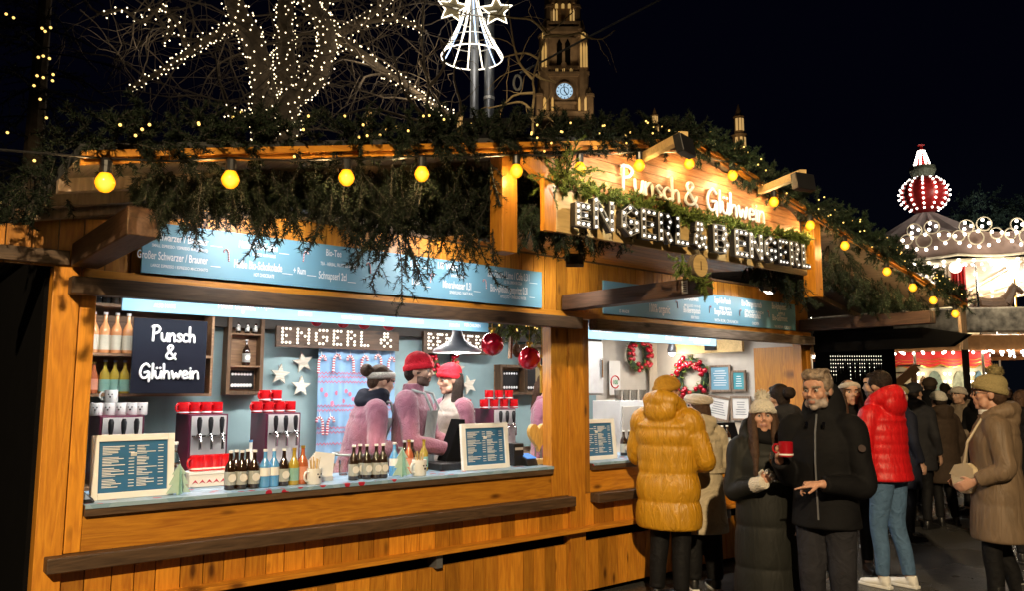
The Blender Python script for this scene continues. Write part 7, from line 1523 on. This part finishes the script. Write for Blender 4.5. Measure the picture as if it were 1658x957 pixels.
mb.tube([p.Hd((-.009, -.108, .012)), p.Hd((.009, -.108, .012))], .002, 5); p.kid(mb, 'glasses', 'black', False)
W_ = lambda v: p.o.matrix_basis @ p.T(v); bg = thing('shoulder_bag', 'cream leather shoulder bag hanging at the taupe coat', 'bag', tuple(W_((.05, -.235, 1.03))), p.o.rotation_euler.z + math.radians(35)); mb = MB(); P = [(-.13, 0, -.02), (-.11, 0, -.10), (-.03, 0, -.14), (.07, 0, -.13), (.13, 0, -.06), (.12, 0, .05), (.05, 0, .09), (-.07, 0, .06)]
mb.prism(P, (0, .055, 0)); mb.build('pouch', plain('cream_leather', (.56, .46, .30), .45, bump=.1), bg, bevel=.015); mb = MB(); mb.prism([(x * .98, -.004, z * .9 + .012) for x, _, z in P if z > -.08], (0, .004, 0)); mb.build('flap', plain('cream_leather_flap', (.52, .42, .27), .45), bg); mb = MB(); mb.tube([(.02, -.01, -.06), (.06, -.012, -.075), (.03, -.012, -.10)], .006, 5); mb.build('toggle', 'black', bg)
inv = bg.matrix_basis.inverted(); mb = MB(); mb.tube([inv @ W_(v) for v in ((.07, -.22, 1.10), (.12, -.19, 1.28), (.10, -.08, 1.465), (.06, .06, 1.50), (-.05, .15, 1.40), (-.16, .14, 1.2))], .009, 6); mb.build('strap', plain('cream_strap', (.50, .42, .30), .5), bg)
# crowd behind
def simple(label, px, depth, H, face, coat='c_black', hat=None, pom=None, hair='hair_d', hem=.62, female=False, trous='c_trous', wide=1.0, style='short', **kw):
    q = Person(label, px, depth, H=H, face=face, female=female, wide=wide, vox=.016, **kw); q.coat(coat, hem=hem, bulk=1.12, hood='down', vox=.016, it=3); q.trousers(trous); q.shoes('black'); q.hair(hair, 'under' if hat else style)
    if hat and style == 'short': pass
    if hat: q.beanie(hat, True, pom)
    return q
simple('tall person in a wide black coat seen from behind in front of the carousel', 1506, 11.6, 1.80, 176, wide=1.15, hem=.75, feet=[(-.16, 0), (.13, .1)], hat='c_brown')
simple('person in a dark coat with dark hair close left of the tall black coat', 1467, 12.0, 1.70, 165, 'c_navy', hem=.7)
simple('person in a sand coat and pale hat walking left past the black coat', 1554, 10.8, 1.66, -40, 'c_sand', 'k_beige', female=True, hem=.62, feet=[(-.12, .18), (.12, -.16)], arms={-1: ((-.24, -.05, 1.12), (.05, -.24, 1.18)), 1: ((.24, -.05, 1.12), (-.05, -.25, 1.12))})
simple('person in a dark hooded coat cut by the right edge of the picture', 1654, 7.6, 1.62, 165, 'c_black', female=True, hair='hair_b', style='tail')
simple('person in a wide brimless beige hat far behind the red jacket', 1441, 15, 1.72, 170, 'c_brown', 'k_beige'); simple('person in a black coat far behind, left of the valance', 1483, 17, 1.70, 20, 'c_grey', hair='hair_b', style='long', female=True)
simple('person with a black beanie far behind the sand coat', 1537, 15.5, 1.68, -60, 'c_black', 'c_black'); simple('person in a navy coat and red hat far behind near the timber post', 1582, 16, 1.74, 160, 'c_navy', 'k_red'); simple('person in a grey coat far behind the khaki beanie', 1628, 15, 1.70, 30, 'c_grey', female=True, style='long', hair='hair_b'); simple('person in a brown coat far behind, left of the bun hair', 1420, 17, 1.74, 175, 'c_brown'); simple('small person with a white hat far behind the crowd beside the carousel step', 1523, 19, 1.60, 10, 'c_sand', 'k_white')
simple('person in a dark coat and grey hat behind the red jacket, facing away', 1478, 9.6, 1.70, 150, 'c_grey', 'c_grey', hem=.7); simple('person in a black coat with long hair behind the sand coat', 1580, 12.5, 1.66, 150, 'c_black', female=True, style='long', hair='hair_b')
simple('person in a brown coat far behind between black coat and sand coat', 1530, 14, 1.74, 160, 'c_brown', hem=.7)
simple('person in a navy coat and khaki hat directly behind the red jacket shoulder', 1452, 8.8, 1.66, 130, 'c_navy', 'k_khaki', hem=.6); simple('person in a brown coat and white hat between the grey hat and the sand coat', 1520, 9.8, 1.60, -150, 'c_brown', 'k_white', female=True, hem=.55)
simple('person in a black coat and mustard hat behind the khaki beanie', 1590, 10.5, 1.68, 160, 'c_black', 'k_mustard', hem=.65)
# staff in the stall
ap = lambda q, z0=.55, z1=1.34, side=0: None
def apron(q, front=True, top=1.33):
    mb = MB(); w = q.w; n = 14; rows = [(.52, .215, .185), (.80, .212, .180), (1.0, .205, .168), (1.15, .200, .166), (top, .205, .176)]; vs = []
    for z, rx, ry in rows:
        span = 1.15 if z < 1.12 else .62
        for j in range(n + 1): a = -math.pi / 2 - span + 2 * span * j / n; c = q.T((0, 0, z)); vs.append(c + Vector((rx * w * math.cos(a), ry * math.sin(a), 0)) * q.k * 1.12)
    mb.add(vs, [(i * (n + 1) + j, i * (n + 1) + j + 1, (i + 1) * (n + 1) + j + 1, (i + 1) * (n + 1) + j) for i in range(len(rows) - 1) for j in range(n)])
    for sgn in (-1, 1): mb.tube([q.T((.10 * sgn, -.185, top)), q.T((.11 * sgn, -.12, 1.46)), q.T((.07 * sgn, .04, 1.50)), q.T((0, .10, 1.47))], .011, 6); mb.tube([q.T((.19 * sgn, -.09, 1.05)), q.T((.215 * sgn, .03, 1.05)), q.T((.10 * sgn, .185, 1.05)), q.T((0, .19, 1.05))], .010, 6)
    return q.kid(mb, 'apron', 'c_apron')
p = Person('bearded person in a red beanie, pink fleece and grey apron behind the counter', 664, Y=F + .78, H=1.76, z0=ZF, face=72, hyaw=0, hpitch=4, lean=.07, wide=1.05, beard='beard_d', vox=.008, arms={-1: ((-.26, -.10, 1.10), (-.10, -.36, 1.03), (.1, -.9, -.25), (.3, 0, -1), .5), 1: ((.26, -.10, 1.12), (.15, -.34, 1.02))})
p.coat('c_pink', hem=.82, bulk=1.02, sleeve=1.12, collar=1.3, name='fleece'); apron(p); p.trousers('c_trous'); p.shoes('black'); p.hair('hair_d', 'under'); p.beanie('k_red', True, None, .035, .012, low=.012)
p = Person('person in a red beanie and grey waistcoat with long dark hair behind the counter', 734, Y=F + 0.98, H=1.69, z0=ZF, face=-52, hyaw=-8, hpitch=6, hback=.075, female=True, vox=.008, arms={-1: ((-.23, -.02, 1.12), (-.16, -.22, .95)), 1: ((.25, .0, 1.12), (.22, -.18, .92))})
p.coat('c_vest', hem=.84, bulk=1.06, pitch=.075, amp=.035, arm_mat='c_pink', collar=1.2, name='waistcoat'); p.trousers('c_trous'); p.shoes('black'); p.hair('hair_d', 'long'); p.beanie('k_red', True, None, .03, .02, low=.008)
p = Person('person in a white fluffy headband and pink fleece bending away', 577, Y=F + .92, H=1.69, z0=ZF, face=105, hyaw=10, hpitch=16, lean=.26, female=True, wide=1.08, vox=.009, arms={-1: ((-.27, -.06, 1.10), (-.12, -.30, 1.08), (.3, -.9, .0), (.3, 0, -1), .4), 1: ((.26, -.1, 1.12), (.14, -.34, 1.05))})
p.coat('c_pink', hem=.84, bulk=1.04, sleeve=1.14, name='fleece'); apron(p); p.trousers('c_trous'); p.shoes('black'); p.hair('hair_b', 'bun'); p.headband('k_white'); p.scarf('c_navy', .055)
p = Person('person in a pink fleece half hidden behind the post beside the wooden heart', 884, Y=F + 1.35, H=1.66, z0=ZF, face=75, female=True, vox=.012); p.coat('c_pink', hem=.82, bulk=1.1, sleeve=1.1, name='fleece'); p.trousers('c_trous'); p.shoes('black'); p.hair('hair_b', 'tail')
